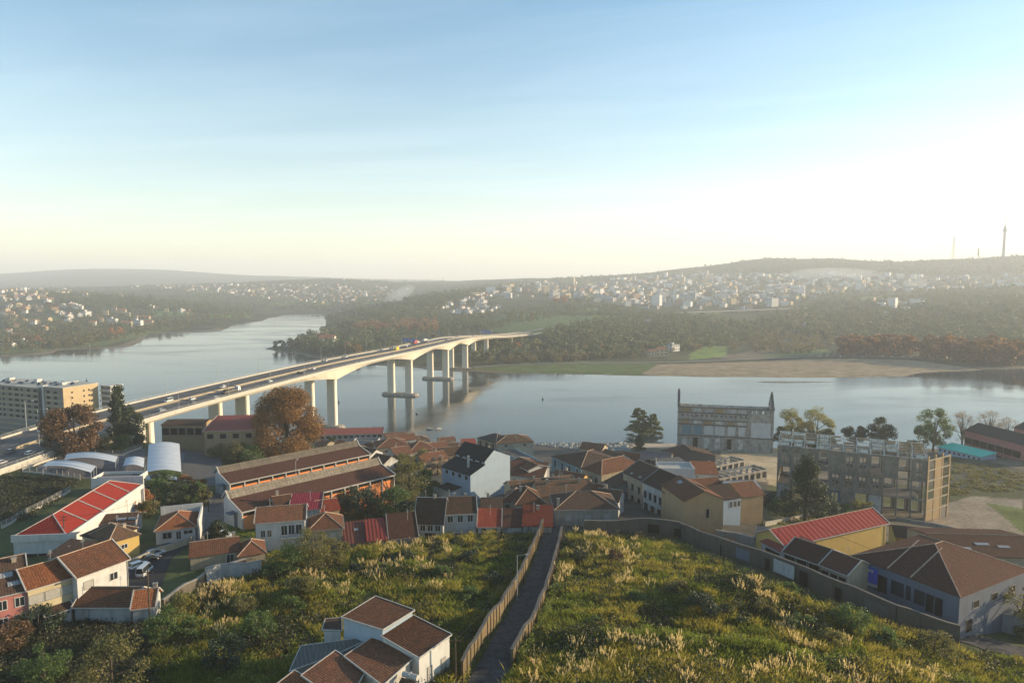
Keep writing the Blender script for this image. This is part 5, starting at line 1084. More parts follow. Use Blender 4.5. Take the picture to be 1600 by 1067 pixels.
def frame():
    a = G(1214, 776, 0); zt_a = AY(1214, 696, a.y).z; b_ = AZ(1449, 719, zt_a); b_.z = t1(b_.x, b_.y); zt_b = zt_a; e = Vector((b_.x-a.x, b_.y-a.y, 0)); L = e.length; e.normalize()
    z0 = min(a.z, b_.z)-.5; H = (zt_a+zt_b)/2 - z0; d = 13.0
    r = empty('ruined_factory', (a.x, a.y, z0), math.atan2(e.y, e.x), label='roofless concrete factory frame with broken roof trusses beside the dirt yard', cat='ruin')
    nb_ = 11; xs = [L*k/nb_ for k in range(nb_+1)]; F3 = [0, H*.36, H*.67, H]
    for y in (0, d):
        for x in xs: MB().box(x-.25, x+.25, y-.25, y+.25, -2, H).build('column', M['ruin3'], r)
    for z in F3[1:]:
        for y in (0, d): MB().box(-.3, L+.3, y-.34, y+.30, z-.45, z).build('beam', M['ruin3'], r)
    for k, z in enumerate(F3[1:3]): MB().box(.3, L*(.72 if k else .95), .4, d-.4, z-.15, z+.12).build('floor_slab', M['dkconc'], r)
    rr = random.Random(5)
    for lev in range(3):
        for k in range(nb_):
            x0, x1 = xs[k]+.25, xs[k+1]-.25; z0_, z1_ = F3[lev]+.0 if lev else -1.0, F3[lev+1]-.45
            m_ = M['ruin3'] if lev else rr.choice([M['ruin3'], M['white2'], M['white2'], M['slate']])
            if lev == 0 and k < 3: m_ = M['lgrey']
            st = rr.random(); mb = MB(); Lw = x1-x0
            if k >= 8 and lev < 2 and st < .7: st = .95
            if st < .68: openwall(mb, Lw, z0_, z1_, [(z0_+1.6, z1_-.9, [(Lw*.25, Lw*.45), (Lw*.55, Lw*.75)])], -.1, .15)
            elif st < .8: openwall(mb, Lw, z0_, z1_, [], -.1, .15)
            elif st < .92: openwall(mb, Lw, z0_, z0_+1.5, [], -.1, .15)
            if mb.f: o = mb.build('infill_wall', m_, r); o.location = (x0, 0, 0)
            if rr.random() < .6:
                mb = MB(); openwall(mb, Lw, z0_, z1_, [(z0_+1.4, z1_-1.0, [(Lw*.2, Lw*.8)])], d-.15, d+.1); o = mb.build('infill_wall', M['ruin'], r); o.location = (x0, 0, 0)
    # end frame facing right; its sunlight is put into tan and beige colours
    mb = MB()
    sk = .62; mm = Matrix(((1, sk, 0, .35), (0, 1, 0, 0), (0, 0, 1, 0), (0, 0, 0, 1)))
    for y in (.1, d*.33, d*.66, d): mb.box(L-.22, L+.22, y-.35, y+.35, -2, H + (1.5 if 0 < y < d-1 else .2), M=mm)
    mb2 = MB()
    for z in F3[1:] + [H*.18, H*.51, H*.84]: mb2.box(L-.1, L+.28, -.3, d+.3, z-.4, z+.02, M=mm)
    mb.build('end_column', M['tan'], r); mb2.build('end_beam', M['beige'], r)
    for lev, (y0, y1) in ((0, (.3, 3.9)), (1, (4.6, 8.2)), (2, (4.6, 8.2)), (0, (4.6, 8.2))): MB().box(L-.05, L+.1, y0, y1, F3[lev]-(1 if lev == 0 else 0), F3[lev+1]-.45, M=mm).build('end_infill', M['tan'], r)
    mb = MB(); openwall(mb, d, -1, H-.4, [(F3[1]+1.5, F3[1]+4.5, [(2, 5), (8, 11)]), (F3[2]+1.2, F3[2]+4, [(2, 5), (8, 11)])], 0, .25); o = mb.build('end_wall', M['ruin3'], r); o.rotation_euler = (0, 0, R(90)); o.location = (.2, 0, 0)
    # roof trusses and scraps of roofing
    for k in range(nb_+1):
        x = xs[k]; t_ = MB(); rz_ = H+4.6
        t_.beam((x, -.4, H+.1), (x, d/2, rz_), .28).beam((x, d+.4, H+.1), (x, d/2, rz_), .28).beam((x, 0, H+.15), (x, d, H+.15), .2).beam((x, d/4, H+.15), (x, d/4, H+1.7), .16).beam((x, d*.75, H+.15), (x, d*.75, H+1.7), .16)
        t_.build('roof_truss', M['ruin'], r)
    for k in range(7):
        y = d*k/6; z = H+.35+4.3*(1-abs(y-d/2)/(d/2)); MB().beam((-.4, y, z), (L*(1 if k != 2 else .8)+.3, y, z), .18).build('purlin', M['ruin'], r)
    pl = ribm('old_roof_sheet', (.85, .77, .62), .8, .9, rust=.4)
    for k in range(nb_):
        for s in (0, 1):
            for q in range(4):
                pr = (1.0 if s == 1 else .8) if k < 4 else (.3 if s == 0 else .6)
                if rr.random() < pr:
                    v0, v1 = q/4+.03, (q+1)/4-.03; yy = (lambda v: v*d/2) if s == 0 else (lambda v: d - v*d/2); zz_ = lambda v: H+.42+4.3*v
                    x0, x1 = xs[k]+rr.uniform(0, 1), xs[k+1]-rr.uniform(0, 1); q4 = [(x0, yy(v0), zz_(v0)), (x1, yy(v0), zz_(v0)), (x1, yy(v1), zz_(v1)), (x0, yy(v1), zz_(v1))]
                    MB().prism(q4 if s == 0 else q4[::-1], (0, 0, -.08)).build('roof_sheet', pl, r)
frame()
# low ruin between the mill and the frame
def lowruin(A, B, h, dd, label, nb_=8):
    a = G(A[0], A[1], 0); b_ = G(B[0], B[1], 0); e = Vector((b_.x-a.x, b_.y-a.y, 0)); L = e.length; e.normalize(); z0 = min(a.z, b_.z)-.5
    r = empty('ruined_building', (a.x, a.y, z0), math.atan2(e.y, e.x), label=label, cat='ruin')
    for y in (0, dd):
        mb = MB(); openwall(mb, L, -1, h, [(h*.42, h*.86, [(L*(k+.15)/nb_, L*(k+.85)/nb_) for k in range(nb_)])], y-.2, y+.2); mb.build('long_wall', M['ruin2'], r)
    for x in (0, L): MB().box(x-.2, x+.2, .2, dd-.2, -1, h*.999).build('end_wall', M['tan'], r)
    mb = MB()
    for k in range(nb_+1): mb.box(L*k/nb_-.15, L*k/nb_+.15, 0, dd, h, h+.35)
    mb.build('roof_beam', M['ruin'], r); MB().box(0, L, .2, dd-.2, 0, .1).build('floor', M['dkconc'], r)
lowruin((1078, 738), (1163, 736), 6, 8, 'roofless low ruin with a row of openings below the mill', 9)
lowruin((1122, 752), (1198, 752), 6, 8, 'second roofless ruin with sunlit openings closer to the tan houses', 8)
# ---------------------------------------------------------------- foreground house group at the bottom
H_('nearest house, upper tiled roof block with a white eave facing left', (537, 964), (646, 996) if False else (600, 985), 9.0, 7.5, 1.4, 'shed', 'white', 'tile', trim='trim') if False else None
def nearroof(label, pts, rise_pts, wall, h, rm='tile', name='house', wins=()):
    """block whose four roof corners are given as pixels with heights above the terrain: near-left, near-right, far-right, far-left"""
    P4 = [AZ(px, py, z) for (px, py, z) in pts]; o = P4[0].copy(); o.z = t1(o.x, o.y) - 2
    r = empty(name, o, label=label, cat='house'); Q = [p - o for p in P4]
    mb = MB()
    for i in range(4):
        a, b_ = Q[i], Q[(i+1) % 4]; c = (Q[0]+Q[1]+Q[2]+Q[3])/4; ia = a + (c-a).normalized()*.35; ib_ = b_ + (c-b_).normalized()*.35
        mb.face([(ia.x, ia.y, -4), (ib_.x, ib_.y, -4), (ib_.x, ib_.y, ib_.z-.1), (ia.x, ia.y, ia.z-.1)])
    mb.build('wall', M[wall], r)
    up = Vector((0,0,.14)); ro = MB().prism([q+up for q in Q], (0,0,-.2)).build('roof', M[rm], r); mb = MB()
    for i in range(4): mb.beam(Q[i]+Vector((0,0,.12)), Q[(i+1) % 4]+Vector((0,0,.10)), .13, .2)
    mb.build('verge_board', M['trim'], r)
    for (i, u, z, w_, hh) in wins:
        a, b_ = Q[i], Q[(i+1) % 4]; c = (Q[0]+Q[1]+Q[2]+Q[3])/4; a = a+(c-a).normalized()*.35; b_ = b_+(c-b_).normalized()*.35; e = Vector((b_.x-a.x, b_.y-a.y, 0)); L = e.length; e.normalize(); n = Vector((e.y, -e.x, 0))
        p = a + e*(u*L); zt = min(a.z, b_.z) - z; q = [Vector((p.x, p.y, zt-hh)), Vector((p.x, p.y, zt-hh))+e*w_, Vector((p.x, p.y, zt))+e*w_, Vector((p.x, p.y, zt))]
        f = MB().prism([v+n*.07 for v in q], -n*.1).build('window', M['trimg'], r); s_ = [v.lerp((q[0]+q[2])/2, .12)+n*.09 for v in q]; MB().prism(s_, -n*.05).build('pane', M['shutter'], f)
    return r
zr = t1(-20, 105) + 8.3
nearroof('nearest house, top roof block at the back of the foreground group', [(533, 965, zr), (598, 985, zr), (648, 954, zr+.5), (587, 932, zr+.5)], None, 'shaded_white', 7)
nearroof('nearest house, right-hand roof block with a sunlit white side wall', [(594, 994, zr-1.0), (655, 1029, zr-1.6), (706, 992, zr-1.0), (646, 962, zr-.4)], None, 'white', 7, wins=[(1, .25, 2.2, 1.0, 2.0), (1, .7, 2.2, 1.0, 2.0), (1, .6, 5.6, 1.6, 1.6)])
nearroof('nearest house, middle roof block with wide tile rows', [(537, 1026, zr-2.2), (598, 1072, zr-2.6), (645, 1030, zr-2.2), (586, 994, zr-1.8)], None, 'white2', 7)
nearroof('nearest house, front roof block with a white ridge board', [(470, 1056, zr-2.6), (540, 1105, zr-3.2), (572, 1048, zr-2.8), (524, 1017, zr-2.2)], None, 'yellow', 7)
nearroof('nearest house, small orange roof corner at the bottom edge', [(425, 1075, zr-3.2), (470, 1105, zr-3.2), (500, 1070, zr-3.0), (460, 1048, zr-2.8)], None, 'tan', 7, 'tileo')
nearroof('grey corrugated lean-to roof left of the foreground houses', [(452, 1050, zr-4.2), (520, 1026, zr-3.2), (588, 994, zr-2.6), (470, 1010, zr-3.2)], None, 'lgrey', 5, 'fibre')
nearroof('small white shed with a dark red roof behind the foreground houses', [(503, 985, zr-3.0), (534, 986, zr-3.0), (534, 966, zr-2.6), (508, 968, zr-2.6)], None, 'white', 3, 'tiled', name='shed')
wt = empty('water_heater', AZ(630, 1056, zr-3.0), R(-25), label='white solar water heater tank on the foreground roof', cat='water heater')
MB().tube((0, 0, .35), (2.3, 0, .35), .38, n=16).build('tank', M['trim'], wt); MB().box(1.0, 1.15, -.4, .4, -.1, .75).build('strap', M['pole'], wt); MB().prism([(0, -.4, .1), (2.2, -.4, .1), (2.2, -2.0, -.9), (0, -2.0, -.9)], (0, 0, -.1)).build('collector_panel', M['rust'], wt)
MB().box(.1, .2, -1.8, .2, -2.2, -.4).box(2.0, 2.1, -1.8, .2, -2.2, -.4).build('stand', M['pole'], wt)
# ---------------------------------------------------------------- walls
stn = wallm('alley_wall', (.21, .155, .085), .95, (.08, .07, .05)); stc = wallm('retaining_wall', (.15, .13, .105), .9, (.07, .065, .055))
def wallrun(name, label, pts, h, th, mat, ribs=3.0, cap=True, below=2.0, cat='wall', vary=0.0):
    W = [G(x, y, 0) for x, y in pts]; o = W[0].copy(); r = empty(name, o, label=label, cat=cat); mb = MB(); rb = MB(); cp = MB(); n0 = 0
    for a, b_ in zip(W, W[1:]):
        L = math.hypot(b_.x-a.x, b_.y-a.y); n = max(1, int(L/2.0)); e = Vector((b_.x-a.x, b_.y-a.y, 0)).normalized(); s = Vector((-e.y, e.x, 0))*th/2
        for k in range(n):
            p = a.lerp(b_, k/n); q = a.lerp(b_, (k+1)/n); p.z = t1(p.x, p.y); q.z = t1(q.x, q.y)
            hv = h + vary*float(fbm(p.x/4, p.y/4, 3, 4)); hw_ = h + vary*float(fbm(q.x/4, q.y/4, 3, 4))
            A = [p-s-o, q-s-o, q+s-o, p+s-o]; dn = Vector((0,0,-below)); ua = Vector((0,0,hv)); ub = Vector((0,0,hw_))
            mb.face([A[0]+dn, A[1]+dn, A[1]+ub, A[0]+ua]); mb.face([A[2]+dn, A[3]+dn, A[3]+ua, A[2]+ub]); mb.face([A[0]+ua, A[1]+ub, A[2]+ub, A[3]+ua])
            if k == 0 and n0 == 0: mb.face([A[3]+dn, A[0]+dn, A[0]+ua, A[3]+ua])
            if cap: cp.beam(p-o+ua+Vector((0,0,.06)), q-o+ub+Vector((0,0,.06)), th+.16, .14)
            if ribs and int((n0+k)*2.0/ribs) != int((n0+k+1)*2.0/ribs):
                M4 = Matrix(((e.x, s.x/(th/2), 0, (p-o).x), (e.y, s.y/(th/2), 0, (p-o).y), (0, 0, 1, (p-o).z), (0,0,0,1)))
                rb.box(-.2, .2, -th/2-.14, th/2+.14, -below, hv+.12, M=M4)
        n0 += n
        if b_ == W[-1]: mb.face([A[1]+dn, A[2]+dn, A[2]+ub, A[1]+ub])
    mb.build('wall_body', mat, r)
    if cap: cp.build('coping', M['dkconc'] if 'retaining' in label or 'alley' in label else M['trimg'], r)
    if ribs: rb.build('pilaster', mat, r, kind='stuff')
    return r
wallrun('garden_wall', 'tall ribbed wall along the left side of the alley', [(722, 1068), (760, 1000), (795, 948), (822, 895), (838, 858), (848, 832)], 3.4, .35, stn, 2.4, vary=.5)
wallrun('garden_wall', 'mossy wall along the right side of the alley', [(800, 1042), (828, 990), (850, 940), (861, 905), (870, 870), (878, 838)], 2.4, .4, stn, 2.6, vary=.6)
wallrun('retaining_wall', 'long weathered retaining wall between the grassy slope and the street', [(912, 838), (1000, 834), (1060, 840), (1130, 868), (1200, 892), (1300, 935), (1400, 978), (1498, 1010)], 4.2, .5, stc, 8.0, vary=.15)
wallrun('garden_wall', 'pale wall with peeling posters at the right corner of the street', [(1520, 972), (1560, 985), (1640, 1003)], 3.8, .4, M['lgrey'], 7.0)
wallrun('garden_wall', 'low stone wall beside the steep street above the hut', [(255, 955), (300, 925), (330, 905), (385, 888)], 2.2, .4, stc, 0)
wallrun('garden_wall', 'old whitewashed wall stub overgrown by pampas grass', [(322, 912), (345, 905), (385, 900), (408, 898)], 3.0, .5, M['white2'], 0, vary=.8)
wallrun('garden_wall', 'long white-topped wall beside the street left of the dark asphalt', [(200, 888), (250, 865), (296, 850), (312, 838)], 1.6, .3, M['beige'], 4)
wallrun('garden_wall', 'low wall of the ruined plot beside the tan houses', [(1118, 845), (1150, 850), (1190, 862), (1225, 880)], 3.0, .4, M['stone'], 0)
wallrun('garden_wall', 'thin grey wall across the yard below the concrete frame', [(1195, 822), (1270, 805), (1330, 812)], 1.2, .3, M['stone'], 0)
wallrun('garden_wall', 'kerb wall running from the striped shed to the dirt yard', [(1400, 812), (1460, 822), (1520, 836), (1600, 850)], 1.0, .3, M['stone'], 0)
def wall_panel(root_label, a, b_, z0, z1, mat, off_=.36):
    o = [x for x in COL.objects if x.get('label') == root_label][0]; p = G(*a); q = G(*b_); e = Vector((q.x-p.x, q.y-p.y, 0)); L = e.length; e.normalize(); n = Vector((e.y, -e.x, 0))*off_
    zb = t1((p.x+q.x)/2, (p.y+q.y)/2); A = [Vector((p.x, p.y, 0))+n, Vector((q.x, q.y, 0))+n]; k = [Vector((A[0].x, A[0].y, t1(p.x, p.y)+z0)), Vector((A[1].x, A[1].y, t1(q.x, q.y)+z0)), Vector((A[1].x, A[1].y, t1(q.x, q.y)+z1)), Vector((A[0].x, A[0].y, t1(p.x, p.y)+z1))]
    MB().prism([v-o.location for v in k], -n*.3).build('recess_render_patch', mat, o)
RW = 'long weathered retaining wall between the grassy slope and the street'
wpts = [(912, 838), (1000, 834), (1060, 840), (1130, 868), (1200, 892), (1300, 935), (1400, 978), (1498, 1010)]
def wp_(u):
    k = min(int(u), len(wpts)-2); f = u-k; return (wpts[k][0]*(1-f)+wpts[k+1][0]*f, wpts[k][1]*(1-f)+wpts[k+1][1]*f)
for i, (u0, u1, z0, z1, m_) in enumerate([(1.2, 1.5, .8, 3.0, 'dark'), (1.9, 2.1, .5, 2.6, 'dark'), (2.5, 2.75, 1, 3.4, 'lgrey'), (2.85, 2.98, .2, 2.6, 'dark'), (3.3, 3.6, .8, 3.3, 'slate'), (3.95, 4.03, .3, 3.0, 'dark'), (4.1, 4.42, .7, 3.7, 'white2'), (4.5, 4.62, .3, 3.4, 'dark'), (5.05, 5.15, .2, 3.0, 'dark'), (5.5, 5.9, .9, 3.2, 'dkconc')]):  # dark panels paint the shade of recesses, pale ones patchy render
    wall_panel(RW, wp_(u0), wp_(u1), z0, z1, M[m_])
def fence(label, pts, h=2.0, sp=2.5, white=True):
    W = [G(x, y, 0) for x, y in pts]; o = W[0].copy(); r = empty('fence', o, label=label, cat='fence'); ps = MB(); rl = MB(); bs = MB()
    for a, b_ in zip(W, W[1:]):
        L = (b_-a).length; n = max(1, int(L/sp))
        for k in range(n+1):
            p = a.lerp(b_, k/n); p.z = t1(p.x, p.y); p -= o; ps.beam(p-Vector((0,0,.5)), p+Vector((0,0,h)), .12)
            if k < n:
                q = a.lerp(b_, (k+1)/n); q.z = t1(q.x, q.y); q -= o
                for z in (.75, 1.05, 1.35, 1.65, h-.05): rl.beam(p+Vector((0,0,z)), q+Vector((0,0,z)), .05)
                bs.beam(p+Vector((0,0,.2)), q+Vector((0,0,.2)), .2, .9)
    ps.build('post', M['trim'], r, kind='stuff'); rl.build('rail', M['pole'], r); bs.build('plinth', M['conc'], r)
fence('white railing fence round the car park beside the motorway', [(35, 735), (105, 710), (160, 712), (192, 712), (222, 700)], 2.2)
fence('white fence in front of the sail canopies', [(35, 738), (80, 742), (125, 750)], 2.2)
fence('fence along the car park road behind the big white canopy', [(290, 700), (330, 690), (345, 686), (372, 684)], 2.0)
fence('fence along the dark slope left of the red hall', [(2, 826), (50, 800), (110, 768)], 2.0)
# roads
def road(name, label, pts, wd, mat, dz=.12, lift=0):
    W = [G(x, y, 0) for x, y in pts]; W = cr_pts([tuple(p) for p in W], 6); mb = MB(); L = []
    for i, p in enumerate(W):
        d = (W[min(i+1, len(W)-1)]-W[max(i-1, 0)]); d.z = 0; d.normalize(); s = Vector((-d.y, d.x, 0))*wd/2; row = []
        for k in range(5): q = p + s*(k/2-1); q.z = max(t1(q.x, q.y), t1(p.x, p.y)-.3) + dz; row.append(q)
        L.append(row)
    for a, b_ in zip(L, L[1:]):
        for k in range(4): mb.face([a[k+1], a[k], b_[k], b_[k+1]])
    return mb.build(name, mat, kind='structure', label=label)
dka = plain('dark_asphalt', (.045, .045, .05), .9, .25, .5); gra = plain('grey_asphalt', (.075, .075, .08), .9, .55, .9)
road('alley', 'narrow asphalt alley between two walls', [(745, 1085), (782, 1020), (815, 955), (842, 900), (856, 862), (862, 836), (866, 822)], 4.8, gra)
road('street', 'dark street climbing between the houses on the left', [(215, 935), (232, 895), (250, 868), (285, 845), (300, 838)], 7, dka)
road('street', 'street along the retaining wall on the right', [(990, 812), (1070, 826), (1140, 852), (1220, 888), (1320, 925), (1420, 962), (1520, 1000), (1620, 1025)], 6.5, gra)
road('driveway', 'sloping pale drive beside the twin warehouses', [(330, 845), (335, 815), (345, 790), (352, 765)], 5, plain('worn_paving', (.16, .14, .13), .9, .3, .6))
road('car_park', 'grey car park surface behind the canopies', [(315, 760), (316, 735), (318, 712), (330, 698)], 14, plain('blue_grey_asphalt', (.12, .125, .13), .9, .2, .6))
def slab(name, label, pix, mat, dz=.2):
    g = [G(x, y, 0) for x, y in pix]; z = max(p.z for p in g); MB().prism([(p.x, p.y, p.z+dz) for p in g], (0,0,-.3)).build(name, mat, kind='structure', label=label)
# parked cars
def park(px, py, kind, col, yaw, label, z=.12):
    p = G(px, py, 0); p.z += z; return car(kind, col, p, yaw, label)
park(217, 887, 'hatch', 'white', R(55), 'white car parked on the left of the steep street'); park(226, 897, 'van', 'silver', R(95), 'silver people carrier driving down the steep street')
park(243, 868, 'hatch', 'silver', R(50), 'silver car parked highest on the steep street by the wall'); park(235, 876, 'sedan', 'black', R(50), 'black car parked between the silver and the white car')
park(1455, 966, 'sedan', 'silver', R(-25), 'silver car parked below the blue-fronted workshop'); park(323, 707, 'hatch', 'blue', R(80), 'dark blue car standing alone in the car park')
park(348, 842, 'van', 'white', R(20), 'white van at the bottom of the pale drive'); park(282, 697, 'hatch', 'red', R(10), 'small red car behind the large white canopy')
# street lamps and poles
def lamp_at(px, py, h, arm, yaw, label):
    o = copy_tree(lp0); o.name = 'street_lamp'; p = G(px, py, 0); o.location = p; k = h/11.0; o.scale = (k, k, k); o.rotation_euler = (0, 0, yaw); o['label'] = label
    if 'group' in o: del o['group']
lamp_at(808, 938, 9, 1.5, 0, 'street lamp on a grey pole beside the alley wall'); lamp_at(1496, 975, 11, 1.5, R(180), 'tall street lamp in front of the workshop corner')
lamp_at(463, 770, 11, 1, R(90), 'slim lamp post rising in front of the farther warehouse roof'); lamp_at(42, 682, 16, 1, 0, 'tall lamp post by the motorway in front of the apartment block')
lamp_at(62, 706, 17, 1, 0, 'lamp post on the motorway verge right of the tall one')
def pole_at(px, py, h, label, arms=1):
    p = G(px, py, 0); r = empty('utility_pole', p, label=label, cat='utility pole'); MB().tube((0,0,-.5), (0,0,h), .15, .10, 7).build('pole', M['bark'], r)
    for k in range(arms): MB().beam((-.9, 0, h-.5-k*.7), (.9, 0, h-.5-k*.7), .12).build('crossarm', M['rust'], r)
pole_at(236, 1010, 13, 'mossy utility pole at the edge of the dark shrubs'); pole_at(102, 862, 9, 'utility pole in front of the white hall wall', 2)
pole_at(1191, 850, 14, 'tall thin pole beside the tan end house', 2); pole_at(326, 800, 8, 'short pole near the white bungalow'); pole_at(712, 1070, 7, 'short pole at the lower end of the alley'); pole_at(244, 812, 8, 'grey pole left of the white bungalow')
def notice(px, py, label, w_, hh, c, yaw, z=1.2):
    p = G(px, py, 0); r = empty('notice_board', p, yaw, label=label, cat='sign'); MB().box(-w_/2, w_/2, -.05, .0, z, z+hh).build('panel', M['trim'], r); MB().lathe((0, 0, 0), [(.01, 0), (w_*.36, .02)], 16).build('disc', c, r).matrix_local = Matrix.Translation((0, -.06, z+hh*.7)) @ Matrix.Rotation(R(90), 4, 'X')

notice(1537, 979, 'tall pale poster panel on the wall at the right corner, the left one', 1.6, 3.0, M['teal'], R(-12)); notice(1585, 990, 'tall white poster with a round blue disc on the wall at the right corner', 1.8, 3.2, M['bluep'], R(-12)); notice(1515, 975, 'small round white road sign at the street corner by the workshop', .9, .9, M['redm'], R(-10), 2.4)

def cable(p0, p1, sag, label):
    mb = MB(); n = 14; pts = []
    for k in range(n+1): f = k/n; q = p0.lerp(p1, f); q.z -= sag*4*f*(1-f); pts.append(q)
    for a, b_ in zip(pts, pts[1:]): mb.tube(a-p0, b_-p0, .03, n=4, cap=False)
    o = mb.build('cable', M['dark'], None, label=label, cat='cable'); o.location = p0
def top(px, py, h): p = G(px, py, 0); p.z += h; return p
cable(top(808, 938, 8.6), top(712, 1070, 6.6), 1.2, 'cable sagging from the alley lamp to the short pole'); cable(top(808, 938, 8.6), top(845, 836, 5), .8, 'cable from the alley lamp up to the top of the alley wall')
cable(top(102, 862, 8.6), top(244, 812, 7.6), 1.4, 'cable from the pole by the white hall to the grey pole'); cable(top(1191, 850, 13), top(1496, 975, 10), 2.0, 'long cable above the street from the thin pole to the tall lamp')
# ---------------------------------------------------------------- foliage builders
LF = {
 'brown': leafm('autumn_brown_leaves', (.075, .036, .014), (.22, .115, .035), .35, .15), 'dkbrown': leafm('dark_russet_leaves', (.045, .03, .018), (.12, .065, .03), .25, .2),
 'dark': leafm('dark_evergreen_leaves', (.010, .020, .010), (.032, .05, .022), .15, .3), 'green': leafm('green_leaves', (.022, .045, .012), (.08, .12, .03), .35, .25),
 'olive': leafm('olive_leaves', (.045, .048, .018), (.14, .125, .04), .35, .25), 'yellow': leafm('yellowing_leaves', (.055, .058, .018), (.19, .17, .045), .4, .25),
 'orange': leafm('orange_leaves', (.16, .06, .025), (.34, .15, .06), .35, .2), 'bare': leafm('bare_twigs', (.16, .12, .09), (.28, .21, .16), .2, .2),
 'red': leafm('rusty_red_leaves', (.085, .045, .025), (.20, .105, .055), .35, .04), 'wood': leafm('wood_leaves', (.020, .034, .015), (.085, .10, .04), .25, .012),
 'wood2': leafm('mixed_wood_leaves', (.035, .04, .018), (.13, .105, .045), .3, .012), 'cedar': leafm('cedar_needles', (.025, .04, .012), (.10, .12, .035), .25, .3)}
def quads(C, size, rg, elong=1.0, up=0.0):
    """random small leaf faces at points C"""
    n = len(C); a = rg.normal(size=(n, 3)); a[:, 2] += up*2; a /= np.linalg.norm(a, axis=1)[:, None]; b_ = rg.normal(size=(n, 3)); b_ -= (a*b_).sum(1)[:, None]*a; b_ /= np.linalg.norm(b_, axis=1)[:, None]
    s = (size*rg.uniform(.6, 1.3, n))[:, None] if np.ndim(size) == 0 else (size*rg.uniform(.6, 1.3, n))[:, None]
    u = a*s*elong*.5; v = b_*s*.5
    V = np.stack([C-u-v*.5, C+u*.2-v, C+u*1.1+v*.2, C-u*.3+v], 1).reshape(-1, 3); Fc = np.arange(n*4).reshape(-1, 4); return V, Fc
def crown_points(rg, h0, h1, rad, n, ncl, shape='round', spread=.34):
    H = h1-h0; cl = []
    for k in range(ncl):
        for _ in range(20):
            t_ = rg.uniform(0, 1); th = rg.uniform(0, 2*math.pi)
            if shape == 'cone': rr = (1-t_)**.8
            elif shape == 'column': rr = min(1, 3*t_+.5)*min(1, (1-t_)*3.5)**.6
            elif shape == 'tall': rr = math.sin(math.pi*min(1, t_*.8+.17))**.6
            else: rr = math.sqrt(max(0, 1-(2*t_-1)**2))**.8
            q = rg.uniform(.25, 1)**.5*rr; break
        cl.append((rad*q*math.cos(th)*.88, rad*q*math.sin(th)*.88, h0+H*(.06+.9*t_), rg.uniform(.7, 1.3)))
    cl = np.array(cl); idx = rg.integers(0, ncl, n); sp_ = rad*spread*cl[idx, 3]; d = rg.normal(size=(n, 3)); d /= np.linalg.norm(d, axis=1)[:, None]; d *= (rg.uniform(0.15, 1, n)**.5)[:, None]
    P = cl[idx, :3] + d*sp_[:, None]*np.array([1, 1, .75]); return P, cl
def tree(px, py, h, rad, kind, label, n=5000, leaf=.45, h0=.25, shape='round', ncl=26, seed=0, group=None, name='tree', trunk=None, cat='tree', loc=None, limbs=10, spread=.34):
    rg = np.random.default_rng(seed+int(px)*7+int(py)); p = G(px, py, 0) if loc is None else Vector(loc); r = empty(name, p, label=label, cat=cat, group=group)
    P, cl = crown_points(rg, h*h0, h, rad, n, ncl, shape, spread); V, Fc = quads(P, leaf, rg, 1.2); nm_mesh('crown', V, Fc, [LF[kind]], parent=r)
    mb = MB(); tr = trunk or h*.022+.08; mb.tube((0, 0, -1), (0, 0, h*.3), tr, tr*.8, 8).tube((0, 0, h*.3), (rg.uniform(-.3, .3), rg.uniform(-.3, .3), h*.8), tr*.8, tr*.25, 7)
    for k in range(min(limbs, ncl)):
        c = cl[k]; z0 = h*rg.uniform(.18, .5); mb.tube((0, 0, z0), (c[0], c[1], c[2]), tr*.4, tr*.1, 5, cap=False)
    mb.build('trunk', M['bark'], r); return r
def cedar(px, py, h, label, lean=0):
    rg = np.random.default_rng(int(px)); p = G(px, py, 0); r = empty('cedar_tree', p, label=label, cat='tree'); pts = []; mb = MB().tube((0,0,-1), (lean, 0, h*.95), .5, .12, 8)
    for k in range(15):
        z = h*(.22+.74*k/15); ln = (h*.52)*(1-k/17)**.75*rg.uniform(.75, 1.1)
        for q in range(3):
            th = rg.uniform(0, 6.28); x, y = math.cos(th)*ln, math.sin(th)*ln; mb.tube((lean*z/h, 0, z-1), (x*.8+lean*z/h, y*.8, z), .14, .04, 5, cap=False)
            m_ = 420; f = rg.uniform(.15, 1, m_)**.7; s = rg.normal(0, .16*ln, m_)*(1.1-f*.5); pts.append(np.stack([lean*z/h+x*f - y/ln*s, y*f + x/ln*s, z + rg.normal(0, .28, m_) - .6*f*f + .1], 1))
    P = np.concatenate(pts); V, Fc = quads(P, .5, rg, 1.4); nm_mesh('crown', V, Fc, [LF['cedar']], parent=r); mb.build('trunk', M['bark'], r)
# ---------------------------------------------------------------- near and middle trees
tree(449, 722, 32, 14.5, 'brown', 'huge autumn-brown tree standing in front of the bridge', 42000, .48, .05, 'tall', 80, spread=.30, limbs=22)
tree(118, 710, 19, 11.5, 'dkbrown', 'wide dark russet tree beside the motorway', 15000, .6, .06, ncl=46, spread=.28)
tree(188, 699, 26, 6.0, 'dark', 'dark pointed conifer right of the russet tree', 9000, .5, .05, 'cone', 40)
tree(203, 699, 17, 6.5, 'dark', 'dark broad evergreen at the end of the bridge parapet', 8000, .5, .05, 'tall', 34)
tree(90, 712, 9, 5, 'dark', 'low dark tree at the left foot of the russet tree', 3000, .45, .05)
tree(190, 704, 6, 5, 'green', 'green shrub on the lawn above the car park', 2500, .4, .0, name='shrub', cat='shrub'); tree(168, 706, 6, 4, 'olive', 'olive shrub left of the green shrub above the car park', 2000, .4, .0, name='shrub', cat='shrub')
tree(372, 724, 9, 6, 'olive', 'olive round tree at the left foot of the huge brown tree', 4500, .4, .05); tree(400, 728, 8, 6, 'green', 'green tree in front of the huge brown tree', 4000, .4, .05)
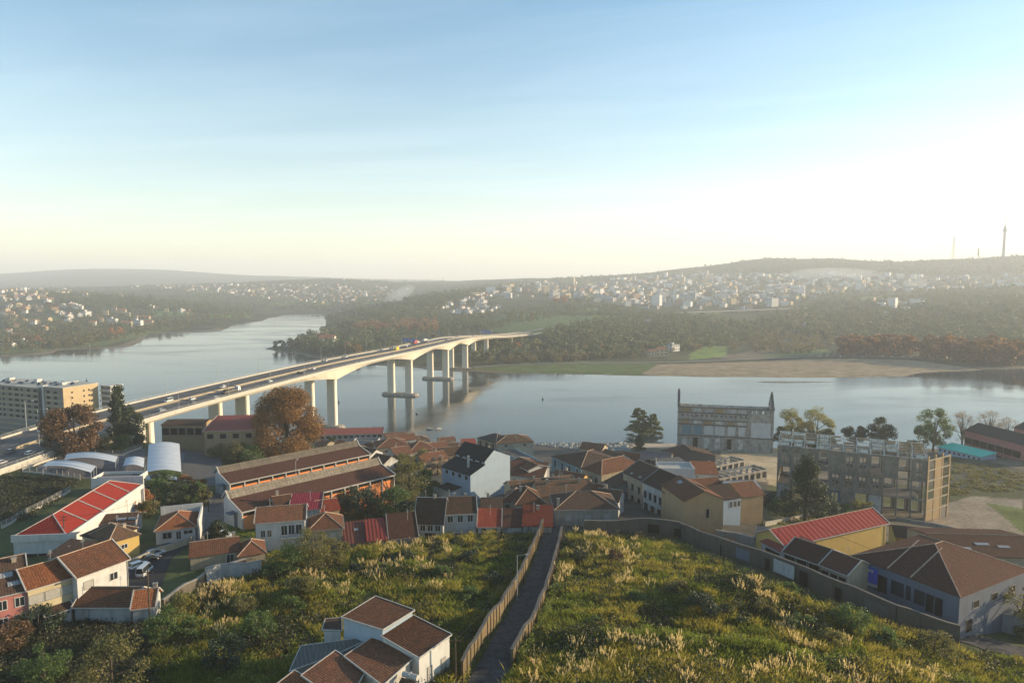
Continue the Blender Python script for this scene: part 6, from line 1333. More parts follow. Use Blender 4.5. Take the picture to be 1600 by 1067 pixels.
tree(515, 706, 8, 5, 'dark', 'dark tree between the brown tree and the gabled house', 3000, .4, .05); tree(345, 716, 6, 5, 'olive', 'olive bush by the car park road', 2000, .4, 0, name='shrub', cat='shrub')
for k, (x, y, h, rd, kd, lb) in enumerate([(222, 800, 6, 3.6, 'orange', 'orange autumn tree beside the white wall of the red hall'), (287, 768, 5, 3.2, 'orange', 'small orange tree under the canopies'), (206, 806, 5, 2.8, 'orange', 'low orange bush at the hall wall'),
  (248, 786, 7, 4.5, 'green', 'green tree above the white bungalow'), (268, 790, 7, 4.2, 'dark', 'dark tree behind the white bungalow parapet'), (302, 784, 7, 4, 'green', 'green tree right of the bungalow garden'), (236, 770, 6, 4.5, 'dark', 'dark tree between hall and canopy'),
  (262, 764, 6, 4.5, 'green', 'green bush row tree below the largest canopy'), (312, 774, 5, 3, 'brown', 'brown bush at the pale drive'), (234, 806, 5, 3.2, 'olive', 'olive bush left of the bungalow'), (318, 790, 5, 2.6, 'olive', 'olive bush by the short pole'), (290, 782, 6, 3.6, 'dark', 'dark shrub behind the bungalow roof')]):
    tree(x, y, h, rd, kd, lb, 2600, .34, .02, ncl=14, seed=k)
tree(338, 846, 5.2, 2.6, 'dark', 'clipped dark hedge cone at the bottom of the drive', 5000, .26, 0, 'column', 26, name='hedge', cat='hedge')
for k, (x, y, h, rd, kd, lb) in enumerate([(560, 806, 8, 5.5, 'dark', 'dark tree behind the red lean-to roofs'), (590, 804, 9, 6, 'dark', 'dark tree left of the olive tree behind the row'), (618, 806, 8, 5, 'green', 'green tree behind the dark ribbed roof'), (540, 800, 7, 4.5, 'green', 'green garden tree right of the crimson roof'),
  (575, 786, 7, 5, 'dark', 'dark shrub at the brick wall of the nearer warehouse'), (640, 788, 15, 6.5, 'olive', 'tall olive autumn tree left of the large white house'), (628, 760, 12, 5, 'olive', 'olive tree at the right end of the twin warehouses'), (664, 776, 9, 4.5, 'green', 'green tree at the slate-roofed annexe'),
  (655, 738, 10, 5, 'olive', 'olive tree among the brown roofs of the centre'), (684, 742, 8, 4, 'bare', 'grey leafless tree behind the slate roof annexe'), (640, 812, 5, 4, 'dark', 'dark bush beside the white gable of the steep roof'), (700, 730, 6, 3.5, 'dark', 'dark small tree just above the white house chimney')]):
    tree(x, y, h, rd, kd, lb, 3800, .36, .03, ncl=20, seed=k+30)
cedar(998, 686, 24, 'layered cedar tree on the riverside lawn, the taller one', 0); cedar(1014, 687, 20, 'second lower cedar leaning right on the riverside lawn', 2.5)
tree(998, 704, 9, 4.2, 'dark', 'dark cone-shaped shrub below the cedars', 4500, .42, 0, 'cone', 26)
tree(1236, 700, 25, 9, 'yellow', 'yellow-green open tree right of the ruined mill', 7500, .5, .08, ncl=46, spread=.32, limbs=20); tree(1276, 702, 26, 10, 'yellow', 'taller yellow-green tree next to the mill, the right one', 9000, .5, .08, ncl=50, spread=.32, limbs=20)
tree(1222, 704, 14, 6, 'dark', 'dark bushy tree between the mill and the yellow-green trees', 4500, .5, .02); tree(1256, 706, 14, 8, 'dark', 'dark thicket tree under the yellow-green trees', 5500, .5, .02); tree(1292, 704, 13, 5, 'dark', 'dark tree at the right foot of the yellow-green trees', 4000, .5, .02)
tree(1336, 706, 15, 8, 'dark', 'flat-topped umbrella pine behind the frame ruin', 6000, .5, .45, ncl=30, spread=.24); tree(1376, 706, 20, 7.5, 'dark', 'dense dark round tree behind the frame ruin', 9000, .5, .05, 'column', 40)
tree(1458, 706, 26, 10, 'green', 'tall open green tree left of the turquoise roof', 7500, .55, .12, ncl=40, spread=.28, limbs=20); tree(1428, 704, 6, 5, 'dark', 'low dark bushes beside the tall open tree', 2000, .5, 0)
tree(1503, 700, 25, 8, 'bare', 'leafless pinkish tree beside the pink factory', 3500, .34, .2, ncl=40, spread=.3, limbs=40); tree(1545, 700, 26, 9, 'bare', 'leafless tree behind the pink factory roof', 3500, .34, .2, ncl=40, spread=.3, limbs=40); tree(1574, 696, 20, 7, 'bare', 'smallest leafless tree behind the pink factory', 2500, .34, .2, ncl=30, spread=.3, limbs=30)
tree(1258, 814, 22, 10.0, 'dark', 'dark spreading conifer in front of the concrete frame', 17000, .36, .08, 'cone', 70, spread=.24, limbs=30)
for k, (x, y, h, rd, kd, lb) in enumerate([(1206, 792, 5, 4, 'dark', 'dark shrub left of the conifer'), (1216, 800, 5, 4, 'green', 'green shrub in the yard left of the conifer'), (1300, 812, 6, 5, 'dark', 'dark rounded bush right of the conifer'), (1322, 812, 5, 3.5, 'green', 'green bush against the dark rounded bush'),
  (1347, 808, 6.5, 3.8, 'yellow', 'rounded yellowish bush under the frame ruin'), (1596, 992, 11, 4.8, 'olive', 'olive tree cut by the right edge of the photo'), (1140, 858, 2.6, 2.0, 'dkbrown', 'dark red bush at the tan gable wall'), (1092, 842, 2.4, 2, 'dkbrown', 'small dark red bush left of the tan gable foot')]):
    tree(x, y, h, rd, kd, lb, 2800, .32, .02, ncl=16, seed=k+60)
for k, (x, y, h, rd, kd, lb) in enumerate([(490, 888, 9, 4.2, 'olive', 'thin olive tree at the top left of the bramble field'), (455, 896, 6, 4, 'green', 'green bush left of the thin olive tree'), (520, 884, 7, 3.6, 'olive', 'thin olive tree below the brown hip roof'), (70, 1075, 7, 3.4, 'green', 'bright green bush at the bottom left corner'),
  (176, 1092, 8, 4.8, 'olive', 'brownish yellow tree at the bottom left'), (258, 1010, 6, 3.6, 'green', 'green bush right of the mossy pole'), (350, 1050, 5, 3.2, 'dark', 'dark bush left of the foreground roofs'), (400, 1000, 4.5, 3.2, 'green', 'green bush above the grey lean-to'), (285, 965, 4, 3, 'yellow', 'yellow bush by the old stone wall'),
  (1330, 985, 4, 3.4, 'green', 'round green bush below the retaining wall'), (1460, 1030, 4.5, 3.6, 'olive', 'olive bush at the end of the retaining wall'), (1380, 1010, 3, 2.6, 'green', 'low green bush in the shade of the wall'), (14, 1016, 4, 3.4, 'dkbrown', 'dark russet bush at the left edge'), (60, 990, 4, 4, 'dark', 'dark bush under the pink house')]):
    tree(x, y, h, rd, kd, lb, 4200, .22, .02, ncl=22, seed=k+90)
# ---------------------------------------------------------------- overgrown fields
for k, (x, y, rd, h, kd, wh) in enumerate([(430, 905, 2.6, 3.4, 'green', 'left of the thin olive trees'), (470, 930, 3.0, 3.2, 'olive', 'in the left field below the thin olive trees'), (455, 960, 2.6, 3.0, 'green', 'in the left field above the grey lean-to'), (560, 900, 2.2, 2.4, 'dark', 'in the middle of the left field'), (630, 880, 2.6, 2.6, 'dark', 'in the left field below the brown ribbed roof'),
  (690, 905, 2.4, 2.6, 'green', 'in the left field above the foreground roofs'), (735, 880, 2.8, 2.6, 'dark', 'in the shaded part of the left field'), (770, 915, 2.6, 2.2, 'dark', 'in the shaded corner beside the alley lamp'), (730, 940, 2.4, 2.4, 'green', 'right of the nearest house roofs'), (380, 960, 2.8, 3.0, 'olive', 'among the pampas by the wall stub'), (300, 1000, 2.8, 3.4, 'green', 'near the mossy utility pole'),
  (905, 880, 2.4, 2.8, 'dark', 'at the top of the right field near the alley'), (960, 880, 2.2, 2.6, 'dkbrown', 'at the top of the right field below the stone house'), (1000, 945, 2.4, 2.2, 'green', 'in the middle of the right field'), (1100, 960, 3.2, 3.2, 'dark', 'on the left flank of the big mound'), (1150, 970, 3.4, 3.2, 'dark', 'on the dark front of the big mound'), (1190, 960, 2.8, 2.6, 'olive', 'on the right flank of the big mound'),
  (1060, 930, 2.4, 2.4, 'olive', 'up-slope left of the big mound'), (930, 985, 2.0, 1.8, 'green', 'in the green hollow of the right field'), (1250, 985, 2.6, 2.6, 'green', 'right of the big mound'), (1300, 1010, 2.4, 2.6, 'yellow', 'in the lower right of the right field'), (1230, 930, 2.2, 2.4, 'green', 'at the foot of the retaining wall'), (850, 1000, 1.6, 2.0, 'yellow', 'leaning over the mossy alley wall'), (868, 930, 1.6, 1.8, 'green', 'on top of the mossy alley wall')]):
    tree(x, y, h, rd, kd, {'dark': 'dark', 'green': 'green', 'olive': 'olive', 'dkbrown': 'russet', 'yellow': 'yellowish'}[kd] + ' rounded shrub ' + wh, 3600, .2, 0, ncl=18, seed=k+140, name='shrub', cat='shrub')
FL = [(300, 930), (390, 900), (420, 870), (545, 858), (700, 840), (838, 834), (832, 862), (815, 895), (788, 948), (752, 1000), (708, 1080), (250, 1080), (244, 975)]
FR = [(884, 850), (900, 832), (960, 834), (1035, 848), (1190, 905), (1300, 950), (1498, 1020), (1610, 1040), (1610, 1085), (790, 1085), (838, 1010), (872, 930)]
FD = [(-10, 985), (110, 975), (236, 965), (240, 1085), (-10, 1085)]
def mounds(polys_n, rmin, rmax, nl, leaf, kind, name, label, hk=(.4, .9), thr=None, sd=0, seed=1, elong=1.3, upb=.25):
    rg = np.random.default_rng(seed); Cs = []; Ls = []
    for poly, n in polys_n:
        x, y = sample_poly(poly, n); P, ok = Gv(x, y); P = P[ok]
        if thr is not None: P = P[fbm(P[:, 0]/9, P[:, 1]/9, 3, sd) > thr]
        m = len(P); rd = rg.uniform(rmin, rmax, m); hh = rd*rg.uniform(*hk, m); d = rg.normal(size=(m, nl, 3)); d /= np.linalg.norm(d, axis=2)[:, :, None]; d[:, :, 2] = np.abs(d[:, :, 2]); q = rg.uniform(.45, 1.1, (m, nl, 1))
        pts = P[:, None, :] + d*q*np.stack([rd, rd, hh], 1)[:, None, :]; Cs.append(pts.reshape(-1, 3))
    C = np.concatenate(Cs); C[:, 2] += .02; V, Fc = quads(C, leaf, rg, elong, upb); return nm_mesh(name, V, Fc, [LF[kind]], kind='stuff', label=label)
def blades(polys_n, nb_, hmin, hmax, wd, kind, name, label, spread=.5, thr=None, sd=0, seed=2):
    rg = np.random.default_rng(seed); Vs = []
    for poly, n in polys_n:
        x, y = sample_poly(poly, n); P, ok = Gv(x, y); P = P[ok]
        if thr is not None: P = P[fbm(P[:, 0]/8, P[:, 1]/8, 3, sd) > thr]
        m = len(P); Pb = np.repeat(P, nb_, 0) + np.concatenate([rg.normal(0, spread*.5, (m*nb_, 2)), np.zeros((m*nb_, 1))], 1); th = rg.uniform(0, 6.283, m*nb_); h = rg.uniform(hmin, hmax, m*nb_); ln = rg.uniform(.1, .7, m*nb_)*h
        tip = Pb + np.stack([np.cos(th)*ln, np.sin(th)*ln, h], 1); s = np.stack([-np.sin(th), np.cos(th), 0*th], 1)*wd/2; mid = Pb*.45+tip*.55; mid[:, 2] += h*.12
        Vs.append(np.stack([Pb-s, Pb+s, mid+s, tip, mid-s], 1).reshape(-1, 3))
    V = np.concatenate(Vs); Fc = np.arange(len(V)).reshape(-1, 5); return nm_mesh(name, V, Fc, [LF[kind]], kind='stuff', label=label)
LF['grass'] = leafm('rough_grass', (.028, .048, .008), (.16, .19, .03), .45, .12); LF['gold'] = leafm('dry_golden_grass', (.085, .078, .014), (.30, .26, .06), .45, .12); LF['bramble'] = leafm('bramble_leaves', (.040, .062, .010), (.17, .19, .035), .4, .12)
LF['bracken'] = leafm('dead_bracken', (.06, .035, .018), (.16, .095, .04), .35, .15); LF['shade'] = leafm('shaded_dark_bramble', (.012, .017, .008), (.04, .042, .016), .3, .2)  # second one: bramble leaves with shade put into a darker colour
mounds([(FL, 1500), (FR, 2100)], .6, 1.9, 90, .24, 'bramble', 'bramble_cover', 'green brambles covering both overgrown fields', (.35, 1.0))
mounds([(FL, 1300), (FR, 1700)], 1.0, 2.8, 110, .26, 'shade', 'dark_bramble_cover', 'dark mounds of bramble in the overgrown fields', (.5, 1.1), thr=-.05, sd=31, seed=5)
mounds([(FL, 700), (FR, 900)], .5, 1.6, 80, .22, 'bracken', 'bracken_cover', 'patches of dead brown bracken in the fields', (.3, .9), thr=.08, sd=51, seed=6)
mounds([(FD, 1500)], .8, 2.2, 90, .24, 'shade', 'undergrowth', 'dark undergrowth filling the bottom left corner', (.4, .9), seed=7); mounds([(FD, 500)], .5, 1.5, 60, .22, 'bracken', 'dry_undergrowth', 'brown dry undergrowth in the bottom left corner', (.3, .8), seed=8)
blades([(FL, 3600), (FR, 6500)], 26, .35, 1.1, .055, 'grass', 'rough_grass', 'rough green grass of the overgrown fields', .9, thr=-.15, sd=71)
blades([(FL, 1800), (FR, 3800)], 26, .5, 1.3, .05, 'gold', 'dry_grass', 'golden dry grass of the overgrown fields', .8, thr=.06, sd=91, seed=4)
mounds([([(355, 838), (398, 838), (398, 818), (372, 815)], 60)], .8, 1.4, 60, .25, 'grass', 'lawn', 'bright green grass plot beside the white two-storey house', (.15, .3), seed=9)
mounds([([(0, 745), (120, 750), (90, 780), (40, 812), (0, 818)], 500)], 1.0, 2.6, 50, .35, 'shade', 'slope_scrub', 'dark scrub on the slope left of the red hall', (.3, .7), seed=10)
mounds([([(1200, 790), (1240, 785), (1330, 800), (1330, 815), (1215, 825)], 160), ([(1468, 712), (1600, 740), (1600, 765), (1475, 775)], 260), ([(985, 680), (1055, 682), (1055, 690), (985, 690)], 60)], 1.0, 2.4, 50, .34, 'olive', 'yard_scrub', 'olive scrub on the waste ground round the ruins', (.2, .5), seed=11)
mounds([([(300, 880), (420, 868), (420, 892), (330, 905)], 220), ([(425, 850), (540, 852), (430, 880)], 120)], .6, 1.5, 70, .24, 'bramble', 'verge_scrub', 'green scrub in front of the long low house', (.4, .9), seed=12)
blades([(FL, 700), (FR, 1150)], 90, .9, 2.1, .06, 'gold', 'tussock_grass', 'tall golden tussocks standing in the overgrown fields', 1.0, thr=-.02, sd=33, seed=14)
blades([(FL, 700), (FR, 1000)], 90, .8, 1.9, .06, 'grass', 'green_tussock_grass', 'tall green tussocks standing in the overgrown fields', 1.0, thr=-.05, sd=37, seed=15)
mounds([([(722, 1068), (760, 1000), (795, 948), (822, 895), (838, 858), (832, 858), (815, 895), (788, 948), (752, 1000), (712, 1068)], 110), ([(803, 1042), (835, 990), (857, 940), (868, 905), (876, 870), (884, 870), (878, 905), (868, 940), (848, 990), (818, 1042)], 130)], .4, 1.0, 110, .16, 'bramble', 'wall_ivy', 'ivy and brambles spilling along the alley walls', (1.2, 3.2), seed=17)
OUT = [(-300, 1085), (1900, 1085), (2100, 1400), (-500, 1400)]
mounds([(OUT, 1500), ([(1500, 1030), (1900, 1030), (1900, 1090), (1500, 1090)], 300), ([(-400, 900), (-10, 960), (-10, 1085), (-400, 1085)], 400)], .8, 2.2, 70, .28, 'bramble', 'outer_scrub', 'green scrub on the slope below the drone', (.4, .9), seed=18)
# rubble shore: boulders
def boulders(polys_n, r0, r1, mat, name, label, seed):
    rg = np.random.default_rng(seed); ico = bpy.data.meshes.new('t'); import bmesh; b_ = bmesh.new(); bmesh.ops.create_icosphere(b_, subdivisions=1, radius=1); b_.verts.ensure_lookup_table()
    IV = np.array([v.co[:] for v in b_.verts]); IF = np.array([[v.index for v in f.verts] for f in b_.faces]); b_.free(); bpy.data.meshes.remove(ico)
    P = np.concatenate([(lambda q: q[0][q[1]])(Gv(*sample_poly(p, n))) for p, n in polys_n]); m = len(P); s = rg.uniform(r0, r1, m)
    V = (IV[None]*rg.uniform(.55, 1.2, (m, len(IV), 1))*s[:, None, None]*np.array([1, 1, .75])) + P[:, None, :]; Fc = (IF[None] + (np.arange(m)*len(IV))[:, None, None]).reshape(-1, 3)
    return nm_mesh(name, V.reshape(-1, 3), Fc, [mat], kind='stuff', label=label)
boulders([([(850, 684), (905, 680), (975, 688), (985, 705), (900, 702), (840, 696)], 900)], .7, 1.9, plain('rubble_grey', (.30, .32, .30), .9, .45, .25), 'rubble', 'heaps of grey rubble on the river bank', 3)
boulders([([(640, 676), (745, 682), (745, 700), (655, 694)], 900)], .2, .7, plain('rubble_brown', (.30, .23, .18), .9, .3, .25), 'gravel', 'brown stony shore between the houses and the water', 4)
# ---------------------------------------------------------------- pampas grass clumps
plm = leafm('pampas_plume', (.34, .27, .17), (.62, .50, .33), .5, .5, .8)
def make_pampas(seed):
    rg = np.random.default_rng(seed); r = empty('pampas_grass', (0, 0, 0), cat='grass clump'); n = 380
    th = rg.uniform(0, 6.283, n); L = rg.uniform(1.1, 2.2, n); Vs = []; ks = [0, .35, .7, 1.0]; w_ = .05
    cs, sn = np.cos(th), np.sin(th); out = rg.uniform(.35, 1.0, n)
    pts = [np.stack([cs*(.1+L*out*k), sn*(.1+L*out*k), L*(1.25*k - .85*k*k*out)], 1) for k in ks]; s = np.stack([-sn, cs, 0*th], 1)*w_/2
    V = np.stack([pts[0]-s, pts[0]+s, pts[1]+s, pts[1]-s, pts[1]-s, pts[1]+s, pts[2]+s*.8, pts[2]-s*.8, pts[2]-s*.8, pts[2]+s*.8, pts[3]+s*.2, pts[3]-s*.2], 1).reshape(-1, 3)
    nm_mesh('leaves', V, np.arange(len(V)).reshape(-1, 4), [LF['gold'] if seed % 2 else LF['grass']], parent=r)
    V = []; Fc = []; b0 = 0; m = 11 + seed % 3 * 5; C = []
    mb = MB()
    for k in range(m):
        a = rg.uniform(0, 6.283); o_ = rg.uniform(.1, 1.15); h = rg.uniform(1.4, 2.5); x0, y0 = math.cos(a)*o_*.4, math.sin(a)*o_*.4; x1, y1 = math.cos(a)*o_*1.2, math.sin(a)*o_*1.2
        mb.tube((x0, y0, .2), (x1, y1, h-.3), .018, .014, 3, cap=False); q = 34; t_ = rg.uniform(0, 1, q); rr = .055*np.sin(math.pi*np.clip(t_*.9+.06, 0, 1))**.8
        an = rg.uniform(0, 6.283, q); C.append(np.stack([x1 + (t_-.5)*.25*math.cos(a) + np.cos(an)*rr, y1 + (t_-.5)*.25*math.sin(a) + np.sin(an)*rr, h-.4 + t_*.8], 1))
    mb.build('stem', M['ridge'], r, kind='stuff'); C = np.concatenate(C); V, Fc = quads(C, .095, rg, 2.0, 1.2); nm_mesh('plumes', V, Fc, [plm], parent=r, kind='stuff'); return r
pp = [make_pampas(s) for s in range(5)]; rg = np.random.default_rng(77)
def put_pampas(px, py, k, sc_, label, group, first=set()):
    o = pp[k] if k not in first else copy_tree(pp[k]); first.add(k); p = G(px, py, 0); p.z -= .05; o.location = p; o.scale = (sc_,)*3; o.rotation_euler = (0, 0, rg.uniform(0, 6.28)); o['label'] = label; o['group'] = group
zones = [([(884, 852), (900, 836), (950, 838), (935, 880), (880, 875)], 12, 'at the top of the right field beside the alley'), ([(940, 840), (1010, 850), (990, 900), (940, 880)], 9, 'at the top of the right field below the stone house'),
 ([(1040, 870), (1085, 875), (1060, 895), (1035, 885)], 3, 'in the middle of the right field'), ([(870, 890), (900, 905), (885, 930), (868, 915)], 3, 'beside the mossy alley wall'), ([(955, 905), (1020, 900), (1020, 925), (960, 925)], 5, 'in a row across the middle of the right field'),
 ([(1140, 905), (1190, 918), (1230, 960), (1170, 950)], 9, 'along the slope below the retaining wall'), ([(1220, 960), (1340, 985), (1400, 1010), (1280, 1030), (1210, 1000)], 13, 'on the right part of the right field'),
 ([(830, 1030), (930, 1010), (940, 1075), (820, 1080)], 16, 'at the lower end of the right field by the alley'), ([(940, 1000), (1120, 1020), (1200, 1050), (1200, 1080), (940, 1080)], 26, 'in the sunny band along the bottom of the right field'),
 ([(1200, 1030), (1380, 1050), (1500, 1062), (1480, 1082), (1200, 1082)], 20, 'in the bottom right band of the right field'), ([(315, 920), (400, 905), (412, 940), (330, 960), (300, 950)], 14, 'by the whitewashed wall stub'),
 ([(320, 970), (385, 975), (380, 1010), (325, 1005)], 4, 'on the left of the left field'), ([(580, 850), (690, 845), (720, 870), (600, 875)], 12, 'along the top of the left field below the houses'), ([(560, 880), (700, 885), (700, 930), (575, 925)], 14, 'in the middle of the left field'), ([(450, 900), (550, 905), (540, 940), (450, 935)], 8, 'on the left side of the left field near the olive trees')]
for zi, (poly, n, lb) in enumerate(zones):
    xs_, ys_ = sample_poly(poly, int(n*2.1))
    for x, y in zip(xs_, ys_): put_pampas(float(x), float(y), int(rg.integers(0, 5)), float(rg.uniform(.55, 1.0)), 'clump of pampas grass with cream plumes ' + lb, 'pampas grass ' + lb)
# ---------------------------------------------------------------- far houses
def far_house(w_, d, h, r, wall, roof, kind='gable', floors=2):
    mb = MB(); x0, x1, y0, y1 = -w_/2, w_/2, -d/2, d/2
    mb.box(x0, x1, y0, y1, -5, h, 0); o = .4
    if kind == 'gable':
        mb.prism([(x0-o, y0-o, h-.1), (x1+o, y0-o, h-.1), (x1+o, 0, h+r), (x0-o, 0, h+r)], (0, 0, -.2), 1); mb.prism([(x1+o, y1+o, h-.1), (x0-o, y1+o, h-.1), (x0-o, 0, h+r), (x1+o, 0, h+r)], (0, 0, -.2), 1)
        mb.face([(x0, y1, h), (x0, y0, h), (x0, 0, h+r)], 0); mb.face([(x1, y0, h), (x1, y1, h), (x1, 0, h+r)], 0)
    elif kind == 'hip':
        q = min(d, w_)/2; c = [(x0-o, y0-o, h), (x1+o, y0-o, h), (x1+o, y1+o, h), (x0-o, y1+o, h)]; a, b_ = (x0+q, 0, h+r), (x1-q, 0, h+r)
        mb.face([c[0], c[1], b_, a], 1); mb.face([c[1], c[2], b_], 1); mb.face([c[2], c[3], a, b_], 1); mb.face([c[3], c[0], a], 1); mb.face(c[::-1], 1)
    else: mb.box(x0-.2, x1+.2, y0-.2, y1+.2, h+.003, h+.7, 1); mb.box(x0+w_*.3, x0+w_*.5, -2, 2, h+.7, h+2.6, 0)
    fh = h/floors
    for f in range(floors):
        z = f*fh + fh*.38; n = max(2, int(w_/3.2))
        for k in range(n):
            x = x0 + w_*(k+.5)/n
            for s in (-1, 1): mb.box(x-.6, x+.6, s*(d/2)-.05, s*(d/2)+.05, z, z+fh*.42, 2)
        n2 = max(1, int(d/4))
        for k in range(n2):
            y = y0 + d*(k+.5)/n2
            for s in (-1, 1): mb.box(s*(w_/2)-.05, s*(w_/2)+.05, y-.6, y+.6, z, z+fh*.42, 2)
    return mb
froof = plain('far_terracotta', (.42, .18, .10), .85, .25, .1); froofg = plain('far_grey_roof', (.30, .30, .29), .85, .2, .1); fwht = plain('far_white_wall', (.85, .83, .80), .8, .06, .1); fcrm = plain('far_cream_wall', (.56, .47, .32), .8, .08, .1)
forg = plain('far_orange_wall', (.50, .34, .25), .8, .08, .1); fgry = plain('far_grey_wall', (.42, .42, .42), .8, .1, .1); fpal = plain('far_pale_wall', (.66, .67, .68), .8, .08, .1)
FHD = {'w': ((11, 9, 6, 2.2), fwht, froof, 'gable', 2), 'wf': ((13, 10, 7, 0), fwht, froofg, 'flat', 2), 'c': ((12, 9, 6.5, 2.4), fcrm, froof, 'hip', 2), 'ct': ((16, 10, 7, 2.4), fcrm, froof, 'gable', 2), 'g': ((12, 9, 6, 2.2), fgry, froof, 'gable', 2),
       'o': ((13, 10, 7, 2.2), forg, froof, 'hip', 2), 'a': ((26, 13, 18, 0), fpal, froofg, 'flat', 6), 'ao': ((24, 13, 17, 0), forg, froofg, 'flat', 6), 'ac': ((22, 14, 20, 0), fcrm, froofg, 'flat', 7), 'h': ((40, 18, 7, 2), fwht, froofg, 'gable', 1), 't': ((15, 15, 32, 0), fpal, froofg, 'flat', 11)}
FH = {}
def fh_obj(k):
    s, wa, ro, kd, fl = FHD[k]; m_ = far_house(*s, wa, ro, kd, fl)
    if k not in FH: FH[k] = m_
    return m_, [wa, ro, M['dark']]
fprot = {}; nm_ = {'w': 'white house with terracotta roof', 'wf': 'white flat-roofed house', 'c': 'cream house with a hipped terracotta roof', 'ct': 'long cream house with a terracotta roof', 'g': 'grey house with a terracotta roof', 'o': 'orange-walled house', 'a': 'pale apartment block', 'ao': 'orange apartment block', 'ac': 'cream apartment block', 'h': 'long white industrial hall', 't': 'pale tower block'}
def far_put(px, py, k, where, yaw=None, s=1.0):
    p = G(px, py, 0)
    if k not in fprot:
        mb, ms = fh_obj(k); o = mb.build('house' if k not in ('a', 'ao', 'ac', 'h', 't') else ('hall' if k == 'h' else 'apartment_block'), ms); fprot[k] = o
    else: o = fprot[k].copy(); COL.objects.link(o)
    o.location = (p.x, p.y, p.z+.3); o.rotation_euler = (0, 0, rg.uniform(-.9, .9) if yaw is None else yaw); o.scale = (s, s, s)
    o['label'] = nm_[k] + ' ' + where; o['category'] = 'house' if k not in ('a', 'ao', 'ac', 'h', 't') else ('hall' if k == 'h' else 'apartment block'); o['group'] = nm_[k].replace('house', 'houses').replace('block', 'blocks').replace('hall', 'halls') + ' ' + where; return o
rg = np.random.default_rng(123); import collections; count = collections.Counter()
def zone(poly, n, kinds, where, smin=.8, smax=1.25):
    xs_, ys_ = sample_poly(poly, n*4); pts = []
    for x, y in zip(xs_, ys_):
        if all(abs(x-a)/7 + abs(y-b_)/3.2 > 1 for a, b_ in pts): pts.append((x, y))
        if len(pts) >= n: break
    for x, y in pts: far_put(float(x), float(y), kinds[int(rg.integers(0, len(kinds)))], where, None, float(rg.uniform(smin, smax)))
zone([(0, 458), (60, 462), (100, 478), (60, 490), (0, 488)], 22, ['w', 'c', 'c', 'ct', 'wf', 'o'], 'high on the left bank hillside', .9, 1.3)
zone([(0, 490), (60, 492), (85, 505), (60, 515), (0, 512)], 9, ['w', 'c', 'ct'], 'half way up the left bank at the edge', .9, 1.3)
zone([(60, 470), (140, 480), (155, 495), (90, 498)], 10, ['w', 'wf', 'ct', 'c'], 'in the middle of the left bank hillside', .9, 1.3)
for x, y, k, yw, s in [(165, 492, 'ac', .3, .55), (178, 488, 'ac', .2, .6), (190, 490, 'ct', .3, 1.3), (200, 494, 'ac', .2, .45), (212, 499, 'ac', .15, .42), (226, 502, 'ct', .2, 1.5), (215, 508, 'wf', .1, 1.5), (176, 505, 'wf', .1, 1.4), (198, 510, 'ct', .2, 1.3), (232, 508, 'ct', .1, 1.2), (156, 503, 'c', .4, 1.2), (145, 508, 'w', .3, 1.2)]:
    far_put(x, y, k, 'in the sunlit riverside estate on the left bank', yw, s)
zone([(105, 488), (140, 490), (135, 505), (100, 505)], 4, ['wf', 'w'], 'left of the sunlit riverside estate', 1.1, 1.5)
for x, y, k, s in [(18, 525, 'c', .9), (65, 514, 'w', 1), (70, 516, 'c', 1), (38, 538, 'wf', 1), (10, 541, 'h', .6), (14, 519, 'w', .9), (120, 482, 'wf', 1.4), (112, 478, 'wf', 1.2), (133, 462, 'w', 1.2), (188, 463, 'c', 1), (260, 488, 'ac', .5), (284, 488, 'wf', 1.2), (296, 487, 'o', .9), (236, 482, 'wf', 1.1), (248, 483, 'w', 1), (290, 490, 'w', .9), (100, 452, 'h', .7), (107, 456, 'ct', 1)]:
    far_put(x, y, k, 'standing alone on the left bank', None, s)
zone([(200, 450), (280, 452), (420, 462), (520, 470), (600, 462), (560, 450), (440, 446), (300, 446)], 46, ['w', 'w', 'c', 'wf', 'o'], 'in the far town behind the river bend', .9, 1.5)
zone([(700, 468), (735, 462), (760, 470), (780, 480), (770, 488), (710, 492), (690, 482)], 34, ['w', 'wf', 'wf', 'g'], 'in the pale village above the bridge end', .8, 1.25)
zone([(760, 455), (800, 450), (880, 452), (960, 462), (930, 470), (850, 465), (790, 468)], 22, ['w', 'wf', 'c', 'a', 'ac'], 'in the town right of the bridge end', .8, 1.1)
for x, y, k, s in [(822, 456, 'ao', .9), (834, 457, 'ao', .8), (868, 456, 'ac', .9), (880, 458, 'ac', .8), (907, 465, 'ac', .7), (940, 470, 'a', 1.0), (952, 471, 'a', 1.0), (980, 478, 'a', .8), (1040, 462, 'a', .9), (1060, 464, 'ac', .8), (1072, 464, 'a', .8), (1130, 462, 'ao', .7), (1180, 440, 't', .8), (1120, 476, 'a', .9), (1100, 475, 'a', .8),
    (1050, 436, 'h', 1.4), (1075, 438, 'h', 1.3), (1240, 440, 't', .9), (1256, 443, 'ac', 1.1), (1270, 446, 't', .8), (1290, 448, 'a', 1), (1306, 446, 'ac', 1.1), (1320, 446, 'a', 1), (1340, 444, 'a', .9), (1356, 442, 'a', .8), (1230, 450, 'a', .8), (1400, 448, 'w', 2), (1415, 446, 'wf', 2), (1425, 447, 'w', 2)]:
    far_put(x, y, k, 'of the hillside town across the river', float(rg.uniform(-.5, .5)), s)
zone([(960, 470), (1060, 466), (1200, 465), (1230, 485), (1100, 486), (1000, 484)], 40, ['w', 'wf', 'c', 'g', 'a'], 'above the viaduct', 1.0, 1.5)
zone([(1230, 490), (1310, 500), (1320, 530), (1280, 528), (1220, 500)], 14, ['w', 'wf', 'g'], 'on the low ground below the viaduct', .7, 1.0)
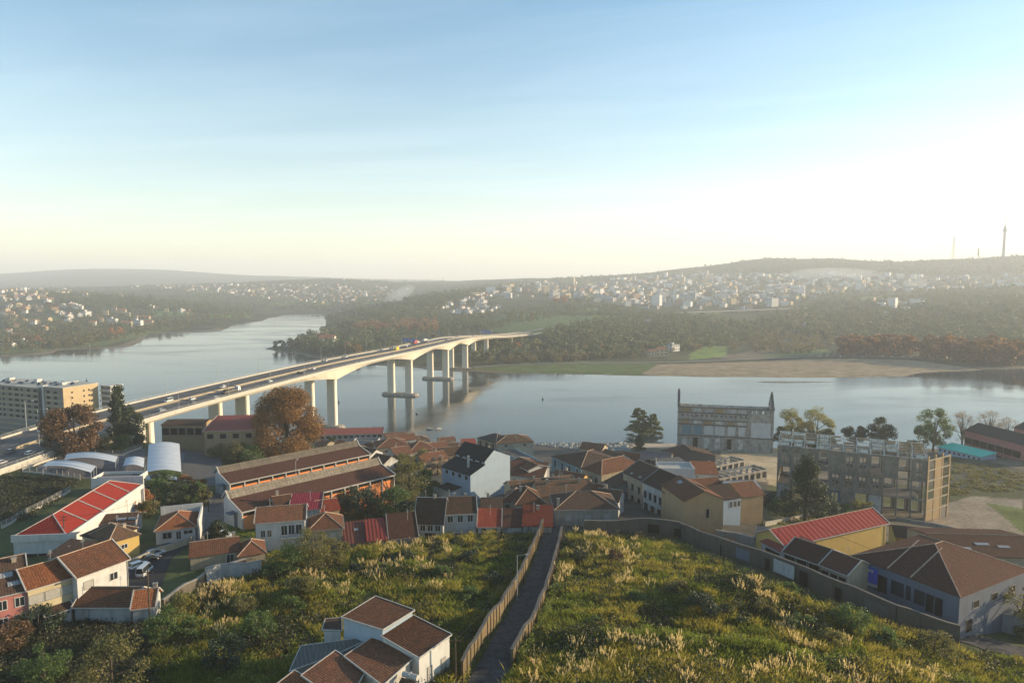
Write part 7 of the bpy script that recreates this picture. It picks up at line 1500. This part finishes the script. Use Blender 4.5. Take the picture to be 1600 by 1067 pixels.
zone([(1370, 478), (1430, 482), (1425, 495), (1375, 492)], 7, ['w', 'c', 'wf'], 'in the farmstead among the right-hand woods', .8, 1.2)
# the rest of the far towns: too many to count
def town(polys, name, label, seed, smin=.7, smax=1.3):
    rg2 = np.random.default_rng(seed); VV = []; QF = []; TI = []; b0 = 0; V4 = []; MI = []
    for poly, n in polys:
        x, y = sample_poly(poly, n); P, ok = Gv(x, y); P = P[ok]
        for p in P:
            w_, d, h = rg2.uniform(8, 16), rg2.uniform(7, 11), rg2.choice([4, 6, 6, 7, 9, 14], p=[.15, .3, .2, .2, .1, .05]); s = rg2.uniform(smin, smax); w_, d, h = w_*s, d*s, h*s; a = rg2.uniform(-.9, .9); c, sn = math.cos(a), math.sin(a); r = 0 if h > 8 else 2.2*s; wm_ = int(rg2.choice([0, 0, 0, 0, 1, 1, 1, 2, 2, 2, 3]))
            pts = [(-w_/2, -d/2, -4), (w_/2, -d/2, -4), (w_/2, d/2, -4), (-w_/2, d/2, -4), (-w_/2, -d/2, h), (w_/2, -d/2, h), (w_/2, d/2, h), (-w_/2, d/2, h), (-w_/2, 0, h+r+.01), (w_/2, 0, h+r+.01)]
            for q in pts: V4.append((p[0]+q[0]*c-q[1]*sn, p[1]+q[0]*sn+q[1]*c, p[2]+q[2]))
            rm_ = 4 if r else 5
            for f, m_ in (((0, 1, 5, 4), wm_), ((1, 2, 6, 5), wm_), ((2, 3, 7, 6), wm_), ((3, 0, 4, 7), wm_), ((4, 5, 9, 8), rm_), ((6, 7, 8, 9), rm_), ((5, 6, 9, 9), wm_), ((7, 4, 8, 8), wm_)): QF.append([b0+i for i in f]); MI.append(m_)
            b0 += 10
    me = bpy.data.meshes.new(name); me.from_pydata(V4, [], [f if f[2] != f[3] else f[:3] for f in QF])
    for m_ in (fwht, fcrm, fgry, forg, froof, froofg): me.materials.append(m_)
    me.polygons.foreach_set('material_index', MI); o = bpy.data.objects.new(name, me); COL.objects.link(o); tag(o, label, kind='stuff')
town([([(200, 447), (300, 446), (440, 444), (600, 448), (640, 452), (600, 470), (520, 476), (400, 466)], 210), ([(0, 450), (60, 452), (110, 458), (60, 466), (0, 470)], 40), ([(480, 430), (560, 434), (700, 440), (560, 440)], 40)], 'distant_town', 'countless tiny houses of the far town behind the river bend', 21)
town([([(800, 445), (960, 436), (1100, 428), (1200, 430), (1240, 450), (1200, 470), (1100, 480), (980, 478), (860, 462)], 560), ([(740, 455), (800, 448), (800, 462), (740, 470)], 40)], 'hillside_town', 'countless houses of the town on the hillside across the river', 22, 1.1, 2.3)
town([([(1200, 428), (1340, 430), (1480, 432), (1600, 430), (1600, 452), (1420, 456), (1300, 458), (1220, 480)], 330), ([(1360, 470), (1440, 474), (1440, 486), (1360, 486)], 16)], 'hazy_town', 'hazy houses on the right-hand hillside below the mast', 23, 1.1, 2.3)
# ---------------------------------------------------------------- far woods
def wood(polys_n, kind, name, label, seed, hr=(6, 13), nq=80, leaf=1.6, wk=.42, thr=None, sd=0):
    rg2 = np.random.default_rng(seed); Cs = []; Sz = []
    for poly, n in polys_n:
        x, y = sample_poly(poly, n); P, ok = Gv(x, y); P = P[ok]; P = P[P[:, 2] > .9]
        if thr is not None: P = P[fbm(P[:, 0]/90, P[:, 1]/90, 3, sd) > thr]
        m = len(P); h = rg2.uniform(*hr, m); rd = h*rg2.uniform(wk*.8, wk*1.25, m); d = rg2.normal(size=(m, nq, 3)); d /= np.linalg.norm(d, axis=2)[:, :, None]; q = rg2.uniform(.5, 1.08, (m, nq, 1))
        lobes = 1 + .25*np.sin(d[:, :, :1]*5 + rg2.uniform(0, 6, (m, 1, 1))) * np.sin(d[:, :, 1:2]*5 + rg2.uniform(0, 6, (m, 1, 1)))
        pts = P[:, None, :] + np.stack([0*h, 0*h, h*.52], 1)[:, None, :] + d*q*lobes*np.stack([rd, rd, h*.5], 1)[:, None, :]; Cs.append(pts.reshape(-1, 3)); Sz.append(np.repeat(leaf*h/10, nq))
    C = np.concatenate(Cs); V, Fc = quads(C, np.concatenate(Sz), rg2, 1.2); return nm_mesh(name, V, Fc, [LF[kind]], kind='stuff', label=label)
wood([([(0, 462), (60, 458), (150, 456), (240, 460), (330, 470), (400, 478), (395, 494), (300, 508), (150, 536), (0, 552)], 520), ([(70, 455), (150, 457), (240, 466), (250, 484), (150, 482), (80, 470)], 420), ([(230, 470), (330, 474), (400, 484), (390, 494), (250, 486)], 300)], 'wood', 'left_bank_wood', 'dark woods covering the left bank hillside', 41)
wood([([(20, 500), (240, 505), (300, 492), (395, 484), (392, 497), (250, 522), (130, 542), (0, 555)], 330)], 'wood2', 'riverside_wood', 'brown and olive riverside woods on the left bank', 42)
wood([([(190, 448), (420, 440), (600, 440), (650, 452), (600, 482), (500, 488), (420, 482), (300, 468)], 900), ([(0, 445), (200, 444), (400, 436), (700, 437), (700, 445), (200, 454), (0, 455)], 300)], 'wood', 'distant_wood', 'bluish distant woods behind the river bend', 43, hr=(7, 14), nq=45, leaf=2.2)
wood([([(440, 540), (450, 525), (480, 512), (540, 490), (600, 480), (650, 478), (680, 488), (690, 505), (640, 540), (560, 555), (480, 552)], 560), ([(480, 510), (560, 478), (660, 478), (685, 500), (600, 512)], 420), ([(630, 470), (700, 455), (760, 447), (820, 440), (840, 448), (760, 460), (700, 475), (680, 490)], 600)], 'wood', 'peninsula_wood', 'dark woods of the wooded point behind the bridge', 44, hr=(8, 17))
wood([([(560, 512), (640, 505), (682, 506), (682, 520), (600, 522), (550, 520)], 170)], 'red', 'poplar_plantation', 'reddish brown leafless plantation behind the bridge', 45, hr=(12, 17), wk=.3)
wood([([(680, 494), (770, 492), (800, 482), (900, 476), (960, 480), (1000, 484), (990, 492), (880, 496), (820, 505), (740, 520), (690, 530)], 420)], 'wood', 'middle_wood', 'dark trees between the pale village and the green slope', 46, hr=(7, 13))
wood([([(850, 520), (930, 500), (1000, 490), (1100, 495), (1200, 510), (1200, 530), (1140, 540), (1060, 548), (960, 552), (860, 545)], 1150), ([(690, 530), (840, 540), (1000, 555), (1000, 562), (800, 562), (720, 568)], 260)], 'wood', 'central_wood', 'dense dark green wood on the slope across the river', 47, hr=(7, 14))
wood([([(900, 510), (1100, 500), (1220, 520), (1200, 545), (1000, 555), (880, 550)], 260), ([(1200, 490), (1300, 500), (1320, 540), (1250, 556), (1180, 550)], 260), ([(740, 572), (860, 556), (1000, 560), (900, 566)], 90)], 'wood2', 'mixed_wood', 'olive and brown trees along the far shore', 48, hr=(6, 12))
wood([([(1180, 500), (1300, 470), (1400, 468), (1500, 480), (1600, 475), (1600, 540), (1450, 535), (1300, 530), (1220, 520)], 1300), ([(1430, 455), (1600, 450), (1600, 480), (1450, 480)], 350)], 'wood', 'hazy_wood', 'hazy woods on the right-hand slope', 49, hr=(8, 16))
wood([([(1320, 480), (1450, 490), (1500, 520), (1330, 525)], 200)], 'wood2', 'hazy_mixed_wood', 'hazy olive trees above the autumn avenue', 50, hr=(7, 13))
wood([([(1000, 430), (1120, 414), (1180, 404), (1300, 404), (1400, 408), (1500, 406), (1600, 398), (1600, 430), (1400, 430), (1200, 428), (1020, 440)], 1100), ([(860, 436), (1000, 428), (1000, 434), (860, 440)], 90), ([(800, 450), (1200, 440), (1200, 470), (900, 475)], 200), ([(1200, 440), (1600, 436), (1600, 470), (1250, 475)], 260)], 'wood', 'hilltop_wood', 'faded woods on the hilltops and between the town houses', 51, hr=(8, 16), nq=50, leaf=2.2)
wood([([(-500, 450), (0, 455), (0, 552), (-500, 590)], 500), ([(1600, 400), (2100, 395), (2100, 560), (1600, 560)], 900)], 'wood', 'outer_wood', 'woods continuing past both edges of the view', 52, hr=(8, 15), nq=50, leaf=2.0)
# countable far trees
fproto = {}
def far_tree(px, py, h, kind, where, wk=.42, desc='tree', sc_=None):
    key = (kind, wk)
    if key not in fproto: o = tree(0, 0, 10, 10*wk, kind, '', 420, 1.0, .1, ncl=16, loc=(0, 0, 0), limbs=5, spread=.36, seed=len(fproto)); fproto[key] = o; o.name = 'tree'
    else: o = copy_tree(fproto[key])
    o.location = G(px, py, 0); k = h/10; o.scale = (k*rg.uniform(.85, 1.2), k*rg.uniform(.85, 1.2), k); o.rotation_euler = (0, 0, rg.uniform(0, 6.28)); o['label'] = desc + ' ' + where; o['group'] = desc + 's ' + where
for k in range(22): far_tree(1316 + k*5.2 + rg.uniform(-2, 2), 556 + rg.uniform(-5, 4) - (4 if k % 2 else 0), rg.uniform(24, 32), 'red', 'in the left avenue behind the sandy beach', .34, 'rusty autumn tree')
for k in range(34): far_tree(1440 + k*5.4 + rg.uniform(-2, 2), 560 + k*.35 + rg.uniform(-5, 4) - (5 if k % 2 else 0), rg.uniform(24, 34), 'red' if k % 3 else 'brown', 'in the right avenue reaching the photo edge', .34, 'rusty autumn tree' if k % 3 else 'brown autumn tree')
for x, y, h, kd, d in [(90, 545, 12, 'yellow', 'yellow-green tree'), (108, 542, 11, 'olive', 'olive tree'), (138, 535, 17, 'olive', 'olive tree'), (150, 531, 18, 'olive', 'olive tree'), (175, 527, 18, 'orange', 'russet tree'), (186, 525, 17, 'orange', 'russet tree'), (205, 522, 12, 'green', 'green tree'), (45, 540, 14, 'dkbrown', 'dark brown tree'), (60, 537, 14, 'orange', 'russet tree'), (30, 534, 13, 'dkbrown', 'dark brown tree'), (122, 537, 13, 'olive', 'olive tree'), (225, 520, 12, 'olive', 'olive tree'), (250, 515, 15, 'olive', 'olive tree'), (262, 513, 14, 'olive', 'olive tree'), (278, 510, 14, 'olive', 'olive tree'), (75, 482, 18, 'dkbrown', 'dark brown tree'), (88, 484, 18, 'dkbrown', 'dark brown tree')]:
    far_tree(x, y, h, kd, 'on the left river bank', .45, d)
for x, y, h, kd, d, wh in [(838, 548, 17, 'yellow', 'yellow tree', 'below the end of the bridge'), (809, 552, 16, 'orange', 'russet tree', 'below the end of the bridge'), (433, 547, 15, 'dark', 'dark tree', 'at the tip of the wooded point'), (440, 545, 14, 'dark', 'dark tree', 'at the tip of the wooded point'), (545, 552, 16, 'brown', 'brown tree', 'right of the white house on the point'), (560, 553, 15, 'brown', 'brown tree', 'right of the white house on the point'), (675, 530, 24, 'olive', 'tall olive tree', 'at the end of the reddish plantation'), (869, 475, 26, 'orange', 'russet tree', 'in the town right of the bridge end'), (882, 474, 24, 'orange', 'russet tree', 'in the town right of the bridge end'), (830, 502, 18, 'olive', 'olive tree', 'beside the road above the bridge end'), (815, 503, 18, 'olive', 'olive tree', 'beside the road above the bridge end'), (942, 550, 12, 'orange', 'russet tree', 'in the central shore meadow'), (1180, 546, 14, 'olive', 'olive tree', 'at the right end of the meadow')]:
    far_tree(x, y, h, kd, wh, .42, d)
# ---------------------------------------------------------------- far landmarks
def far_named(px, py, k, label, s, yaw): o = far_put(px, py, k, '', yaw, s); o['label'] = label; del o['group']; return o
far_named(512, 540, 'w', 'white manor house with a red roof on the wooded point', 2.1, .05); far_named(505, 532, 'o', 'pink gabled building behind the white manor on the point', 1.6, .1); far_named(450, 541, 'wf', 'tiny white pavilion near the tip of the point', .7, 0)
far_named(1051, 548, 'wf', 'square white house beside the bright meadow', 1.3, .6); far_named(1032, 556, 'c', 'cream riverside house with an arcade, the right one', 1.5, .1); far_named(1018, 557, 'c', 'cream riverside house with an arcade, the left one', 1.2, .1); far_named(1010, 502, 'h', 'pale roofed hall on the top of the central wood', .6, .2)
def viaduct(x0, y0, x1, y1, Y0, Y1, label, n=12, w_=14, hh=1.6):
    a = AY(x0, y0, Y0); b_ = AY(x1, y1, Y1); r = empty('viaduct', a, label=label, cat='viaduct'); e = (b_-a); mb = MB().beam((0, 0, 0), e, w_, hh); mb.build('deck', M['conc'], r)
    for k in range(1, n): p = a.lerp(b_, k/n); mb = MB().tube(p-a-Vector((0, 0, 1)), Vector((p.x-a.x, p.y-a.y, min(t1(p.x, p.y), p.z-3)-a.z-2)), 1.5, 1.5, 8); mb.build('pier', M['conc'], r)
viaduct(1030, 490, 1270, 481, 1750, 1950, 'long pale viaduct on thin piers across the valley', 14); viaduct(1440, 469, 1520, 466, 2500, 2600, 'second faint viaduct high in the hazy right-hand woods', 6, 12, 2.2); viaduct(1400, 426, 1585, 428, 3600, 3700, 'faint elevated road far up in the haze', 10, 14, 3)
tp = AY(1568, 399, 4000); bz = t1(tp.x, tp.y); top = AY(1568, 338, 4000).z - bz
tv = empty('television_tower', (tp.x, tp.y, bz), label='tall slender television tower on the hazy ridge', cat='tower'); k = top/230
MB().lathe((0, 0, 0), [(9, -10), (8, 0), (7, 60*k), (6.5, 150*k)], 14).build('shaft', M['lgrey'], tv); MB().lathe((0, 0, 0), [(6.5, 146*k), (11, 152*k), (11, 160*k), (7, 164*k), (5, 176*k)], 16).build('viewing_deck', M['grey'], tv); MB().lathe((0, 0, 0), [(2.6, 176*k), (2.0, 200*k), (.9, 230*k)], 8).build('antenna', M['lgrey'], tv)
mp_ = AY(1489, 409, 4000); mz = t1(mp_.x, mp_.y); hm_ = AY(1489, 370, 4000).z - mz; ms = empty('lattice_mast', (mp_.x, mp_.y, mz), label='thin lattice radio mast left of the television tower', cat='mast'); mb = MB()
for sx, sy in ((-1, -1), (1, -1), (1, 1), (-1, 1)): mb.beam((sx*9, sy*9, -6), (sx*1.5, sy*1.5, hm_), 1.0)
for q in range(9):
    z0, z1 = hm_*q/9, hm_*(q+1)/9; r0, r1 = 9-7.5*q/9, 9-7.5*(q+1)/9
    for (a, b_), (c, d) in (((-1, -1), (1, -1)), ((1, -1), (1, 1)), ((1, 1), (-1, 1)), ((-1, 1), (-1, -1))): mb.beam((a*r0, b_*r0, z0), (c*r1, d*r1, z1), .6)
mb.build('frame', M['pole'], ms); MB().tube((0, 0, hm_-14), (0, 0, hm_+2), 1.6, 1.6, 8).build('antenna', M['pole'], ms)
mp_ = AY(1528.5, 404, 4000); mz = t1(mp_.x, mp_.y); m3 = empty('water_tower', (mp_.x, mp_.y, mz), label='short dark tower between the mast and the television tower', cat='tower'); hm_ = AY(1528, 388, 4000).z - mz
MB().tube((0, 0, -5), (0, 0, hm_*.6), 2.4, 2.2, 10).build('shaft', M['dkconc'], m3); MB().tube((0, 0, hm_*.45), (0, 0, hm_*.6), 5, 5, 10).build('platform', M['dkconc'], m3); MB().tube((0, 0, hm_*.6), (0, 0, hm_), 3.4, 3.4, 10).build('tank', M['dkconc'], m3)
# buoys, boats
for px, py, lb in ((529, 629, 'dark channel buoy left of the first pier in the water'), (848, 624, 'dark channel buoy in the middle of the open river'), (651, 647, 'small red buoy below the second pier'), (135, 595, 'dark channel marker near the left apartment block')):
    p = AZ(px, py, 0); r = empty('buoy', p, label=lb, cat='buoy'); MB().lathe((0, 0, -.3), [(.9, 0), (1.0, .5), (.8, .9), (.3, 1.1)], 12).build('float', M['red'] if 'red ' in lb and 'red' in M else M['dark'], r); MB().tube((0, 0, .8), (0, 0, 3.2 if 'small' not in lb else 1.4), .3, .12, 8).build('marker', M['dark'], r)
bp0 = None
for k, (px, py, lb) in enumerate([(671, 677, 'small white boat on the shore by the brown stones, the left one'), (685, 677, 'small white boat on the shore by the brown stones, the right one'), (868, 586, 'white boat moored by the far muddy bank'), (140, 541, 'pale boat at the left river bank')]):
    if k == 0:
        r = bp0 = empty('boat', (0, 0, 0)); mb = MB(); secs = [[Vector((x, -w_, .7)), Vector((x, -w_*.6, 0)), Vector((x, w_*.6, 0)), Vector((x, w_, .7))] for x, w_ in ((-2.5, .8), (-1, 1.0), (1, .9), (2.3, .4), (2.8, .05))]; loft(mb, secs); mb.build('hull', M['trim'], r); MB().box(-1, .6, -.6, .6, .7, 1.3).build('cabin', M['frame'], r)
    else: r = copy_tree(bp0)
    p = G(px, py, 0); p.z = max(p.z, 0); r.location = p; r.rotation_euler = (0, 0, k*.7); r['label'] = lb; r['category'] = 'boat'
road('riverside_road', 'riverside road along the far shore', [(740, 574), (860, 568), (960, 567), (1060, 566), (1200, 560), (1330, 557), (1440, 560)], 8, plain('far_road', (.28, .27, .25), .9), .6)
road('access_road', 'road curving down from the village to the bridge', [(808, 522), (850, 514), (900, 508), (935, 504)], 12, plain('far_road2', (.32, .31, .29), .9), .8)
# cars in the riverside car park
cpk = None
for k in range(30):
    px = 1262 + k*6.5 + rg.uniform(-2, 2); py = 557 + rg.uniform(-4, 1); c_ = ['white', 'silver', 'grey', 'white', 'red'][k % 5]; p = G(px, py, 0); p.z += .1
    car('hatch', c_, p, rg.uniform(0, 3), c_ + ' car parked by the riverside behind the sandy beach', c_ + ' cars parked behind the sandy beach')
# ---------------------------------------------------------------- air
hm = bpy.data.materials.new('haze_air'); hm.use_nodes = True; t = hm.node_tree; t.nodes.clear()
o_ = nd(t, 'ShaderNodeOutputMaterial'); pv = nd(t, 'ShaderNodeVolumePrincipled', {'Color': (.86, .92, .98, 1), 'Density': HAZE_DENSITY, 'Anisotropy': .1})
t.links.new(pv.outputs[0], o_.inputs['Volume'])
HB = MB().box(-16000, 16000, -300, 16400, -40, 480)
HB.build('haze', hm, kind='stuff', label='pale blue haze over the river valley and the far hills')
# thin chimney smoke over the valley
for nm_, (px, py, Y), (sx, sy, sz), rx, dn in (('smoke', (1300, 428, 3200), (210, 120, 30), 0, .0022), ('smoke', (622, 462, 2500), (70, 60, 24), -.5, .004), ('smoke', (1430, 452, 2800), (45, 40, 60), .2, .004)):
    p = AY(px, py, Y); mb = MB(); n, m_ = 16, 9; rw = []
    for i in range(m_+1):
        th = math.pi*i/m_; rw.append([Vector((sx*math.sin(th)*math.cos(2*math.pi*k/n)*(1+.2*math.sin(3*k)), sy*math.sin(th)*math.sin(2*math.pi*k/n), sz*math.cos(th))) for k in range(n)])
    for i in range(m_):
        for k in range(n): j = (k+1) % n; mb.face([rw[i][k], rw[i+1][k], rw[i+1][j], rw[i][j]] if 0 < i < m_-1 else ([rw[0][0], rw[1][k], rw[1][j]] if i == 0 else [rw[i][k], rw[m_][0], rw[i][j]]))
    sm = bpy.data.materials.new('smoke'); sm.use_nodes = True; t = sm.node_tree; t.nodes.clear(); o_ = nd(t, 'ShaderNodeOutputMaterial'); tcs = nd(t, 'ShaderNodeTexCoord')
    pv = nd(t, 'ShaderNodeVolumePrincipled', {'Color': (.85, .9, .95, 1), 'Density': dn}); t.links.new(pv.outputs[0], o_.inputs['Volume'])
    o = mb.build(nm_, sm, kind='stuff', label='thin pale smoke drifting over the valley'); o.location = p; o.rotation_euler = (0, rx, 0)
